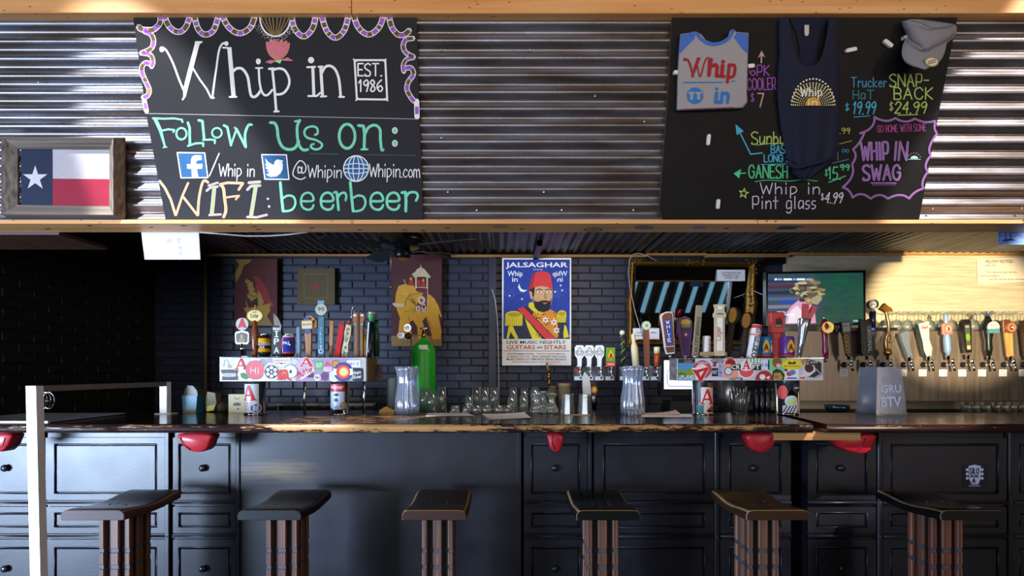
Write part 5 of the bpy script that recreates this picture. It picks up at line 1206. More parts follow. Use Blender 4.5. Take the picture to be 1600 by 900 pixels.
# ================================================================ back-bar furniture and tap wall
MB().box(-3.05, 2.0, 4.0, 4.43, 0, .96, M('1a1a1c', .5)).build('back_counter', None, 'low black counter along the brick wall behind the bar', 'counter')
m = MB(); m.box(P(395, 0, 3.5).x, P(1045, 0, 3.5).x, 3.385, 3.75, ZB-.05, ZB-.012, dchrome, .002); m.build('drip_shelf', None, 'steel glass shelf behind the bar top', 'shelf')
MB().box(-2.6, 3.9, 3.4, 3.58, 0, ZB-.055, M('121214', .6)).build('under_counter', None, 'black bartender side cabinet behind the bar', 'counter')
tz0, tz1 = P(0, 627, 4.15).z, P(0, 517, 4.15).z
cx0 = P(1228, 0, 4.15).x
tb = thing('tap_box', (3.4, 4.3, tz0), 'long stainless steel tap wall box along the right back wall', 'tap wall')
MB().box(cx0, 5.1, 4.15, 4.44, tz0, tz1, steel2, .003).build('casing', tb)
# counter below the tap wall
MB().box(2.2, 5.2, 3.9, 4.42, 0, 1.075, M('17181c', .4)).build('back_counter', None, 'black counter below the steel tap wall', 'counter')
def mkfaucet(root, o, s=1.0):
    x, y, z = o
    m = MB(); m.lathe(x, z, [(.0235*s, y), (.0225*s, y-.008), (.015*s, y-.014), (.012*s, y-.03)], M('1b1d24', .2, .4), 18, ax='y'); m.build('flange', root)
    m = MB(); m.tube([(x, y-.01, z), (x, y-.075, z)], .0095*s, chrome, 12); m.ball((x, y-.085, z), .0165*s, chrome, 14, 9)
    m.tube([(x, y-.085, z+.01), (x, y-.085, z+.045)], [.012*s, .008*s], chrome, 12); m.lathe(x, y-.085, [(.012*s, z+.03), (.013*s, z+.035), (.009*s, z+.045)], chrome, 12); m.build('body', root)
    m = MB(); m.tube([(x, y-.085, z), (x+.002, y-.095, z-.018), (x+.004, y-.1, z-.05)], [.012*s, .0095*s, .008*s], dchrome, 12); m.build('spout', root)
FX = [1318.7, 1348.3, 1379.2, 1411, 1442, 1474, 1504, 1535, 1567.5, 1598.5]
names = ['with the black pump handle and white card', 'with the handle lettered ORIGINAL', 'with the curved brass handle', 'with the grey-blue slab handle', 'with the pale pear-shaped handle', 'with the powder blue handle', 'with the green hop label handle', 'with the crown-topped black handle', 'with the wooden handle and badge', 'at the right frame edge']
for k, x in enumerate(FX):
    t = thing('price_card', P(x-.5, 588, 4.145), 'small white price card under the faucet '+names[k], 'card', 'price cards of the tap wall')
    m = MB(flat(4.149)); m.slab([(x-6.5, -588), (x+5.5, -588), (x+5.5, -577.5), (x-6.5, -577.5)], -.001, 0, M('c9c6c8', .7)); m.build('card', t)
    m = MB(flat(4.1475)); m.btext('BEER', x-4, x+3, -582, -579.5, M('55535a', .8)); m.btext('pint $6', x-4.5, x+3.5, -586.5, -583.5, M('55535a', .8)); m.build('lettering', t, fix=False)

class H:
    """a beer tap drawn in picture units along its own axis"""
    def __init__(s, label, xb, yb, xt, yt, D, group, ferrule=True, name='beer_tap', cat='beer tap'):
        s.base = P(xb, yb, D); top = P(xt, yt, D); s.up = (top-s.base).normalized(); s.rt = Vector((s.up.z, 0, -s.up.x)); s.k = D/F
        s.L = (top-s.base).length/s.k; s.t = thing(name, s.base, label, cat, group)
        if ferrule: s.part('ferrule', lambda m: m.lathe(0, 0, [(2.2, -6), (2.2, -1), (3, 0), (2.4, 1.5)], chrome, 12))
    def tr(s, x, y, z): return s.base+s.rt*(x*s.k)+s.up*(z*s.k)+Vector((0, y*s.k, 0))
    def part(s, name, fn, label=None, fix=True):
        m = MB(s.tr); fn(m); m.build(name, s.t, label, fix=fix); return s
G1, G2, G3, G4 = 'beer taps on the left tower', 'beer taps on the right tower', 'beer taps of the tap wall', 'beer taps of the small centre taps'
K = lambda c, r=.5, **k: M(c, r, **k)
def canpart(h, r, z0, z1, bands):
    h.part('can_body', lambda m: [m.lathe(0, 0, [(r, a), (r, b)], mt, 20) for a, b, mt in bands])
    h.part('can_rim', lambda m: m.lathe(0, 0, [(r, z1), (r*.82, z1+2.4), (r*.86, z1+3), (r*.8, z1+3.4), (r*.78, z1+2.2)], chrome, 20))
    h.part('can_collar', lambda m: m.lathe(0, 0, [(r*.7, z0-4), (r*.95, z0-1), (r, z0)], blk, 20))
def curved(m, tx, r, z, h, mt, w, y=0):   # lettering wrapped softly on a can front, kept flat just in front
    m.btext(tx, -w/2, w/2, z, z+h, mt, -r-.25, .03)
# --- left tower, D 3.36
D1 = 3.36; W2 = K('f0eeea')
h = H('beer tap with white shield and red letter A disc, leftmost on the left tower', 379, 557, 379, 497, D1, G1)
h.part('stem', lambda m: m.lathe(0, 0, [(2.6, 0), (2.6, 9), (4.2, 9.5), (4.2, 15), (3, 15.5), (3, 20)], chrome, 14))
h.part('shield', lambda m: m.slab([(-8.5, 19), (8.5, 19), (10.5, 22), (11, 36), (9, 38.5), (0, 40.5), (-9, 38.5), (-11, 36), (-10.5, 22)], -2, 2, W2))
h.part('shield_print', lambda m: (m.poly([(-7, 21.5), (7, 21.5), (8.6, 24), (9, 35), (0, 37.8), (-9, 35), (-8.6, 24)], K('6f6b60', noise=.5, nscale=120), -2.2), m.ell(0, 31.5, 2.6, 3.2, K('b58a66'), -2.5, 12), m.poly([(-5.5, 22), (5.5, 22), (3.5, 29), (-3.5, 29)], K('8d8266'), -2.4)), fix=False)
h.part('disc', lambda m: (m.lathe(0, 50.5, [(9.8, -1.5), (9.8, 1.5)], K('b8b4ac'), 24, ax='y'), m.box(-1, 1, -1, 1, 39, 42, chrome)))
h.part('letter', lambda m: m.poly([(-7.5, 44.5), (-2, 44.5), (-2.6, 46), (2.6, 46), (2, 44.5), (7.5, 44.5), (6, 46), (1, 59.5), (-1, 59.5), (-6, 46)], K('c8202a'), -2), 'red letter A', fix=False)
h = H('turned brown wooden handle with oval cream and green badge, left tower', 398, 557, 399, 475, D1, G1)
h.part('shaft', lambda m: m.lathe(0, 0, [(4, 0), (4.4, 6), (3.2, 9), (4.6, 16), (5.6, 30), (5, 42), (3, 50), (2.8, 56)], K('7a3a18', .25), 18))
h.part('badge', lambda m: m.lathe(0, 63.5, [(12.4, -1.5), (12.4, 2)], K('c9a83c', .35), 28, ax='y', squash=.76))
h.part('badge_print', lambda m: (m.ell(0, 63.5, 11, 8, K('e6c98a'), -1.8, 24), m.chalk('Estar', -6, 60.5, 6, K('5f7a30'), .9, -2.1, w=12), m.chalk('ALES', -3, 68, 2, K('8a5a2a'), .4, -2.1, w=6)), fix=False)
h.part('spire', lambda m: m.lathe(0, 0, [(2.4, 72), (1, 74), (2, 76), (1, 78), (1.6, 80), (.2, 84)], brass, 10))
h = H('beer tap made of a yellow and black ale can, left tower', 413.5, 557, 413.5, 521, D1, G1)
canpart(h, 9.3, 4, 32, [(4, 7, K('2a241c', .3)), (7, 12, K('e0a020', .3)), (12, 17, K('3c3224', .3)), (17, 22, K('e6dcc8', .3)), (22, 28, K('e8a81c', .3)), (28, 32, K('2c2418', .3))])
h.part('can_lettering', lambda m: (curved(m, 'BELL', 9.3, 17.6, 3.8, K('3a2a14'), 12), curved(m, 'ALE', 9.3, 12.6, 3.4, K('e8dcc0'), 8)), fix=False)
h = H('black block beer tap lettered I P A, left tower', 433.5, 557, 433.5, 510, D1-.02, G1)
h.part('block', lambda m: m.box(-8.6, 8.6, -3, 3, 1, 44, K('101216', .35), 1.6)).part('cap', lambda m: m.slab([(-8, 43), (8, 43), (7, 47), (0, 48.5), (-7, 47)], -2.4, 2.4, K('101216', .35)))
def f(m):
    for tx, z in (('I', 30), ('P', 18.5), ('A', 5)):
        m.btext(tx, -4 if tx != 'I' else -1, 4 if tx != 'I' else 1, z, z+9.5, W2, -3.3, .03)
        if tx == 'I': m.poly([(-3, z), (3, z), (3, z+1.1), (-3, z+1.1)], W2, -3.4); m.poly([(-3, z+8.4), (3, z+8.4), (3, z+9.5), (-3, z+9.5)], W2, -3.4)
    m.chalk('mad', -5, 41, 5.5, W2, .9, -3.4, w=11)
h.part('lettering', f, 'white lettering', fix=False)
h = H('grey translucent fin beer tap behind the I P A block', 441, 557, 428, 487, D1+.05, G1)
h.part('fin', lambda m: m.slab([(-4, 5), (5, 5), (8, 30), (8, 48), (5, 60), (-1, 70), (-3, 52), (-5, 30)], -1, 1, K('7b7263', .5)))
h = H('beer tap made of a red, white and blue can, left tower', 451, 557, 451, 521, D1, G1)
canpart(h, 9.2, 4, 32, [(4, 7, K('b82838', .3)), (7, 28, K('2a3c9c', .3)), (28, 30, K('c02838', .3)), (30, 32, K('e6e2e0', .3))])
h.part('can_print', lambda m: (m.poly([(-9, 5), (-3.5, 4.5), (-3.5, 30), (-9, 29)], K('d8ccd4', .4), -6.5), m.ell(-6, 19, 4, 8, K('c02a3a'), -7.4, 14), curved(m, 'PAS', 9.2, 18, 5, W2, 10), m.ell(5.6, 18, 1.6, 1.6, K('e8a030'), -9.5, 8)), fix=False)
h = H('rounded blue-grey slab beer tap, left tower', 467, 556, 467, 510, D1, G1)
h.part('slab', lambda m: m.box(-3.8, 3.8, -2.5, 2.5, 2, 46, K('7487a0', .55, noise=.2, nscale=60), 1.8))
h = H('carved light wood beer tap with cream block and blue shield, left tower', 483, 558, 481, 494, D1, G1)
wd = wood('light_wood', '8a5a2c', 'c2884c', .5, 2, 8, 60)
h.part('shaft', lambda m: m.slab([(-3.4, 0), (3.4, 0), (5, 32), (5, 44), (-5, 44), (-5, 32)], -3, 3, wd)).part('crown', lambda m: m.slab([(-6, 52), (11, 52), (11, 60), (6, 64), (-1, 64), (-6, 59)], -2, 4, wd))
h.part('block', lambda m: m.box(-8.6, 8.6, -4.5, 1, 44, 57, K('d9bf8e', .5), 1)).part('side_block', lambda m: m.box(8.6, 14.5, -2, 4, 45, 58, K('94601f', .5), .6))
h.part('shield', lambda m: (m.poly([(-5, 44), (5, 44), (5, 38), (0, 35), (-5, 38)], K('3a4a78'), -3.3), m.poly([(-4.4, 57.5), (4.4, 57.5), (3, 62), (-3, 62)], K('3a4a78'), -4.8), m.btext('MAVER', -6.5, 6.5, 49, 52, K('8a7a6c'), -4.8)), fix=False)
h = H('teal beer tap with round silver 90 disc on top, left tower', 502.5, 558, 502.5, 470, D1-.03, G1)
h.part('shaft', lambda m: m.box(-5.2, 5.2, -2.4, 2.4, 0, 64, K('3f7488', .5, noise=.25, nscale=50), 1))
h.part('lettering', lambda m: ([m.chalk(c, -1.1, 42-7*i, 4.6, K('c8dce0'), .6, -2.7, w=2.2) for i, c in enumerate('ILLING')], m.ell(0, 9, 3.6, 3.6, W2, -2.6, 14), m.ell(0, 9, 2.6, 2.6, K('3a5f9a'), -2.9, 12)), fix=False)
h.part('disc', lambda m: m.lathe(0, 74, [(9, -3), (9.4, -1.5), (9.4, 1.5), (9, 3)], K('a8a99c', .35, metal=.3), 26, ax='y')).part('number', lambda m: m.btext('90', -5, 5, 71.5, 77.5, K('1c1c1e'), -3.4, .0), fix=False)
h.part('cap', lambda m: m.slab([(-5.5, 83), (4.5, 83), (4.8, 88), (-5.8, 88.5)], -2, 2, K('6f93a8', .3)))
h = H('tan wooden slat beer tap right of the teal handle', 517.5, 558, 518.5, 501, D1+.06, G1)
h.part('slat', lambda m: (m.box(-3.4, 3.4, -1.5, 1.5, 18, 57, wd, .5), m.box(-3, 3, -1.4, 1.4, 0, 18, K('7a4c24'), .5)))
h = H('glossy red leaning beer tap, left tower', 527, 558, 535, 503, D1, G1)
h.part('shaft', lambda m: m.slab([(-4, 0), (4, 0), (4.6, 50), (3.4, 55), (-3.4, 55), (-4.2, 50)], -2.5, 2.5, K('c01826', .25))).part('tip', lambda m: m.slab([(-4.6, 50), (4.6, 50), (3.4, 57), (-3.4, 57)], -2.8, 2.8, K('7a141c', .4)))
h = H('cream bone-shaped beer tap lettered PALE ALE with red knob and wire loop', 538.5, 558, 546, 505, D1-.02, G1)
h.part('bone', lambda m: m.slab([(-4, 0), (3.4, 0), (4.6, 10), (3.2, 22), (5, 34), (4, 50), (-4, 51), (-5.4, 38), (-3.6, 28), (-5, 12)], -2.5, 2.5, K('d8c8a0', .5, noise=.3, nscale=60)))
h.part('lettering', lambda m: [m.chalk(c, -1.5, 41-5.6*i, 4.2, K('2a221c'), .9, -2.9, w=3) for i, c in enumerate('PALE ALE')], fix=False)
h.part('knob', lambda m: m.ball((0, -1, 56), 3.2, K('a03828', .3), 12, 8)).part('wire_loop', lambda m: m.tube([(0, 0, 58), (2, 0, 66), (.5, 0, 74), (2.5, 0, 80), (5.5, 0, 77), (5, 0, 70), (2.4, 0, 62)], .5, chrome, 6))
h = H('brown sheath beer tap with two leather-patterned sides, left tower', 561, 558, 561, 486, D1-.01, G1)
lea = K('9a6a3c', .55, noise=.5, nscale=150)
h.part('spine', lambda m: m.box(-2, 2, -4, 3, 0, 72, K('4a2830', .4), .6)).part('left_side', lambda m: m.slab([(-7, 0), (-2, 0), (-2, 70), (-9, 67), (-9, 58), (-6.6, 50)], -3, 2, lea)).part('right_side', lambda m: m.slab([(2, 0), (7, 0), (6.6, 50), (9, 58), (9, 66), (2, 70)], -3, 2, lea))
h.part('patches', lambda m: [m.ell(sx*5.5, z, 2.6, rz, mt, -3.3, 12) for sx in (-1, 1) for z, rz, mt in ((58, 3.4, K('b8452c')), (65, 2, K('d8d0b8')), (51, 1.6, K('7a9a5c')))], fix=False)
h = H('small yellow beer tap with a white top behind the sheath handle', 571, 557, 571, 514, D1+.07, G1)
h.part('shaft', lambda m: m.slab([(-3, 0), (3, 0), (3.6, 34), (-3.6, 34)], -1.5, 1.5, K('c9973c'))).part('top', lambda m: m.slab([(-2.6, 34), (2.4, 34), (4.5, 41), (2.6, 42), (0, 38), (-2, 43), (-3.6, 41)], -1.2, 1.2, W2))
h = H('black and white striped beer tap with green capped head, left tower', 577, 559, 581, 485, D1-.02, G1)
h.part('shaft', lambda m: m.lathe(0, 0, [(3.6, 0), (4.6, 10), (5, 56)], K('0f1824', .25), 18)).part('stripe', lambda m: m.poly([(-4, 1), (-2.4, 1), (-1.6, 55), (-3.8, 55)], K('c8d8e6', .4), -4.9), fix=False)
h.part('head', lambda m: m.lathe(0, 0, [(2, 56), (4.4, 60), (6.6, 66), (6, 70)], K('4a8a50', .35), 16)).part('head_cap', lambda m: m.ball((.5, -.5, 69.5), (7, 7, 4.6), K('aab0a8', .25, metal=.7), 16, 8))
h = H('dark green bottle beer tap, rightmost on the left tower', 588, 557, 588, 500, D1+.08, G1)
h.part('bottle', lambda m: m.lathe(0, 0, [(5, 0), (5, 34), (3.4, 42), (3.2, 57)], K('183828', .25), 16)).part('neck_label', lambda m: m.lathe(0, 0, [(3.5, 42), (3.4, 54)], K('1f6a42', .4), 16))
# --- right tower
D2 = 3.36
h = H('beer tap lettered WHITE on a blue stripe, leftmost on the right tower', 1047, 557, 1040, 487, D2-.12, G2)
h.part('paddle', lambda m: m.slab([(-5.5, 4), (6.5, 4), (8, 14), (9, 40), (10.5, 66), (6, 69.5), (0, 70), (-6, 68), (-9.5, 64), (-8, 40), (-7.5, 14)], -2.5, 2.5, K('ece6e2')))
h.part('wood_inlay', lambda m: (m.poly([(-6, 16), (7.5, 16), (9.3, 66), (4, 68.2), (-3, 67.5), (-7.4, 63.5)], K('85503c', noise=.25, nscale=80), -2.8), m.poly([(-7, 15), (7.5, 15), (6, 6), (-5, 6)], K('6a3f2c'), -2.9)), fix=False)
h.part('blue_stripe', lambda m: (m.poly([(-2.6, 19), (5, 19), (5.4, 58), (-3.6, 58)], K('1f48b0'), -3.1), [m.chalk(c, -1.8, 51-7*i, 4.8, W2, 1.1, -3.4, w=4.4 if c != 'I' else 1.5) for i, c in enumerate('WHITE')]), fix=False)
h = H('purple paddle beer tap with gold crest, right tower', 1071, 557, 1069, 494, D2-.05, G2)
h.part('paddle', lambda m: m.slab([(-4.5, 0), (5, 0), (11, 40), (11.5, 54), (7, 60), (0, 63), (-7, 60), (-11, 54), (-10, 36)], -2.5, 2.5, K('5a2a5e', .35)))
h.part('face', lambda m: (m.poly([(-3.4, 2), (4, 2), (9.6, 42), (10, 53), (6, 58), (0, 60), (-5, 58), (-8, 53), (-7, 38)], K('341450', .4), -2.8), m.ell(1, 53, 8, 5, K('a88a34'), -3.1, 18), m.poly([(-7, 50), (8.6, 50), (8, 45), (-5, 45)], K('6f6a3a'), -3.2), m.ell(.5, 34, 5, 5, K('6a4060'), -3.1, 16), m.ell(.5, 34, 4.2, 4.2, K('341450'), -3.3, 16), m.poly([(.5+(3 if k % 2 == 0 else 1.3)*math.sin(k*math.pi/5), 34+(3 if k % 2 == 0 else 1.3)*math.cos(k*math.pi/5)) for k in range(10)], K('d8a878'), -3.5)), fix=False)
h = H('weathered ruler beer tap lettered CITY BREWING, right tower', 1086, 558, 1092.5, 477.5, D2-.06, G2)
h.part('ruler', lambda m: m.box(-5, 5, -1.6, 1.6, 0, 81, K('9a9078', .7, noise=.3, nscale=70), .6))
h.part('lettering', lambda m: m.btext('CAR CITY BREWING', -30, 30, -2.7, 2.7, K('3a3428'), 0, .03), fix=False)
me_ = [c for c in h.t.children if c.name.startswith('lettering')][0]
for v in me_.data.vertices:   # turn the words to run up the ruler
    w_ = v.co+OFF[h.t]-h.base; a = w_.dot(h.rt)/h.k; b = w_.dot(h.up)/h.k
    v.co = h.tr(-b, -2, a+33)-OFF[h.t]
h = H('short white can beer tap with red print between ruler and lager handles', 1104, 558, 1104, 525, D2-.02, G2)
h.part('can', lambda m: m.lathe(0, 0, [(6, 0), (6.2, 1), (6.2, 31), (5.4, 33)], K('dcdad6', .35), 18))
h.part('lettering', lambda m: [m.chalk(c, 1, 25-3*i, 2.2, K('b02a34'), .6, -6.3, w=3) for i, c in enumerate('PINTHOUSE')], fix=False)
h = H('ornate cream beer tap with vertical Lager script, right tower', 1124, 556, 1124, 476, D2-.08, G2)
h.part('body', lambda m: m.slab([(-7.5, 0), (7.5, 0), (7.2, 58), (9, 61), (9.4, 65), (7, 69), (6.6, 74), (8.6, 80), (-8.6, 80), (-6.6, 74), (-7, 69), (-9.4, 65), (-9, 61), (-7.2, 58)], -3, 3, K('cfc3a0', .5, noise=.15, nscale=60)))
h.part('white_panel', lambda m: (m.slab([(-4.4, 8), (3.6, 8), (3.8, 59), (-3.8, 59)], -4, -3, W2), m.poly([(-3.6, 72.5), (3.4, 72.5), (4, 77), (-4, 77)], W2, -3.3), m.poly([(-5, 64.5), (5, 64.5), (5, 66), (-5, 66)], K('3a3226'), -3.3)), fix=False)
h.part('lettering', lambda m: [m.chalk('Lager', 0, 24, 7, K('b02a44'), .9, -4.3, w=21, rot=90)], fix=False)
h.part('foot', lambda m: m.box(-30, 12, -1, 2, 0, 6, K('a08a5c', .6), .6))
bark = K('2c1a14', .7, noise=.5, nscale=50, bump=1)
for lb, xb, xt, yt in (('gnarled dark twig beer tap with larger cut amber knob', 1136, 1147, 481), ('second gnarled twig beer tap with a small cut knob, nearest the tube lettered ST ELMO', 1160, 1168, 489)):
    h = H(lb, xb, 558, xt, yt, D2-.03, G2); L = h.L
    h.part('branch', lambda m: m.tube([(0, 0, 0), (1.5, 0, 14), (-.5, 0, 28), (1, 0, 42), (0, 0, L-14)], [5.6, 4.8, 5.2, 4.4, 5], bark, 10)).part('knot', lambda m: m.ball((2, 1, L-12), (11, 9, 14), bark, 14, 9)).part('cut_face', lambda m: m.lathe(-4, L-13, [(6, -8.5), (6.5, -7)], K('9a6a1c', .5, noise=.35, nscale=90), 16, ax='y', squash=1.9), 'sawn amber face')
h = H('white tube beer tap lettered ST ELMO with red bands, right tower', 1174, 558, 1183, 508, D2-.07, G2)
h.part('tube', lambda m: m.lathe(0, 0, [(7.6, -2), (7.6, 50), (7, 51)], K('e9e7ea', .4), 20)).part('bands', lambda m: (m.lathe(0, 0, [(7.7, 45), (7.7, 50)], K('d0343c'), 20), m.lathe(0, 0, [(7.7, 33.5), (7.7, 35)], K('d0343c'), 20), m.lathe(0, 0, [(7.7, 36), (7.7, 36.8)], K('d0343c'), 20)))
h.part('lettering', lambda m: (m.chalk('ST', -3.5, 38.5, 5.5, K('1c3450'), 1.1, -7.9, w=8), [m.chalk(c, -3.4, 25-8.4*i, 6.4, K('14304c'), 1.5, -7.9, w=6.5) for i, c in enumerate('ELMO')]), 'navy lettering', fix=False)
def beercan(lb, x, y0, y1, c, drop, txt):
    h = H(lb, x, y1, x, y0, D2-.02, G2, ferrule=False); L = h.L
    h.part('can_body', lambda m: (m.lathe(0, 0, [(10, 4), (10.2, 6), (10.2, L-3), (9, L)], K(c, .3), 22), m.lathe(0, 0, [(9.6, 0), (10.3, 1), (10.3, 4)], K('c8402c', .3), 22)))
    def f(m):
        o = -3 if drop else 0
        m.poly([(o+5.6*math.sin(t)*(1 if z_ < 0 else 1), 15+8*math.cos(t)+(4*max(0, math.cos(t))**6)) for t in [math.radians(a) for a in range(0, 360, 15)] for z_ in (1,)], K('e0a820'), -10.5)
        m.poly([(o-4, 10), (o-1.6, 10), (o-.8, 12.5), (o+.8, 12.5), (o+1.6, 10), (o+4, 10), (o+.9, 20), (o-.9, 20)], K('5a2038'), -10.8)
        if drop: [m.chalk(q, 4.6, 22-3*i, 2.2, K('e8c8d0'), .5, -9.7, w=2.4) for i, q in enumerate(txt)]
    h.part('can_print', f, 'gold drop with letter A', fix=False)
h_ = beercan('beer tap made of a blue can with gold drop, right tower', 1195, 526, 558, '2478b8', True, 'FIREEA'); beercan('beer tap made of a purple can with gold drop, right tower', 1230, 526, 558, '5a2a86', False, '')
h = H('red block beer tap with a dark label, right tower', 1212.5, 558, 1212.5, 488, D2-.0, G2)
h.part('stem', lambda m: m.box(-6.5, 6.5, -3, 3, 0, 38, K('b01a22', .35), .8)).part('block', lambda m: m.box(-10.5, 10.5, -5, 4, 37, 70, K('bc1c26', .35), 1.2)).part('label', lambda m: (m.poly([(-4, 46), (7, 46), (7, 57), (4, 60), (-3, 59)], K('3a1418'), -5.3), m.btext('MIDNORTH', -3.4, 5.6, 47, 50, K('d8c8c8'), -5.5), m.line([(-4, 58), (2, 60.5), (8, 63)], 1.2, K('7a141c'), -5.4)), fix=False)
h = H('chrome cone beer tap topped by a red letter V, right tower', 1249, 557, 1257, 499, D2-.06, G2)
h.part('cone', lambda m: m.lathe(0, 0, [(3, 0), (4.6, 20), (7.6, 44), (9.6, 58), (9, 59)], K('b8c0cc', .2, metal=.85), 22)).part('letter', lambda m: m.slab([(-3, 58), (8, 57), (17, 80), (9, 81), (4.5, 67), (2.4, 82), (-6, 82.5), (-5, 72)], -2.5, 2.5, K('c01830', .3)), 'red letter V')
h = H('burgundy pump-style beer tap with gold medallion on the right end of the right tower', 1290, 560, 1288, 500, D2-.15, G2)
h.part('shaft', lambda m: m.lathe(0, 0, [(3.4, 0), (4.6, 10), (3.6, 24), (4.4, 40), (6.5, 50), (4.4, 58), (2, 61)], K('6a1030', .2), 18)).part('medallion', lambda m: m.lathe(2.4, 48, [(9, -5), (9.2, -3), (8, 1)], K('b8922e', .3, metal=.7), 24, ax='y')).part('medallion_face', lambda m: (m.ell(2.4, 48, 7, 7.6, K('d0b870', .35, metal=.5), -5.2, 22), m.btext('ALE', -1, 6, 47, 50, K('7a5a1c'), -5.4)), fix=False)
h.part('finial', lambda m: m.lathe(0, 0, [(1.4, 61), (1.4, 65), (.6, 66)], chrome, 8))
# --- centre taps
D3 = 3.9
for lb, x0, x1, D in (('small clear-faced tap rail with four taps under the white paddles', 896, 961.5, D3), ('small tap rail partly behind the ribbed tip jar', 967, 1031.5, D3)):
    t = thing('tap_rail', P((x0+x1)/2, 595, D), lb, 'tap rail'); n = 4
    m = MB(flat(D)); m.slab([(x0, -595), (x1, -595), (x1, -573), (x0, -573)], 0, .09, dchrome); m.build('casing', t)
    m = MB(flat(D)); m.slab([(x0, -573.5), (x1, -573.5), (x1, -571.5), (x0, -571.5)], -.01, .1, chrome); m.build('top_plate', t)
    for k in range(n):
        x = x0+8.5+k*16.2; m = MB(flat(D)); m.lathe(x+1, -580, [(4.2, -.004), (3.4, -.02)], chrome, 12, ax='y') if False else m.ball((x+1, -.02, -581), (3.2, .02, 3.4), chrome, 12, 8); m.tube([(x+1, -.03, -578), (x+1, -.04, -573)], 1.5, chrome, 8); m.tube([(x+1, -.03, -583), (x+2, -.045, -590)], 1.3, chrome, 8); m.build('faucet', t)
        m = MB(flat(D-.001)); m.slab([(x-7, -594), (x+6, -594), (x+6, -588), (x-7, -588)], -.002, 0, M('c8ccd4', .6)); m.ell(x+2.6, -590.5, 1.6, 1.8, blk, -.003, 8); m.build('label', t, fix=False)
    if x0 < 900 or True:
        m = MB(flat(D-.003)); xx = x0+(5 if x0 < 900 else 58); m.poly([(xx-3, -576), (xx, -577), (xx+3, -576), (xx+2.6, -579), (xx, -582), (xx-2.6, -579)], K('c01c30')); m.build('heart_sticker', t, 'red sticker', fix=False)
t = thing('tap_column', P(928, 646, D3-.05), 'steel column with round amber and maroon badge under the centre taps', 'column')
m = MB(flat(D3-.05)); m.lathe(929, -.0, [(0, 0)], chrome, 3) if False else m.tube([(929, .04, -650), (929, .04, -596)], 4.6, dchrome, 16); m.build('tube', t)
m = MB(flat(D3-.07)); m.ell(928.5, -609, 6, 10, K('4a1c14'), 0, 20); m.ell(928.5, -609, 4.4, 5.4, K('c08a2c'), -.002, 18); m.ell(928.5, -609, 2.4, 3, K('dcb860'), -.004, 12); m.build('badge', t, fix=False)
def paddle(lb, x, y0=539.5, y1=573):
    h = H(lb, x, y1, x, y0, D3-.04, G4, ferrule=False)
    h.part('paddle', lambda m: m.slab([(-3, 0), (3, 0), (3.4, 12), (7.2, 18), (7.4, 30), (5, 33.5), (-5, 33.5), (-7.4, 30), (-7.2, 18), (-3.4, 12)], -1.6, 1.6, K('e8e6e4', .3)))
    h.part('badge', lambda m: (m.line([(-4.6, 24), (0, 30), (4.6, 24), (0, 18.5), (-4.6, 24)], .8, K('2f5a54'), -1.9), m.btext('RAHR', -3, 3, 23.4, 25.2, K('2f5a54'), -1.9), m.line([(-6, 24), (-5, 20), (-2, 17)], .9, K('2f5a54'), -1.9, smooth=True), m.line([(6, 24), (5, 20), (2, 17)], .9, K('2f5a54'), -1.9, smooth=True)), fix=False)
paddle('white paddle beer tap with green diamond badge, left of three', 905.5); paddle('white paddle beer tap with green diamond badge, middle of three', 920.5); paddle('white paddle beer tap with green diamond badge, right of three', 936.5)
h = H('green and red block beer tap with gold drop right of the white paddles', 954, 573, 954, 543, D3-.04, G4, ferrule=False)
h.part('block', lambda m: (m.box(-7, 7, -2.5, 2.5, 8, 30, K('6aa02c', .4), .6), m.box(-7, 7, -2.6, 2.6, 0, 8, K('d0402c', .4), .4)))
h.part('drop_print', lambda m: (m.poly([(4.4*math.sin(math.radians(a)), 17+5*math.cos(math.radians(a))+4.5*max(0, math.cos(math.radians(a)))**6) for a in range(0, 360, 15)], K('e8b020'), -2.8), m.poly([(-2.8, 13.5), (-1, 13.5), (0, 17), (1, 13.5), (2.8, 13.5), (.7, 21), (-.7, 21)], K('7a2438'), -3.1), m.btext('PEARSNAP', -5.4, 5.4, 2.6, 5.4, W2, -2.9, .02)), fix=False)
h = H('thin vine-wrapped beer tap with white ball top', 974, 570, 972, 516, D3-.04, G4, ferrule=False)
h.part('shaft', lambda m: m.lathe(0, 0, [(2.4, 0), (2.8, 30), (2.6, 48)], K('232c1c', .4), 12)).part('vine', lambda m: m.tube([(3*math.cos(k*.8), 3*math.sin(k*.8), k*1.6) for k in range(30)], .6, K('9ab84c'), 5)).part('ball', lambda m: m.ball((0, 0, 50), 4.2, K('dcd6c0', .4), 14, 9))
h = H('cream bottle-shaped beer tap behind the ribbed jar', 994, 572, 989, 521, D3-.04, G4, ferrule=False)
h.part('bottle', lambda m: m.lathe(0, 0, [(5.4, 0), (5.6, 28), (4.4, 34), (2.8, 37), (3.4, 40), (3.4, 48), (2, 51)], K('e0cfa0', .4), 18))
h = H('flat wooden beer tap with round green leaf badge', 1011, 573, 1009, 502, D3-.05, G4, ferrule=False)
h.part('paddle', lambda m: m.slab([(-3.6, 0), (3.6, 0), (4.6, 50), (4, 58), (-4, 58), (-4.8, 50)], -2, 2, wood('tapw', '5a3020', '8a5438', .5, 2, 8, 60))).part('badge', lambda m: m.lathe(0, 64, [(7, -3.5), (7.4, -2), (7.4, 1)], K('b0b8b0', .3, metal=.5), 22, ax='y'))
h.part('badge_print', lambda m: (m.ell(0, 64, 6, 6, K('c9d8b8'), -3.8, 18), m.poly([(3.4*(1 if k % 2 == 0 else .45)*math.sin(k*math.pi/5), 64+3.4*(1 if k % 2 == 0 else .45)*math.cos(k*math.pi/5)) for k in range(10)], K('5a9a3c'), -4.1)), fix=False)
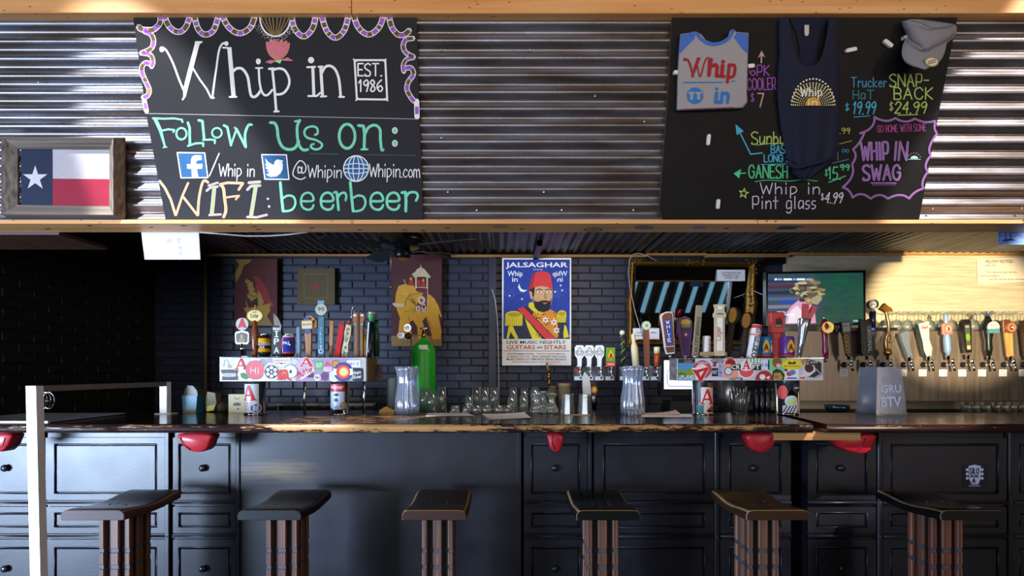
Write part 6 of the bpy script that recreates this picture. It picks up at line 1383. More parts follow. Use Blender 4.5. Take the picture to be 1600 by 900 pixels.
h = H('short amber beer tap with cream top, right end of centre taps', 1026.5, 573, 1026.5, 542, D3-.04, G4, ferrule=False)
h.part('body', lambda m: m.lathe(0, 0, [(4.4, 0), (4.6, 21)], K('a84a1c', .35), 16)).part('top', lambda m: m.lathe(0, 0, [(4.7, 21), (4.8, 30), (3.8, 31)], K('e0d8ac', .4), 16))
# --- tap wall handles
DW = 4.065
_fx = iter(FX)
def HW(*a):
    h = H(*a); mkfaucet(h.t, P(next(_fx), 570, 4.15)); return h
h = HW('black pump-shaped handle with white card top, leftmost on the tap wall', 1325.5, 556, 1319.5, 501, DW, G3)
h.part('body', lambda m: m.slab([(-3, 0), (3.6, 0), (5.6, 34), (6.6, 36), (7, 54), (-7, 54), (-6.8, 36), (-5.4, 34)], -2.5, 2.5, K('14100e', .3))).part('card', lambda m: (m.poly([(-5.4, 38), (5.4, 38), (5.6, 52), (-5.6, 52)], K('a8b0b4'), -2.8), m.btext('BROWN', -4, 4, 46, 48, K('3a4a4c'), -3)), fix=False)
h.part('lettering', lambda m: m.chalk('RODEO', 2, 5, 7, K('b8923c'), 1.4, -2.9, w=27, rot=92), fix=False)
h = HW('black four-sided beer tap lettered ORIGINAL', 1354, 556, 1351, 498, DW, G3)
h.part('body', lambda m: m.slab([(-7.5, 0), (6, 0), (8, 4), (8.5, 52), (4, 50), (8, 58), (0, 54), (-8, 58), (-9, 50), (-9.5, 6)], -3, 3, K('0e0f14', .3)))
h.part('lettering', lambda m: (m.chalk('ORIGINAL', 1, 45, 5.6, K('c8d0d8'), 1.1, -3.3, w=40, rot=-90), m.chalk('BLACKTHORN', -6.4, 42, 2.6, K('6a7078'), .5, -3.3, w=36, rot=-90)), fix=False)
h = HW('curved brass beer tap with bell top and wire ring', 1387, 556, 1387, 476, DW, G3)
h.part('stem', lambda m: m.tube([(0, 0, 0), (-3, 0, 14), (-3.6, 0, 26), (1, 0, 36), (1.5, 0, 50), (-2, 0, 66), (-5, 0, 74)], [3.6, 3, 2.8, 2.6, 2.4, 2.4, 2.6], K('6a5638', .3, metal=.7), 12)).part('bell', lambda m: m.slab([(-14, 73), (-3, 68), (6, 69), (5, 74), (-2, 78), (-6, 82), (-8, 79)], -3, 3, K('8a6424', .3, metal=.7))).part('collar', lambda m: m.lathe(0, 0, [(5.4, 2), (6, 6), (4, 9), (4.4, 11)], K('b08a3c', .25, metal=.9), 16)).part('ring', lambda m: m.tube([(3+6.6*math.cos(a), -2, 29+9*math.sin(a)) for a in [math.radians(x) for x in range(0, 361, 20)]], .7, K('8a785c', .3, metal=.8), 6))
h = HW('dull grey-blue slab beer tap on the tap wall', 1420, 558, 1412, 517, DW, G3)
h.part('slab', lambda m: m.slab([(-3.6, 0), (4, 0), (2.6, 20), (6, 38), (3, 41), (-8, 39), (-7, 26), (-4.4, 12)], -2.5, 2.5, K('4c5664', .35)))
h = HW('pale pear-shaped beer tap with dark back edge', 1450, 557, 1441.5, 503, DW, G3)
h.part('paddle', lambda m: m.slab([(-3, 0), (3.4, 0), (7, 12), (4.4, 26), (8, 50), (8.4, 54), (-8.6, 53), (-6, 26), (-6, 10)], -2, 2, K('b09c94', .35))).part('back', lambda m: m.slab([(-6.4, 2), (-3, 0), (-6, 26), (-8.4, 53), (-10.5, 52), (-8, 26)], -1.5, 3, K('0c2a2a', .35))).part('print', lambda m: (m.chalk('Red', -4, 44, 4, K('c0382c'), 1, -2.3, w=9), m.chalk('ale', -3, 15, 2.5, K('8a6a60'), .5, -2.3, w=7)), fix=False)
h = HW('powder blue beer tap with red-brown plaque', 1481, 556, 1477, 489, DW, G3)
h.part('shaft', lambda m: m.lathe(0, 0, [(2, 0), (4.6, 8), (4.8, 26), (3.6, 36), (2.8, 50), (3.2, 62), (1.8, 67)], K('5a7494', .35), 16)).part('plaque', lambda m: m.box(-8, 7, -4, 1, 33, 51, K('9a5a4c', .4), 1)).part('plaque_print', lambda m: (m.ell(0, 42, 4, 5, K('c89484'), -4.3, 14), m.poly([(-1.6, 38), (2, 39), (1.6, 44), (-1, 46)], K('5a1c1c'), -4.5)), fix=False)
h = HW('black beer tap with green hop label', 1512, 555, 1508, 499, DW, G3)
h.part('body', lambda m: m.slab([(-4.4, 4), (4.6, 4), (7, 52), (4, 56), (-5, 56), (-7.5, 52)], -2.6, 2.6, K('14120f', .3))).part('label', lambda m: (m.poly([(-3, 8), (3, 8), (4, 48), (-4.6, 48)], K('3a3c34'), -2.9), m.ell(-.2, 28, 3.4, 6, K('5a8a24', noise=.3, nscale=90), -3.1, 14), m.poly([(-2.6, 9), (2.6, 9), (3, 15), (-3, 15)], K('a88a6c'), -3.1), m.btext('IPA', -2.6, 3, 43, 45.6, K('b8b8a8'), -3.1)), fix=False)
h = HW('black curved beer tap with round pale label and crown top', 1545, 556, 1542.5, 486, DW, G3)
h.part('body', lambda m: m.lathe(0, 0, [(3, 0), (5, 10), (4.6, 24), (6.4, 34), (7, 50), (4, 58), (3, 62)], K('0c1210', .2), 18)).part('label', lambda m: (m.lathe(2.4, 44, [(9, -7.5), (9, -6)], K('c9b0a4', .4), 24, ax='y'), m.poly([(-7, 35), (11, 35), (11, 42), (-7, 42)], K('3a6a70'), -7.8), m.btext('RED', -3, 8, 45, 49, K('b03c34'), -7.8)), fix=False).part('crown', lambda m: [m.tube([(0, 0, 61), (5*math.cos(a), 5*math.sin(a), 66), (7*math.cos(a), 7*math.sin(a), 70)], [1.4, 1, .4], K('3a4658', .3), 6) for a in [k*math.pi/3.5 for k in range(7)]])
h = HW('light wooden beer tap with round dark badge on the tap wall', 1578, 557, 1573, 498, DW, G3)
h.part('shaft', lambda m: m.slab([(-3.4, 0), (3.6, 0), (5, 38), (-5, 38)], -2, 2, wd)).part('badge', lambda m: m.lathe(1.6, 45, [(8.6, -5), (9, -3), (9, 0)], K('5a3424', .4), 24, ax='y')).part('top_block', lambda m: m.box(-8, 4, -2, 3, 38, 58, K('4a2a1c', .45), .8)).part('badge_print', lambda m: (m.ell(1.6, 45, 7, 7, K('8a5a40'), -5.2, 20), m.ell(1.6, 45, 3.6, 3.6, K('2c1a14'), -5.4, 14), m.poly([(-1, 45), (5, 43), (3, 47)], K('c8b8a4'), -5.6)), fix=False)
h = HW('dark beer tap cut by the right frame edge', 1604, 556, 1601, 499, DW, G3)
h.part('body', lambda m: m.slab([(-3.5, 0), (5, 0), (7, 52), (3, 57), (-6, 55), (-5, 30)], -2.5, 2.5, K('2a1a14', .35)))
# pressure gauge post and small clock-like dial on the tap wall
t = thing('pressure_gauge', P(1363.5, 512, 4.2), 'round white pressure gauge on a dark post beside the television', 'gauge')
m = MB(flat(4.2)); m.tube([(1363.5, 0, -513), (1363.5, 0, -487)], 4.4, K('16203a', .25), 14); m.build('post', t)
m = MB(flat(4.2)); m.lathe(1363.5, -475.5, [(7, -.02), (7, .02)], K('2a2c30', .3), 24, ax='y'); m.tube([(1363.5, 0, -488), (1363.5, 0, -482)], 1.2, chrome, 8); m.build('dial_case', t)
m = MB(flat(4.179)); m.ell(1363.5, -475.5, 6.2, 6.2, W2, 0, 22); m.line([(1360, -478), (1364, -475), (1367, -476)], .8, blk, -.0006)
for k in range(10): a = math.radians(-40+26*k); m.ell(1363.5+4.6*math.cos(a), -475.5+4.6*math.sin(a), .6, .6, blk, -.0006, 6)
m.build('dial_face', t, fix=False)
# dark drink rail below television
m = MB(flat(4.08)); m.slab([(1305, -518), (1402, -516), (1402, -512), (1305, -513)], 0, .06, K('0a0a0c', .4)); m.poly([(1359, -516), (1366, -516), (1366, -512.5), (1359, -512.5)], M('4a5aff', .4, emis=1.5), -.001); m.build('media_player', None, 'thin black media box with a blue lit display below the television', 'media box')

# ================================================================ beer towers with stickers
DT = 3.2
FT_ = flat(DT)
def tower(label, x0, x1, y0, y1, cols, dep=.148):
    t = thing('beer_tower', P((x0+x1)/2, 647, DT+.08), label, 'beer tower', None)
    a, b = P(x0, y1, DT), P(x1, y0, DT); m = MB(); m.box(a.x, b.x, DT, DT+dep, a.z, b.z, M('cfd0d6', .25, .8, noise=.15, nscale=6), .002); m.build('header', t)
    m = MB(); m.box(a.x-.003, b.x+.003, DT-.003, DT+dep+.003, b.z, b.z+.004, chrome, .001); m.build('header_lid', t)
    for cx, w_ in cols:
        q = P(cx, 0, DT+.08); r_ = w_/2/F*(DT+.02); m = MB(); m.lathe(q.x, DT+.08, [(r_*1.12, ZB), (r_*1.12, ZB+.006), (r_, ZB+.01), (r_, a.z)], chrome, 36); m.build('column', t)
    return t
def sticker(t, fn, label=None, y=0):
    m = MB(lambda x, yy, z: P(x, -z, DT)+Vector((0, yy-.0012-y, 0))); fn(m); m.build('sticker', t, label, fix=False)
def bigA(m, cx, cy, w_, h_, mt, y=0, rot=0, edge=None):
    pts = [(-.5, -.5), (-.16, -.5), (-.16, -.44), (-.26, -.4), (-.2, -.22), (.14, -.22), (.2, -.4), (.1, -.44), (.1, -.5), (.52, -.5), (.52, -.44), (.43, -.41), (.1, .5), (-.06, .5), (-.36, -.38), (-.5, -.44)]
    inn = [(-.16, -.1), (.1, -.1), (-.02, .26)]
    A = math.radians(rot); tf = lambda p: [(cx+(x*w_)*math.cos(A)-(z*h_)*math.sin(A), cy+(x*w_)*math.sin(A)+(z*h_)*math.cos(A)) for x, z in p]
    if edge: m.line(tf(pts)+[tf(pts)[0]], 1.4, edge, y)
    m.poly(tf(pts), mt, y-.0003); m.poly(tf(inn), edge or M('d8d0d0', .6), y-.0006)
def rnd(m, x, y, r, c1, c2=None, tx=None, tc=None, k=.84, ry=None):
    ry = ry or r
    m.ell(x, -y, r, ry, M(c1, .5), 0, 24)
    if c2: m.ell(x, -y, r*k, ry*k, M(c2, .5), -.0003, 24)
    if tx: m.btext(tx, x-r*.55, x+r*.55, -y-ry*.25, -y+ry*.3, M(tc or 'f0ecec', .5), -.0006, .02)
def rect(m, x0, x1, y0, y1, c, tx=None, tc='f0ecec', y=0):
    m.poly([(x0, -y1), (x1, -y1), (x1, -y0), (x0, -y0)], M(c, .5), y)
    if tx: w_ = x1-x0; hh = y1-y0; m.btext(tx, x0+w_*.12, x1-w_*.12, -y1+hh*.28, -y0-hh*.28, M(tc, .5), y-.0004, .02)
RD = M('cc1f2c', .5)
tA = tower('sticker-covered two-column beer tower at the left end of the bar top', 343, 572.5, 558.5, 596, ((399, 31), (531, 28)))
m = MB(); a, b = P(572.8, 596, DT), P(572.8, 558.5, DT); m.box(a.x, a.x+.004, DT+.004, DT+.25, a.z, b.z, K('6a4c2c', .5), .001); m.build('end_panel', tA, 'brown wooden end panel')
S_ = lambda fn, lb=None, y=0: sticker(tA, fn, lb, y)
S_(lambda m: rect(m, 345, 367, 560, 575, 'dfe3e6')); S_(lambda m: (m.line([(350, -573), (351, -565), (354, -562), (357, -565), (358, -573)], 1, M('6a7a88', .5), -.0003, smooth=True), m.poly([(356, -576), (363, -576), (362, -570), (357, -570)], M('d8b070', .5), -.0003)))
S_(lambda m: (m.poly([(344, -578), (346, -577), (373, -577), (371, -585), (373, -594), (346, -594.5), (348, -586)], M('565a5c', .5), -.0006), m.ell(358, -586, 12, 3.4, M('a8acac', .5), -.0009, 20), m.btext('ADOBE', 347, 369, -588.5, -583, M('f0f0f0', .5), -.0012, .03)), 'grey lettered badge sticker')
S_(lambda m: rnd(m, 383, 566, 10, 'c4c8ca', 'd8dada')); S_(lambda m: bigA(m, 377, -568.5, 22, 18, RD, -.0006, edge=M('f0e8e8', .5)), 'large red letter A sticker')
S_(lambda m: (m.poly([(375, -583), (382, -582), (390, -590), (385, -594), (377, -590)], M('5a8a5c', .5), -.0003)), 'green leaf sticker')
S_(lambda m: (rnd(m, 399, 578, 15.5, '8a8a90', 'e86a74', None, k=.93), m.chalk('Hi', 392, -583, 9, M('f6ece8', .5), 1.2, -.001, w=13, rot=-4)), 'pink round Hi sticker', .0008)
S_(lambda m: rnd(m, 411, 566.5, 7.5, 'd6d8d4', '9aa89a'))
def reel(m):
    m.poly([(412, -592), (412, -575), (418, -570), (426, -567), (434, -572), (436, -590), (424, -595)], M('e6e6e8', .5), 0); m.ell(424.5, -581, 10.8, 10.8, M('3a3c40', .5), -.0003, 24)
    for k in range(6): a = math.radians(60*k+30); m.ell(424.5+6.6*math.cos(a), -581+6.6*math.sin(a), 2.9, 2.9, M('e8e8ea', .5), -.0006, 12)
    m.ell(424.5, -581, 1.8, 1.8, M('e8e8ea', .5), -.0006, 8)
S_(reel, 'round film reel sticker', .001)
S_(lambda m: (rnd(m, 454.5, 580.5, 10.8, '3a3c40', 'e9e7ea', k=.92), m.poly([(452, -581), (454.5, -577), (457, -581), (454.5, -584)], M('1c1e22', .5), -.0009)), 'round clock-like sticker', .0012)
S_(lambda m: (m.poly([(426, -559), (455, -559), (454, -567), (440, -573), (427, -567)], M('ece6dc', .5), 0), m.btext('LAKEWOOD', 428, 453, -565, -561.5, M('9a3a34', .5), -.0004), m.line([(431, -567.5), (448, -567.5)], 1, M('4a6a3c', .5), -.0004), m.ell(440, -568, 2, 1.5, M('c0392c', .5), -.0006, 8)), 'shield sticker', .0016)
S_(lambda m: (m.poly([(434, -594), (434, -581), (437, -577.5), (449, -577.5), (451, -582), (452, -592), (456, -593), (454, -595), (449, -593), (448, -589), (446, -594), (442, -594), (441, -589), (439, -594)], M('d83a30', .5), -.0003), m.line([(441, -585), (444, -581), (447, -584)], 1, M('e8c030', .5), -.0006)), 'red elephant sticker', .002)
S_(lambda m: (rnd(m, 477, 571, 13, 'c9a9bc'), bigA(m, 479, -566, 24, 14, RD, -.0004, edge=M('e8dce0', .5))), 'red letter A sticker on the tower centre', .0008)
S_(lambda m: (rect(m, 480, 490, 578, 590, '3a3640'), m.poly([(466, -586), (470, -594), (492, -580), (490, -574)], M('e6dce0', .5), -.0004), m.chalk('Butter', 468, -590, 9, M('c8283a', .5), 1.4, -.0008, w=24, rot=24)), 'red script banner sticker', .0014)
S_(lambda m: rect(m, 493, 505, 563, 578, '4fae62', 'SLOT')); S_(lambda m: (m.poly([(506, -572), (511, -564), (519, -571)], M('d04a52', .5), 0), rect(m, 506, 518, 574, 580, 'e0c8d0', 'OFF', 'c0303c', -.0003)))
S_(lambda m: rnd(m, 525, 569, 6.4, '4a3a20', 'cf8a2c')); S_(lambda m: rnd(m, 496, 590, 5.2, 'e8e6ec', 'c8ccd8', 'MI', 'a03040')); S_(lambda m: rnd(m, 508, 588, 6.8, '3c2a44', '6a4a6c', 'Q', '2a1a30'))
S_(lambda m: rnd(m, 522, 588, 8.5, 'e8e8ea', 'd0d4da')); S_(lambda m: rect(m, 542, 563, 563, 574, 'e2dfee', '101 2', '4a3aa8'))
def colo(m):
    m.ell(536.5, -581, 15, 15, M('2a3f86', .5), 0, 28); m.poly([(521.6, -576), (551.4, -576), (551.4, -586), (521.6, -586)], M('f0eef0', .5), -.0003)
    m.ell(536.5, -581, 11, 11, M('d8402c', .5), -.0006, 26); m.ell(537.5, -581, 7.4, 7.4, M('eeb858', .5), -.0009, 24); m.ell(537.5, -581, 5, 5, M('f0d898', .5), -.0012, 20)
S_(colo, 'blue, red and gold ringed sticker', .002)
S_(lambda m: (m.poly([(550, -576), (553, -575), (566, -575), (568, -578), (568, -594), (566, -596), (551, -595)], M('17191f', .5), 0), m.chalk('Hops', 552, -585, 5, M('e8e8ea', .5), .8, -.0004, w=12, rot=8), m.chalk('River', 552, -592, 5, M('e8e8ea', .5), .8, -.0004, w=13, rot=8)), 'black script sticker', .001)
S_(lambda m: (m.poly([(466, -562), (492, -562), (492, -596), (462, -596)], M('b08aa8', .5), .0008), m.poly([(412, -560), (430, -560), (430, -568), (412, -566)], M('b59ab0', .5), .0008), m.poly([(492, -560), (545, -560), (545, -596), (490, -596)], M('a98aa8', .5), .0009)))
# stickers wrapped on columns
def wrap(t, cx, w_, fn, label=None, lift=.0008):
    q = P(cx, 0, DT+.08); r_ = w_/2/F*(DT+.02)
    def tr(x, y, z):
        dx = (x-cx)/F*(DT+.02); a = dx/r_; a = max(-1.5, min(1.5, a*1.08)); R = r_+lift-y
        return Vector((q.x+R*math.sin(a), DT+.08-R*math.cos(a), CH-(-z-HY)/F*(DT+.02)))
    m = MB(); fn(m); o = m.build('sticker', t, label, fix=False); off = OFF[t]
    bm = bmesh.new(); bm.from_mesh(o.data)
    for v in bm.verts: v.co += off
    bmesh.ops.triangulate(bm, faces=bm.faces)
    X = cx-w_/2-2
    while X < cx+w_/2+2:
        bmesh.ops.bisect_plane(bm, geom=bm.verts[:]+bm.edges[:]+bm.faces[:], plane_co=(X, 0, 0), plane_no=(1, 0, 0)); X += 1.7
    for v in bm.verts: v.co = tr(v.co.x, v.co.y, v.co.z)-off
    bm.to_mesh(o.data); bm.free()
def patch(m, x0, x1, y0, y1, mt, y=0, n=6):
    for i in range(n): a = x0+(x1-x0)*i/n; b = x0+(x1-x0)*(i+1)/n; m.add([(a, y, -y1), (b, y, -y1), (b, y, -y0), (a, y, -y0)], [(0, 1, 2, 3)], mt)
wrap(tA, 399, 31, lambda m: (patch(m, 386, 410, 600, 640, M('d5dde2', .35, noise=.2, nscale=60)), bigA(m, 396, -614, 22, 24, RD, -.0008)), 'red letter A column sticker')
wrap(tA, 399, 31, lambda m: (patch(m, 386, 400, 628, 645, M('c8b0b4', .4, noise=.3, nscale=70), 0), rnd(m, 406, 638, 8, 'e8eef4', '244a8c'), m.btext('88', 402, 410, -643, -633, M('e8f0f8', .5), -.0012)), 'blue 88 column sticker', .0016)
wrap(tA, 399, 31, lambda m: (patch(m, 410, 415, 600, 628, M('23343c', .5, noise=.4, nscale=80)), patch(m, 384, 388, 600, 612, M('1c2428', .5))), None, .0006)
wrap(tA, 531, 28, lambda m: (patch(m, 518, 542, 600, 612, M('b02834', .4)), m.btext('Allstar', 519.5, 540, -607.5, -601.5, M('e8dce0', .5), -.0008), patch(m, 518, 542, 612, 640, M('a9bcd0', .35)), m.ell(530.5, -621, 4.2, 5, M('c9d6e2', .5), -.0006, 14), m.ell(530, -617, 3.6, 2.4, M('1c2024', .5), -.0009, 12), m.ell(529.5, -625, 3, 3, M('1c2024', .5), -.0009, 12)), 'red-topped portrait column sticker')
wrap(tA, 531, 28, lambda m: (rnd(m, 541, 634, 6, '6a4a3c', 'a08a74'), patch(m, 519, 524, 638, 645, M('1c2c4c', .5)), m.btext('WEST', 527, 537, -640, -634, M('3a4a6c', .5), -.0004)), None, .0016)
# faucets with hanging paper on the left tower's end
t = thing('paper_tag', P(593, 596, DT+.2), 'creased pale paper hanging off the right end of the left beer tower', 'paper')
m = MB(flat(DT+.2)); m.grid(lambda u, v: (583+15*u-v*1, .008*math.sin(5*u+3*v), -(569+26*v)), 6, 6, M('5c4a4c', .7, noise=.4, nscale=60)); m.build('sheet', t, fix=False)
# right tower
tB = tower('sticker-covered two-column beer tower right of the till screen', 1058, 1286.5, 560, 594.5, ((1097.5, 31), (1230, 34)))
S_ = lambda fn, lb=None, y=0: sticker(tB, fn, lb, y)
m = MB(); a, b = P(1058, 594.5, DT), P(1058, 560, DT); 
m.add([(a.x-.0015, DT+.002, a.z), (a.x-.0015, DT+.146, a.z), (a.x-.0015, DT+.146, b.z), (a.x-.0015, DT+.002, b.z)], [(0, 1, 2, 3)], M('9a9496', .4, col2='3a2c34', nscale=30)); m.build('end_stickers', tB, 'black, red and white sticker scraps', fix=False)
def hill(m):
    m.poly([(1059, -595), (1084, -595), (1084, -568), (1059, -568)], M('4c92cc', .5), 0); m.poly([(1059, -590), (1084, -590), (1084, -573), (1076, -575), (1071, -580), (1065, -577), (1059, -578)], M('7a9a34', .5), -.0003); m.poly([(1059, -590), (1078, -590), (1070, -584), (1063, -582), (1059, -584)], M('4c6a24', .5), -.0006)
    m.btext('UPLAND', 1060, 1085, -592, -586, M('f4f0e6', .5), -.0009, .04); m.btext('BREWERIES', 1061, 1084, -594.8, -592.6, M('e8e4d8', .5), -.0009)
S_(hill, 'landscape sticker with green hills')
S_(lambda m: (rect(m, 1060, 1086, 561, 567, '2a2228'), m.chalk('Cycles', 1069, -566, 4, M('b8a8b0', .5), .5, -.0004, w=12)))
S_(lambda m: (rnd(m, 1097.5, 577, 14, '3a4478', 'e0444c', k=.92), m.ell(1096, -578, 9.4, 9.4, M('e8dcdc', .5), -.0007, 20), m.btext('THE BREWING', 1090, 1106, -568.5, -565.5, M('f0e4e4', .5), -.001)), 'red and blue round brewery sticker', .0005)
S_(lambda m: (m.poly([(1081, -575), (1108, -573), (1106, -580), (1096, -597), (1090, -594), (1080, -577)], M('ece8e8', .5), 0), m.poly([(1080, -577), (1088, -578), (1108, -573), (1106, -578), (1096, -596), (1092, -596), (1090, -590), (1082, -579)], RD, -.0003), m.poly([(1092, -582), (1100, -579), (1094, -589)], M('f0dcdc', .5), -.0006)), 'tilted red letter A sticker', .0018)
S_(lambda m: (rect(m, 1112, 1122, 575, 588, '1c1c22', 'NIT', 'e8e6ea'), rect(m, 1107, 1113, 576, 588, 'd0ccd4')))
S_(lambda m: ([m.poly([(1121+11*math.cos(a-.14), -563-6*math.sin(a-.14)), (1121+11*math.cos(a+.14), -563-6*math.sin(a+.14)), (1121, -563)], M('16161a', .5), -.0003*(1+k % 2)) for k, a in enumerate([i*math.pi/5 for i in range(10)])], m.poly([(1113, -573), (1119, -573), (1118, -565), (1115, -565)], M('a02838', .5), -.001)), 'black starburst sticker', .0006)
S_(lambda m: (rect(m, 1122, 1129, 567, 589, 'a8b4e0'), [m.btext(c, 1124, 1127, -574-5*i, -570.5-5*i, M('2a3c9c', .5), -.0004, .03) for i, c in enumerate('ELMO')]), 'pale blue vertical sticker', .001)
S_(lambda m: (rnd(m, 1141, 568, 10, 'e8d8cc', 'd8402c'), m.poly([(1133, -568), (1149, -568), (1145, -563), (1139, -562)], M('6a241c', .5), -.0006)))
S_(lambda m: (rect(m, 1130, 1152, 569, 590, 'f0a088'), rnd(m, 1138, 580, 6.4, 'f0e8e0', 'cfe0ec')), 'salmon sticker', .0004)
S_(lambda m: (m.ell(1166, -578, 14, 14, M('ece4e4', .5), 0, 24), m.ell(1166, -578, 11.6, 11.6, M('e8505a', .5), -.0003, 24)), 'red half-round sticker', .0008)
def craft(m):
    m.btext('CR', 1142.5, 1156, -577, -570, M('f6f2f2', .5), -.0006, .06); m.poly([(1142, -578.5), (1158, -578.5), (1158, -569), (1142, -569)], M('1a181c', .5), -.0003)
    m.btext('FT', 1175, 1187, -577, -570, M('f6f2f2', .5), -.0006, .06); m.poly([(1174, -578.5), (1189, -578.5), (1189, -569), (1174, -569)], M('1a181c', .5), -.0003)
    m.poly([(1157, -578), (1157, -567), (1165, -561.5), (1174, -567), (1174, -578), (1165, -580)], M('f0eaea', .5), -.0009); bigA(m, 1165.5, -570, 13, 14, RD, -.0014)
S_(craft, 'black and white sticker with red letter A', .0016)
S_(lambda m: (rect(m, 1168, 1188, 559.5, 567, '3fae6c'), [m.poly([(1169+5*i, -566.5), (1172+5*i, -566.5), (1172+5*i, -560), (1169+5*i, -560)], M('dff0e4', .5), -.0003) for i in range(4)]), 'green and white sticker')
S_(lambda m: rect(m, 1189, 1202, 563, 577, 'dfe6f2', '16', '2a6ab8')); S_(lambda m: rect(m, 1200, 1230, 559.5, 580, '7fcf9c'))
S_(lambda m: (m.ell(1214, -566, 7.5, 8.5, M('a85a2c', .5, noise=.4, nscale=150), 0, 16), m.ell(1216, -571, 3.6, 3, M('e8c8b8', .5), -.0003, 12)), 'orange animal head sticker', .0006)
S_(lambda m: rnd(m, 1194, 592, 14, 'e8e4e4', 'b02a34') if False else (m.poly([(1194+14*math.cos(math.radians(a)), -594+15*math.sin(math.radians(a))) for a in range(0, 181, 12)], M('b02a34', .5), 0), m.ell(1191, -589, 4.6, 4.4, M('f0e8e8', .5), -.0003, 14), m.poly([(1196, -590), (1203, -587), (1201, -593)], M('f0e8e8', .5), -.0003)), 'red half-round skull sticker', .001)
S_(lambda m: (m.poly([(1206, -594), (1207, -580), (1213, -576), (1221, -579), (1226, -586), (1224, -594)], M('2c3020', .5), 0), m.poly([(1208, -594), (1209, -583), (1219, -582), (1223, -590), (1220, -594)], M('a8a04c', .5), -.0003), m.ell(1213, -589, 4, 3, M('c85a3c', .5), -.0006, 12)), 'green crest sticker', .0012)
S_(lambda m: (rect(m, 1226, 1248, 577, 594, 'e9eef4'), m.ell(1233, -584, 4.6, 4, M('c8452c', .5), -.0003, 12), m.ell(1238, -582, 5, 4, M('4a8ac8', .5), -.0005, 12), m.poly([(1228, -592), (1246, -592), (1244, -590), (1230, -590)], M('2c4a9c', .5), -.0003)), 'blue and red crayfish sticker')
S_(lambda m: (rnd(m, 1237, 569.5, 16, 'f2d21c', 'f6dc2c', ry=8.6), m.poly([(1231, -569), (1232, -564), (1237, -567), (1242, -564), (1243, -569)], M('2c2c2a', .5), -.0006), m.btext('MOTHER NATURES', 1225, 1249, -573.5, -571, M('3a3a24', .5), -.0006)), 'yellow oval sticker', .0016)
S_(lambda m: (m.poly([(1252, -588), (1262, -561), (1284, -566), (1285, -585), (1275, -590)], M('26262c', .5), 0), m.line([(1256, -586), (1263, -563), (1272, -559.5), (1284, -567), (1284, -584), (1274, -589)], 1, M('d8d4d8', .5), -.0003), m.btext('BEER', 1266, 1278, -567.5, -564.5, M('d8d4d8', .5), -.0003), m.line([(1270, -572), (1282, -584)], 1, M('d8d4d8', .5), -.0003)), 'black hexagon sticker')
S_(lambda m: (m.poly([(1250, -561), (1268, -561), (1254, -572)], M('d8a870', .5), 0), m.btext('STOUT', 1252, 1268, -565, -560, M('1c1410', .5), -.0003, .03, rot=30)))
S_(lambda m: (m.poly([(1252, -590), (1255, -577), (1262, -568), (1272, -571), (1274, -580), (1264, -588)], M('e8dce4', .5), 0), m.ell(1264, -575.5, 7, 6.6, M('4c2016', .5), -.0003, 14)), 'brown and white sticker', .0012)
S_(lambda m: (rect(m, 1249, 1258, 585, 593, 'e6dede'), m.poly([(1250, -592), (1257, -592), (1257, -588), (1253, -590), (1250, -588)], M('e04a3c', .5), -.0003)), None, .0016)
S_(lambda m: rect(m, 1140, 1160, 590, 594.3, '4a4450')); S_(lambda m: (m.chalk('Stash', 1141, -594, 4, M('e6e2e6', .5), .8, -.0003, w=16)), None, .0004)
S_(lambda m: rect(m, 1086, 1136, 560, 594.3, 'd8d2d8'), None, -.0008); S_(lambda m: rect(m, 1136, 1286, 560, 594.3, 'cfc9ce'), None, -.0008)
wrap(tB, 1097.5, 31, lambda m: (patch(m, 1090, 1112, 605, 646, M('e6d8d0', .4)), patch(m, 1083, 1090, 597, 646, M('4a5a64', .4, noise=.5, nscale=80)), bigA(m, 1099, -620, 22, 24, RD, -.001, edge=M('f0ece8', .5))), 'red letter A column sticker')
wrap(tB, 1097.5, 31, lambda m: (patch(m, 1083, 1094, 632, 646, M('3a8a90', .4, noise=.3, nscale=60)), m.poly([(1099, -640), (1106, -634), (1113, -637), (1110, -644), (1101, -645)], M('c8402c', .5), -.0005), m.ell(1102, -642, 4, 2.4, M('2c201c', .5), -.0008, 12)), 'teal and red column sticker', .0018)
wrap(tB, 1097.5, 31, lambda m: (patch(m, 1100, 1113, 598, 606, M('8a6038', .5, noise=.4, nscale=60))))
wrap(tB, 1230, 34, lambda m: (m.ell(1216, -613, 7, 11, M('e04a44', .5), 0, 18)), 'red round column sticker')
wrap(tB, 1230, 34, lambda m: (rnd(m, 1228, 627, 9, 'f0eef0', 'b8dcc4'), m.ell(1228, -627, 3, 3, M('e8e04c', .5), -.001, 10)), 'pale green column sticker', .0012)
wrap(tB, 1230, 34, lambda m: (m.poly([(1230, -600), (1240, -600), (1242, -609), (1235, -616), (1229, -609)], M('2a343c', .5), 0), m.poly([(1231.5, -605), (1240, -605), (1240, -607), (1231.5, -607)], M('d8dce0', .5), -.0004)), 'black shield column sticker', .0014)
wrap(tB, 1230, 34, lambda m: (patch(m, 1243, 1247, 600, 622, M('b8a82c', .5)), m.poly([(1216, -634), (1235, -632), (1236, -645), (1216, -645)], M('e0e4ea', .5), -.0006), [m.line([(1217+4*i, -645), (1222+4*i, -634)], 1.6, M('1c3a5c', .5), -.001) for i in range(4)], rnd(m, 1242, 635, 8, 'ecd8dc', 'e8ccc8')), 'striped and pink column stickers', .001)
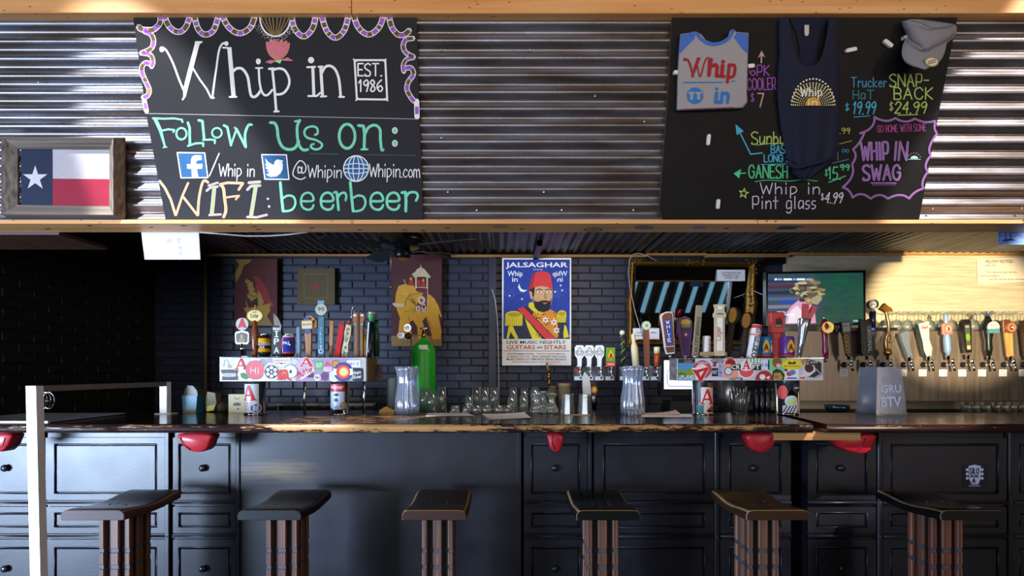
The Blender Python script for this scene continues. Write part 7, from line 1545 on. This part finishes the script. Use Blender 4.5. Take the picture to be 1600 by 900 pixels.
# ================================================================ things on and behind the bar
def glass_lathe(m, cx, cy, z, outer, inner, n=24): m.lathe(cx, cy, [(r, z+h) for r, h in outer]+[(r, z+h) for r, h in inner], glassm, n)
def ribbed(name, label, x, y0, y1, D, prof, mat, ribs=14, amp=.045):
    t = thing(name, Vector((P(x, 0, D).x, D, ZB)), label, 'jar'); b = OFF[t]; n = ribs*6; k = D/F
    def rings(off):
        return [[(b.x+(r*k-off)*(1+amp*math.cos(ribs*2*math.pi*i/n))*math.cos(2*math.pi*i/n), b.y+(r*k-off)*(1+amp*math.cos(ribs*2*math.pi*i/n))*math.sin(2*math.pi*i/n), ZB+.001+z*k+(.006 if off and z == 0 else 0)) for i in range(n)] for r, z in prof]
    m = MB(); R = rings(0)+rings(.0025)[::-1]; v = sum(R, []); f = []
    for q in range(len(R)-1):
        for i in range(n): j = (i+1) % n; f.append((q*n+i, q*n+j, (q+1)*n+j, (q+1)*n+i))
    f.append(tuple(range(n))[::-1]); f.append(tuple(range(len(v)-n, len(v))))
    m.add(v, f, mat, True); m.build('body', t); return t
hour = [(17.5, 0), (18.5, 10), (18, 24), (14.8, 44), (14.4, 56), (17, 68), (19.2, 74)]
j1 = ribbed('tip_jar', 'ribbed clear plastic hourglass jar in front of the green gas cylinder', 636, 572, 646, 3.28, hour, clearp)
j2 = ribbed('tip_jar', 'ribbed clear hourglass tip jar with a banknote, at bar centre', 988.5, 571, 647, 3.26, hour, clearp)
m = MB(flat(3.26)); m.grid(lambda u, v: (974.5+27*u, -.006-.02*math.sin(math.pi*u), -(643-18*v)), 8, 3, M('a8a888', .8, noise=.1)); m.poly([(982, -638), (997, -638), (997, -629), (982, -629)], M('5f8f6c', .8), -.03); m.build('banknote', None, 'pale green banknote inside the centre tip jar', 'banknote')
# tall tapered pitcher on the right
t = thing('pitcher', Vector((P(1375.5, 0, 3.3).x, 3.3, ZB)), 'tall square tapered clear plastic pitcher standing on the right bar top', 'pitcher'); b = OFF[t]; k = 3.3/F
def frust(a0, a1, h0, h1, ins=0): return [[(b.x+sx*(a-ins)*k, b.y+sy*(a-ins)*k, ZB+h*k) for sx, sy in ((-1, -1), (1, -1), (1, 1), (-1, 1))] for a, h in ((a0, h0), (a1, h1))]
m = MB(); o_ = frust(23.5, 18.5, 0, 73); i_ = frust(22.3, 17.3, 2.5, 73)
v = o_[0]+o_[1]+i_[1]+i_[0]; f = [(3, 2, 1, 0)]
for q in range(3):
    for i in range(4): j = (i+1) % 4; f.append((q*4+i, q*4+j, q*4+4+j, q*4+4+i))
f.append((12, 13, 14, 15)); m.add(v, f, clearp); m.build('body', t)
m = MB(lambda x, y, z: Vector((b.x+x*k, b.y-23.4*k+z*5/73*k+y*k, ZB+z*k))); 
IW = M('ccd8f4', .6); m.btext('GRU', -14, 16, 34, 46, IW, -.6, .04); m.btext('BTV', -15, 15, 12, 28, IW, -.6, .06); m.build('lettering', t, 'pale printed lettering', fix=False)
m = MB(); ic = M('b8ccf0', .25, trans=.6, noise=.2, nscale=40)
m.add([(b.x+sx*19*k, b.y+sy*19*k, ZB+h*k) for h, s_ in ((3, 1), (10, 1)) for sx, sy in ((-1, -1), (1, -1), (1, 1), (-1, 1))], [(3, 2, 1, 0), (4, 5, 6, 7), (0, 1, 5, 4), (1, 2, 6, 5), (2, 3, 7, 6), (3, 0, 4, 7)], ic); m.build('contents', t, 'pale blue water in the bottom')
# gas cylinder
t = thing('gas_cylinder', Vector((P(662, 0, 3.9).x, 3.9, 0)), 'green compressed gas cylinder standing behind the bar', 'gas cylinder'); b = OFF[t]; gr = M('1fa326', .35, noise=.15, nscale=15); k = 3.9/F
zt = P(0, 545, 3.9).z
m = MB(); m.lathe(b.x, 3.9, [(.088, 0), (.092, .02), (.092, zt-.04), (.086, zt), (.07, zt+.03), (.045, zt+.05), (.03, zt+.06), (.022, zt+.07), (.022, zt+.085)], gr, 36); m.build('shell', t)
m = MB(); m.lathe(b.x, 3.9, [(.016, zt+.085), (.018, zt+.1), (.012, zt+.14)], brass, 14); m.tube([(b.x, 3.9, zt+.12), (b.x, 3.9, zt+.155)], .008, chrome, 8); m.tube([(b.x-.025, 3.9, zt+.155), (b.x+.03, 3.9, zt+.155)], .008, chrome, 8); m.build('valve', t)
m = MB(flat(3.81)); m.grid(lambda u, v: (654+14*u, .008-.008*math.sin(math.pi*u), -(546-7*v)), 6, 2, M('d8dccc', .6)); m.build('label', t, 'white printed label', fix=False)
m = MB(flat(3.88)); m.tube([(661, 0, -524), (645, 0, -523.5), (636, 0, -526), (630, 0, -524)], 1.3, brass, 8); m.ball((638, 0, -525), (6, .03, 5), K('1a1a1c', .4), 12, 8); m.build('regulator', t)
for x, y in ((637, 512.5), (626.5, 524.5)):
    m = MB(flat(3.86)); m.lathe(x, -y, [(5.6, -.014), (5.6, .014)], chrome, 22, ax='y'); m.ell(x, -y, 4.6, 4.6, W2, -.015, 18); m.line([(x-3, -y), (x+2, -y+1)], .8, K('2a6ab0'), -.016); m.build('gauge', t, fix=False)
m = MB(flat(3.86)); m.tube([(642, 0, -524), (643, -.01, -540), (641, 0, -556), (639, 0, -580)], 1.1, K('3a3c3c', .4), 8); m.build('hose', t)
# pint glasses and other glasses
def pint(x, yb, D, hpx, wpx, label, up=True, name='pint_glass', tint=None, z=None):
    zb = ZB if z is None else z; b = Vector((P(x, 0, D).x, D, zb)); k = D/F; t = thing(name, b, label, 'glass', 'drinking glasses behind the bar')
    h = hpx*k; r1, r0 = wpx/2*k, wpx/2*.74*k
    if not up: r0, r1 = r1, r0
    th = .0022; m = MB()
    if up: m.lathe(b.x, D, [(r0, zb), (r1, zb+h), (r1-th, zb+h), (r0-th, zb+.012), (.0001, zb+.012)], glassm, 22)
    else: m.lathe(b.x, D, [(r0-th, zb), (r0, zb), (r1, zb+h), (.0001, zb+h), (.0001, zb+h-.014), (r1-th, zb+h-.014), (r0-th, zb)], glassm, 22)
    m.build('bowl', t); return t
pints = [(664, 3.62, 38, 19, 'upturned pint glass just right of the ribbed jar, left of a pair'), (675, 3.55, 34, 18, 'upturned pint glass before the gas cylinder, right of a pair'), (690, 3.6, 40, 17, 'tall upturned pint glass right of the green gas cylinder'), (733, 3.5, 28, 15, 'upturned pint glass left in the row below the conduit'), (744, 3.68, 38, 17, 'tall upturned pint glass second in the row below the conduit'), (757, 3.64, 38, 16, 'tall upturned pint glass third in the row below the conduit'), (772, 3.62, 38, 16, 'tall upturned pint glass fourth in the row below the conduit'), (799, 3.48, 26, 15, 'upturned pint glass under the left half of the poster'), (818, 3.46, 26, 15, 'upturned pint glass under the poster middle'), (802, 3.68, 37, 14, 'tall glass behind the left poster pint glass'), (819, 3.7, 36, 14, 'tall glass behind the middle poster pint glass'), (836, 3.66, 38, 16, 'tall amber-lit glass under the right half of the poster')]
for x, D, hp, wp, lb in pints: pint(x, 646, D, hp, wp, lb, up=False, z=ZB-.012)
for x, lb in ((711, 'small cut tumbler left of its twin before the pint glasses'), (729.5, 'small cut tumbler right of its twin before the pint glasses'), (745, 'small cut tumbler third from left on the bar back edge'), (760, 'small cut tumbler fourth from left on the bar back edge'), (779, 'small cut tumbler on the folded paper end'), (793, 'small cut tumbler left of the poster pint glasses')):
    pint(x, 646, 3.33, 13, 16, lb, up=False, name='tumbler')
for x, lb in ((887, 'heavy faceted tumbler left of the grey blade-shaped handle'), (914, 'heavy faceted tumbler on a coaster below the grey blade-shaped handle')):
    b = Vector((P(x, 0, 3.28).x, 3.28, ZB)); k = 3.28/F; t = thing('tumbler', b, lb, 'glass', 'heavy faceted tumblers'); m = MB()
    m.lathe(b.x, 3.28, [(12.5*k, ZB), (12.2*k, ZB+.003), (9.5*k, ZB+31*k), (8*k, ZB+32*k), (.0001, ZB+32*k), (.0001, ZB+24*k), (8*k, ZB+24*k), (11*k, ZB+.001)], glassm, 9, smooth=False); m.build('bowl', t)
for x, D, lb in ((838, 3.3, 'upturned stemmed goblet left on the bar back edge'), (862, 3.3, 'upturned stemmed goblet right on the bar back edge'), (849, 3.45, 'upturned stemmed goblet behind the other two')):
    b = Vector((P(x, 0, D).x, D, ZB)); k = D/F; t = thing('goblet', b, lb, 'glass', 'goblets on the bar'); m = MB()
    m.lathe(b.x, D, [(11*k, ZB), (11.4*k, ZB+6*k), (7*k, ZB+13*k), (5*k, ZB+20*k), (6*k, ZB+26*k), (10*k, ZB+31*k), (10*k, ZB+32*k), (.0001, ZB+30*k), (4.4*k, ZB+20*k), (6.4*k, ZB+13*k), (10.4*k, ZB+5*k)], glassm, 22); m.build('bowl', t)
# hanging or stacked stem glasses on the tap box
zt_ = tz1+.004
def stemglass(x, y, lb, first=[]):
    if not first:
        t = thing('wine_glass', (x, y, zt_), lb, 'glass', 'stemmed glasses on the tap wall'); z = zt_
        m = MB(); m.lathe(x, y, [(.036, z), (.041, z+.035), (.036, z+.07), (.014, z+.09), (.004, z+.098), (.0035, z+.098), (.012, z+.086), (.034, z+.068), (.039, z+.035), (.034, z+.001)], glassm, 16); m.build('bowl', t)
        m = MB(); m.lathe(x, y, [(.004, z+.096), (.0035, z+.14), (.006, z+.15), (.034, z+.156), (.035, z+.158), (.0001, z+.16)], glassm, 16); m.build('foot', t); first.append(t); return t
    t = copy_tree(first[0]); t.location = (x, y, zt_); t['label'] = lb; return t
n = 0
ordn = ['first', 'second', 'third', 'fourth', 'fifth', 'sixth', 'seventh', 'eighth', 'ninth', 'tenth', 'eleventh', 'twelfth', 'thirteenth']
for row, y in enumerate((4.2, 4.29, 4.38)):
    for c in range(13):
        px = 1383+c*17.2+row*5
        if px > 1610 or (row == 0 and c > 12): continue
        x = (px-VX)/F*y; stemglass(x, y, 'upturned stemmed glass on the tap wall, %s from left in the %s row' % (ordn[c], ('front', 'middle', 'back')[row])); n += 1
# short glasses on the right counter
ZR = 1.075
for c, x in enumerate((1510, 1524, 1541, 1557, 1570, 1583, 1596)):
    D = 4.0; b = Vector((P(x, 0, D).x, D, ZR)); k = D/F
    t = thing('rocks_glass', b, 'short rocks glass on the right back counter, %s from left' % ordn[c], 'glass', 'rocks glasses on the right back counter'); m = MB()
    m.lathe(b.x, D, [(.032, ZR), (.036, ZR+.085), (.034, ZR+.085), (.03, ZR+.012), (.0001, ZR+.012)], glassm, 14); m.build('bowl', t)
# tan pots, brass tube, blade-shaped scoop
tan = M('8a7a5c', .6, noise=.2, nscale=20)
def pot(name, lb, cat, x, D, yt, prof, mat, z=1.0):
    b = Vector((P(x, 0, D).x, D, z)); t = thing(name, b, lb, cat); m = MB(); k = D/F; top = P(0, yt, D).z; m.lathe(b.x, D, [(r*k, z+(top-z)*h) for r, h in prof], mat, 26); m.build('body', t); return t
pot('clay_pot', 'tan cylindrical pot behind the faceted tumblers', 'pot', 882, 3.95, 599, [(8, 0), (8.6, .5), (9.6, .93), (10, .94), (10, 1), (9, 1), (9, .8)], tan, .96)
pot('paper_sack', 'tan crumpled sack under the brass tube', 'sack', 863, 3.9, 603, [(7, 0), (8.4, .5), (9, .8), (10, .86), (6, .95), (8, 1), (4, .97)], M('6f6448', .8, noise=.3, nscale=20, bump=1), .96) if False else pot('paper_sack', 'tan crumpled sack under the brass tube', 'sack', 863, 4.05, 603, [(7, 0), (8.4, .5), (9, .8), (10, .86), (6, .95), (8, 1), (4, .97)], M('6f6448', .8, noise=.3, nscale=20, bump=1), .96)
m = MB(flat(4.2)); m.tube([(858, .25, -567), (858, .1, -577), (858, 0, -586)], 1.8, brass, 10); m.ball((858, 0, -589), (2.8, .014, 3), brass, 10, 8); m.tube([(858, 0, -591), (858, 0, -606)], 1.8, brass, 10); m.build('brass_pipe', None, 'vertical brass pipe below the music poster', 'pipe')
h = H('grey-white blade-shaped beer tap above the faceted tumblers', 917, 618, 914.5, 581, 3.7, None, ferrule=True)
h.part('stem', lambda m: m.tube([(0, 0, -30), (0, 0, 0)], 1.2, chrome, 8))
h.part('blade', lambda m: m.slab([(-6, -2), (6.5, 0), (6.5, 18), (4, 30), (-1, 37), (-4.5, 30), (-6, 16)], -2, 2, K('c3c0b8', .35)))
pot('steel_bucket', 'brushed steel bucket behind the right beer tower', 'bucket', 1142, 4.13, 592, [(17, 0), (21.5, 1), (21, 1), (16.5, .05)], M('a8adb2', .3, .9, noise=.15, nscale=8), .96)
t = pot('straw_glass', 'clear glass of straws between the tower columns', 'glass', 1156, 3.5, 611, [(11, 0), (16, 1), (15.4, 1), (10.6, .06), (.001, .05)], glassm, ZB-.01)
for k, (dx, c) in enumerate(((-8, 'd8e0ea'), (-3, 'b8c8e0'), (2, 'e8e8f0'), (6, '3a5aa8'), (9, 'c8d0dc'), (11, 'b03040'), (5, 'e8ecf0'))):
    m = MB(flat(3.5)); m.tube([(1156+dx*.5, .0, -641), (1156+dx*1.25, .01*(k % 3), -(604+2*(k % 4)))], .8, K(c, .4), 6); m.build('straw', t)
for k, (x, c, lb) in enumerate(((1181, '10141a', 'dark bottle left of its neighbours behind the right tower'), (1190, '0e1216', 'dark bottle second from left behind the right tower'), (1199, '141a1e', 'dark bottle third from left behind the right tower'), (1207, '12161a', 'dark bottle with a tan label, nearest the right tower column'))):
    t = pot('bottle', lb, 'bottle', x, 3.55, 600, [(4, 0), (4.3, .03), (4.3, .55), (2, .72), (1.6, .95), (2, .96), (2, 1)], M(c, .15), ZB-.01)
    if k == 3: m = MB(flat(3.55)); m.tube([(x, 0, -641), (x, 0, -626)], 4.5, K('6a624c'), 14); m.build('label', t, 'tan paper label')
pot('metal_bowl', 'blue-lit steel bowl at the back below the tap wall', 'bowl', 1308, 3.95, 633, [(9, 0), (16, .5), (18, 1), (17, 1), (8, .1)], M('5a7088', .25, .8), ZR)
# faucet spouts at the back of left tower: tall chrome pipes
for x, lb in ((476, 'thin chrome drain pipe behind the left beer tower, left of two'), (569, 'thin chrome drain pipe behind the left beer tower, right of two')):
    t = thing('steel_pipe', P(x, 646, 3.5), lb, 'pipe', 'pipes behind the left tower'); m = MB(flat(3.5)); m.tube([(x, 0, -650), (x, 0, -588)], 2.2, chrome, 12); m.build('tube', t)
m = MB(flat(3.95)); m.slab([(418, -634), (582, -634), (582, -630.5), (418, -630.5)], 0, .1, M('8a8070', .5)); m.slab([(430, -664), (434, -664), (434, -633), (430, -633)], .02, .06, blk); m.slab([(560, -664), (564, -664), (564, -633), (560, -633)], .02, .06, blk); m.build('shelf_rail', None, 'pale rail of a low shelf seen between the left tower columns', 'rail')
for lb, x, D, w_, y0, c in (('cream cardboard box with a drawn face, left of the left tower', 370, 3.42, 26, 616, 'c9bf9a'),):
    t = thing('cardboard_box', P(x, 646, D), lb, 'box'); m = MB(flat(D)); m.box(x-w_/2, x+w_/2, 0, .1, -645, -y0, M(c, .8, noise=.1), .4) if False else m.slab([(x-w_/2, -646), (x+w_/2, -646), (x+w_/2, -y0), (x-w_/2, -y0)], 0, .1, M(c, .8, noise=.1)); m.build('box', t)
    m = MB(flat(D-.001)); ik = K('3a3020'); m.poly([(x-6, -634), (x+4, -634), (x+7, -631), (x+2, -629), (x-5, -630)], ik); m.line([(x-4, -621), (x, -624), (x+4, -622)], .9, ik, smooth=True); m.ell(x+2, -639, 1.6, 1.2, ik); m.build('drawing', t, fix=False)
t = thing('crumpled_cloth', P(353, 645, 3.5), 'crumpled brown cloth left of the cream box', 'cloth'); m = MB(flat(3.5)); m.ball((350, 0, -636), (9, .06, 9), M('3a2c1c', .8, noise=.4, nscale=30), 14, 8); m.ball((344, .02, -641), (6, .05, 5), M('3a2c1c', .8, noise=.4, nscale=30), 12, 7); m.build('cloth', t)
t = thing('plastic_tub', P(297, 646, 3.4), 'blue-filled clear plastic tub with crumpled lid at the dark left end', 'tub')
m = MB(flat(3.4)); m.slab([(286, -646), (306, -646), (308, -618), (284, -618)], 0, .09, M('2a6a86', .4)); m.build('tub', t); m = MB(flat(3.4)); m.slab([(285, -619), (308, -619), (306, -610), (300, -603), (292, -602), (287, -609)], .01, .08, M('4a4a34', .4, trans=.3)); m.build('lid', t); m = MB(flat(3.4)); m.slab([(286, -646), (306, -646), (306, -640), (286, -640)], -.001, .0, M('5a5230', .5)); m.build('band', t)
t = thing('juice_jug', P(331, 644, 3.45), 'small yellow-labelled jug right of the blue tub', 'jug'); m = MB(flat(3.45)); m.slab([(322, -643), (334, -641), (338, -630), (336, -614), (324, -612), (322, -620)], 0, .07, M('6a5c28', .5, noise=.3)); m.build('jug', t); m = MB(flat(3.449)); m.poly([(323, -643), (334, -641), (336, -632), (323, -635)], M('c8b020', .5)); m.build('label', t, 'yellow label', fix=False)
t = thing('gold_box', P(600, 646, 3.4), 'small tilted gold box left of the ribbed jar', 'box'); m = MB(flat(3.4)); m.slab([(591, -646), (612, -647), (618, -642), (603, -635), (594, -640)], 0, .06, M('8a6428', .35, .5)); m.build('box', t)
pot('clear_cup', 'frosted plastic cup behind the ribbed jar', 'cup', 612, 3.55, 590, [(6.5, 0), (9, .97), (9.6, 1), (9, 1), (6, .05)], M('a8b0b0', .4, trans=.5), ZB-.012)
# papers on the bar
def sheet(lb, pts, mat=paper, curl=0, name='paper_sheet', lines=None):
    """quad given by picture points lying on the bar top"""
    def g(px, py): D = (CH-ZB)*F/(py-HY); return Vector(((px-VX)/F*D, D, ZB))
    q = [g(*p) for p in pts]; m = MB()
    m.grid(lambda u, v: tuple((q[0]*(1-u)+q[1]*u)*(1-v)+(q[3]*(1-u)+q[2]*u)*v+Vector((0, 0, .0015+curl*(u**3)*(.3+.7*v)))), 10, 4, mat)
    o = m.build(name, None, lb, 'paper', fix=False); return o
sheet('white paper sheet on the bar behind its mate, left of the goblets', [(665, 651), (742, 650), (730, 645.6), (668, 645.6)], paper)
sheet('white paper sheet with a lifted corner lying right of the first', [(765, 656), (830, 654), (818, 647), (752, 647)], paper, .012)
sheet('pinkish paper menu lying right of the centre tip jar', [(986, 649), (1064, 649), (1056, 645.5), (1004, 645.5)], M('e0c4b4', .8), .02)
sheet('white stack of papers beside the right tower column', [(1002, 652), (1082, 652), (1080, 647), (1004, 647)], paper)
m = MB(); b = P(905, 0, 3.28); m.lathe(P(914, 0, 3.28).x, 3.28, [(.06, ZB+.0002), (.06, ZB+.0006)], M('cfae8a', .8), 24) if False else m.box(P(890, 0, 3.2).x, P(922, 0, 3.2).x, 3.19, 3.24, ZB+.0003, ZB+.002, M('c9a584', .8)); m.build('coaster', None, 'tan coaster in front of the faceted tumblers', 'coaster')
# menus and net mat at left
m = MB(); net = M('8f98a8', .4); x0, x1 = -3.0, P(100, 0, 2.8).x
mt = thing('bar_mat', ((x0+x1)/2, 2.95, ZB), 'grey rubber net bar mat at the left end of the bar', 'mat')
for i in range(44):
    x = x0+(x1-x0)*i/43; m.box(x-.002, x+.002, 2.72, 3.25-.0*i, ZB+.006, ZB+.011, net)
for i in range(16):
    y = 2.72+i*.035; m.box(x0, x1, y-.002, y+.002, ZB+.006, ZB+.01, net)
m.build('net', mt, kind='stuff'); m = MB(); m.box(x0, x1, 2.7, 2.715, ZB, ZB+.012, M('b8b0a4', .5)); m.box(x0+.02, x1-.02, 2.74, 3.22, ZB+.0005, ZB+.003, M('4a3424', .6, noise=.5, nscale=8)); m.build('rim', mt)
sheet('brown wooden menu board lying behind the net mat', [(62, 658), (128, 652), (158, 645.5), (100, 645.5)], M('7a5230', .5, noise=.4, nscale=14), .0)
sheet('second brown menu board lying near the far rail post', [(125, 652), (163, 648), (162, 645.5), (120, 645.5)], M('8a5c34', .5, noise=.3, nscale=14), 0)
# ceiling fan
t = thing('ceiling_fan', P(629, 380, 3.6)+Vector((0, 0, .14)), 'dark ceiling fan under the corrugated roof', 'fan'); c = P(629, 0, 3.6)
fm = M('1c1d1e', .3, .5)
m = MB(); z0 = P(0, 404.5, 3.6).z; m.lathe(c.x, 3.6, [(.045, z0), (.056, z0+.01), (.058, z0+.055), (.05, z0+.062), (.052, z0+.075)], fm, 28); m.build('motor_cap', t)
m = MB(); m.lathe(c.x, 3.6, [(.05, z0+.073), (.11, z0+.08), (.155, z0+.1), (.165, z0+.13), (.14, z0+.17), (.06, z0+.2), (.05, 2.42)], fm, 32); m.build('housing', t)
for a in (-.35, .9, 2.2, 3.45, 4.7):
    m = MB(); ca, sa = math.cos(a), math.sin(a); pts = [(.15, -.045), (.3, -.06), (.52, -.062), (.56, -.03), (.56, .03), (.52, .062), (.3, .06), (.15, .045)]
    v = [(c.x+u*ca-w_*sa, 3.6+u*sa+w_*ca, z0+.085+w_*.2+dz) for dz in (0, .006) for u, w_ in pts]; n_ = len(pts)
    m.add(v, [tuple(range(n_))[::-1], tuple(range(n_, 2*n_))]+[(i, (i+1) % n_, n_+(i+1) % n_, n_+i) for i in range(n_)], M('1e201f', .5)); m.build('blade', t)
m = MB(flat(3.55)); m.tube([(617, 0, -392), (611, 0, -393), (611, 0, -446)], .5, brass, 6); m.ball((611, 0, -448), (2, .009, 3), brass, 8, 6); m.build('pull_chain', t)
# cables
wc = M('b8b6b0', .5)
m = MB(); m.tube([P(x, y, D) for x, y, D in ((312, 362.8, 2.485), (345, 365.5, 2.5), (385, 368.8, 2.52), (420, 368.6, 2.52), (450, 366.5, 2.5), (482, 362.6, 2.485))], .004, wc, 8); m.build('cable', None, 'white cable sagging under the beam at left', 'cable')
m = MB(); m.tube([P(x, y, D) for x, y, D in ((560, 378, 3.3), (575, 386, 3.5), (592, 393, 3.8), (615, 395.5, 4.2), (660, 393.5, 4.3), (690, 395, 4.35), (712, 398, 4.4))], .0035, M('5c5850', .5), 8); m.build('cable', None, 'grey cable sagging past the ceiling fan', 'cable')
m = MB(); m.tube([P(x, y, 4.36) for x, y in ((1027, 408), (1012, 400), (1000, 396), (990, 397), (984, 405), (982, 425), (984, 448), (992, 485), (1000, 512), (1008, 535))], .0035, M('9a948a', .5), 8); m.build('cable', None, 'thin cable looping over the mirror left corner', 'cable')
m = MB(); m.tube([P(x, y, 4.4) for x, y in ((769, 452), (774, 470), (777, 500), (779, 560), (780, 640))], .004, wc, 8); m.build('cable', None, 'pale cable running down the wall conduit left of the poster', 'cable')
m = MB(); m.tube([P(x, y, D) for x, y, D in ((1172, 452, 4.42), (1186, 458, 4.3), (1199, 463, 4.13))], .003, wc, 8); m.build('cable', None, 'short cable between the mirror and television', 'cable')
m = MB(flat(4.42)); m.tube([(321, 0, -640), (321, 0, -404)], 2, M('6a5c2c', .5), 10); m.build('wall_pipe', None, 'thin dull brass pipe running up the dark left back wall', 'pipe')
m = MB(flat(4.44)); m.slab([(1196, -402), (1226, -402), (1226, -412), (1196, -412)], 0, .04, blk); m.build('wall_post', None, 'dark painted post head left of the steel sheet', 'post')
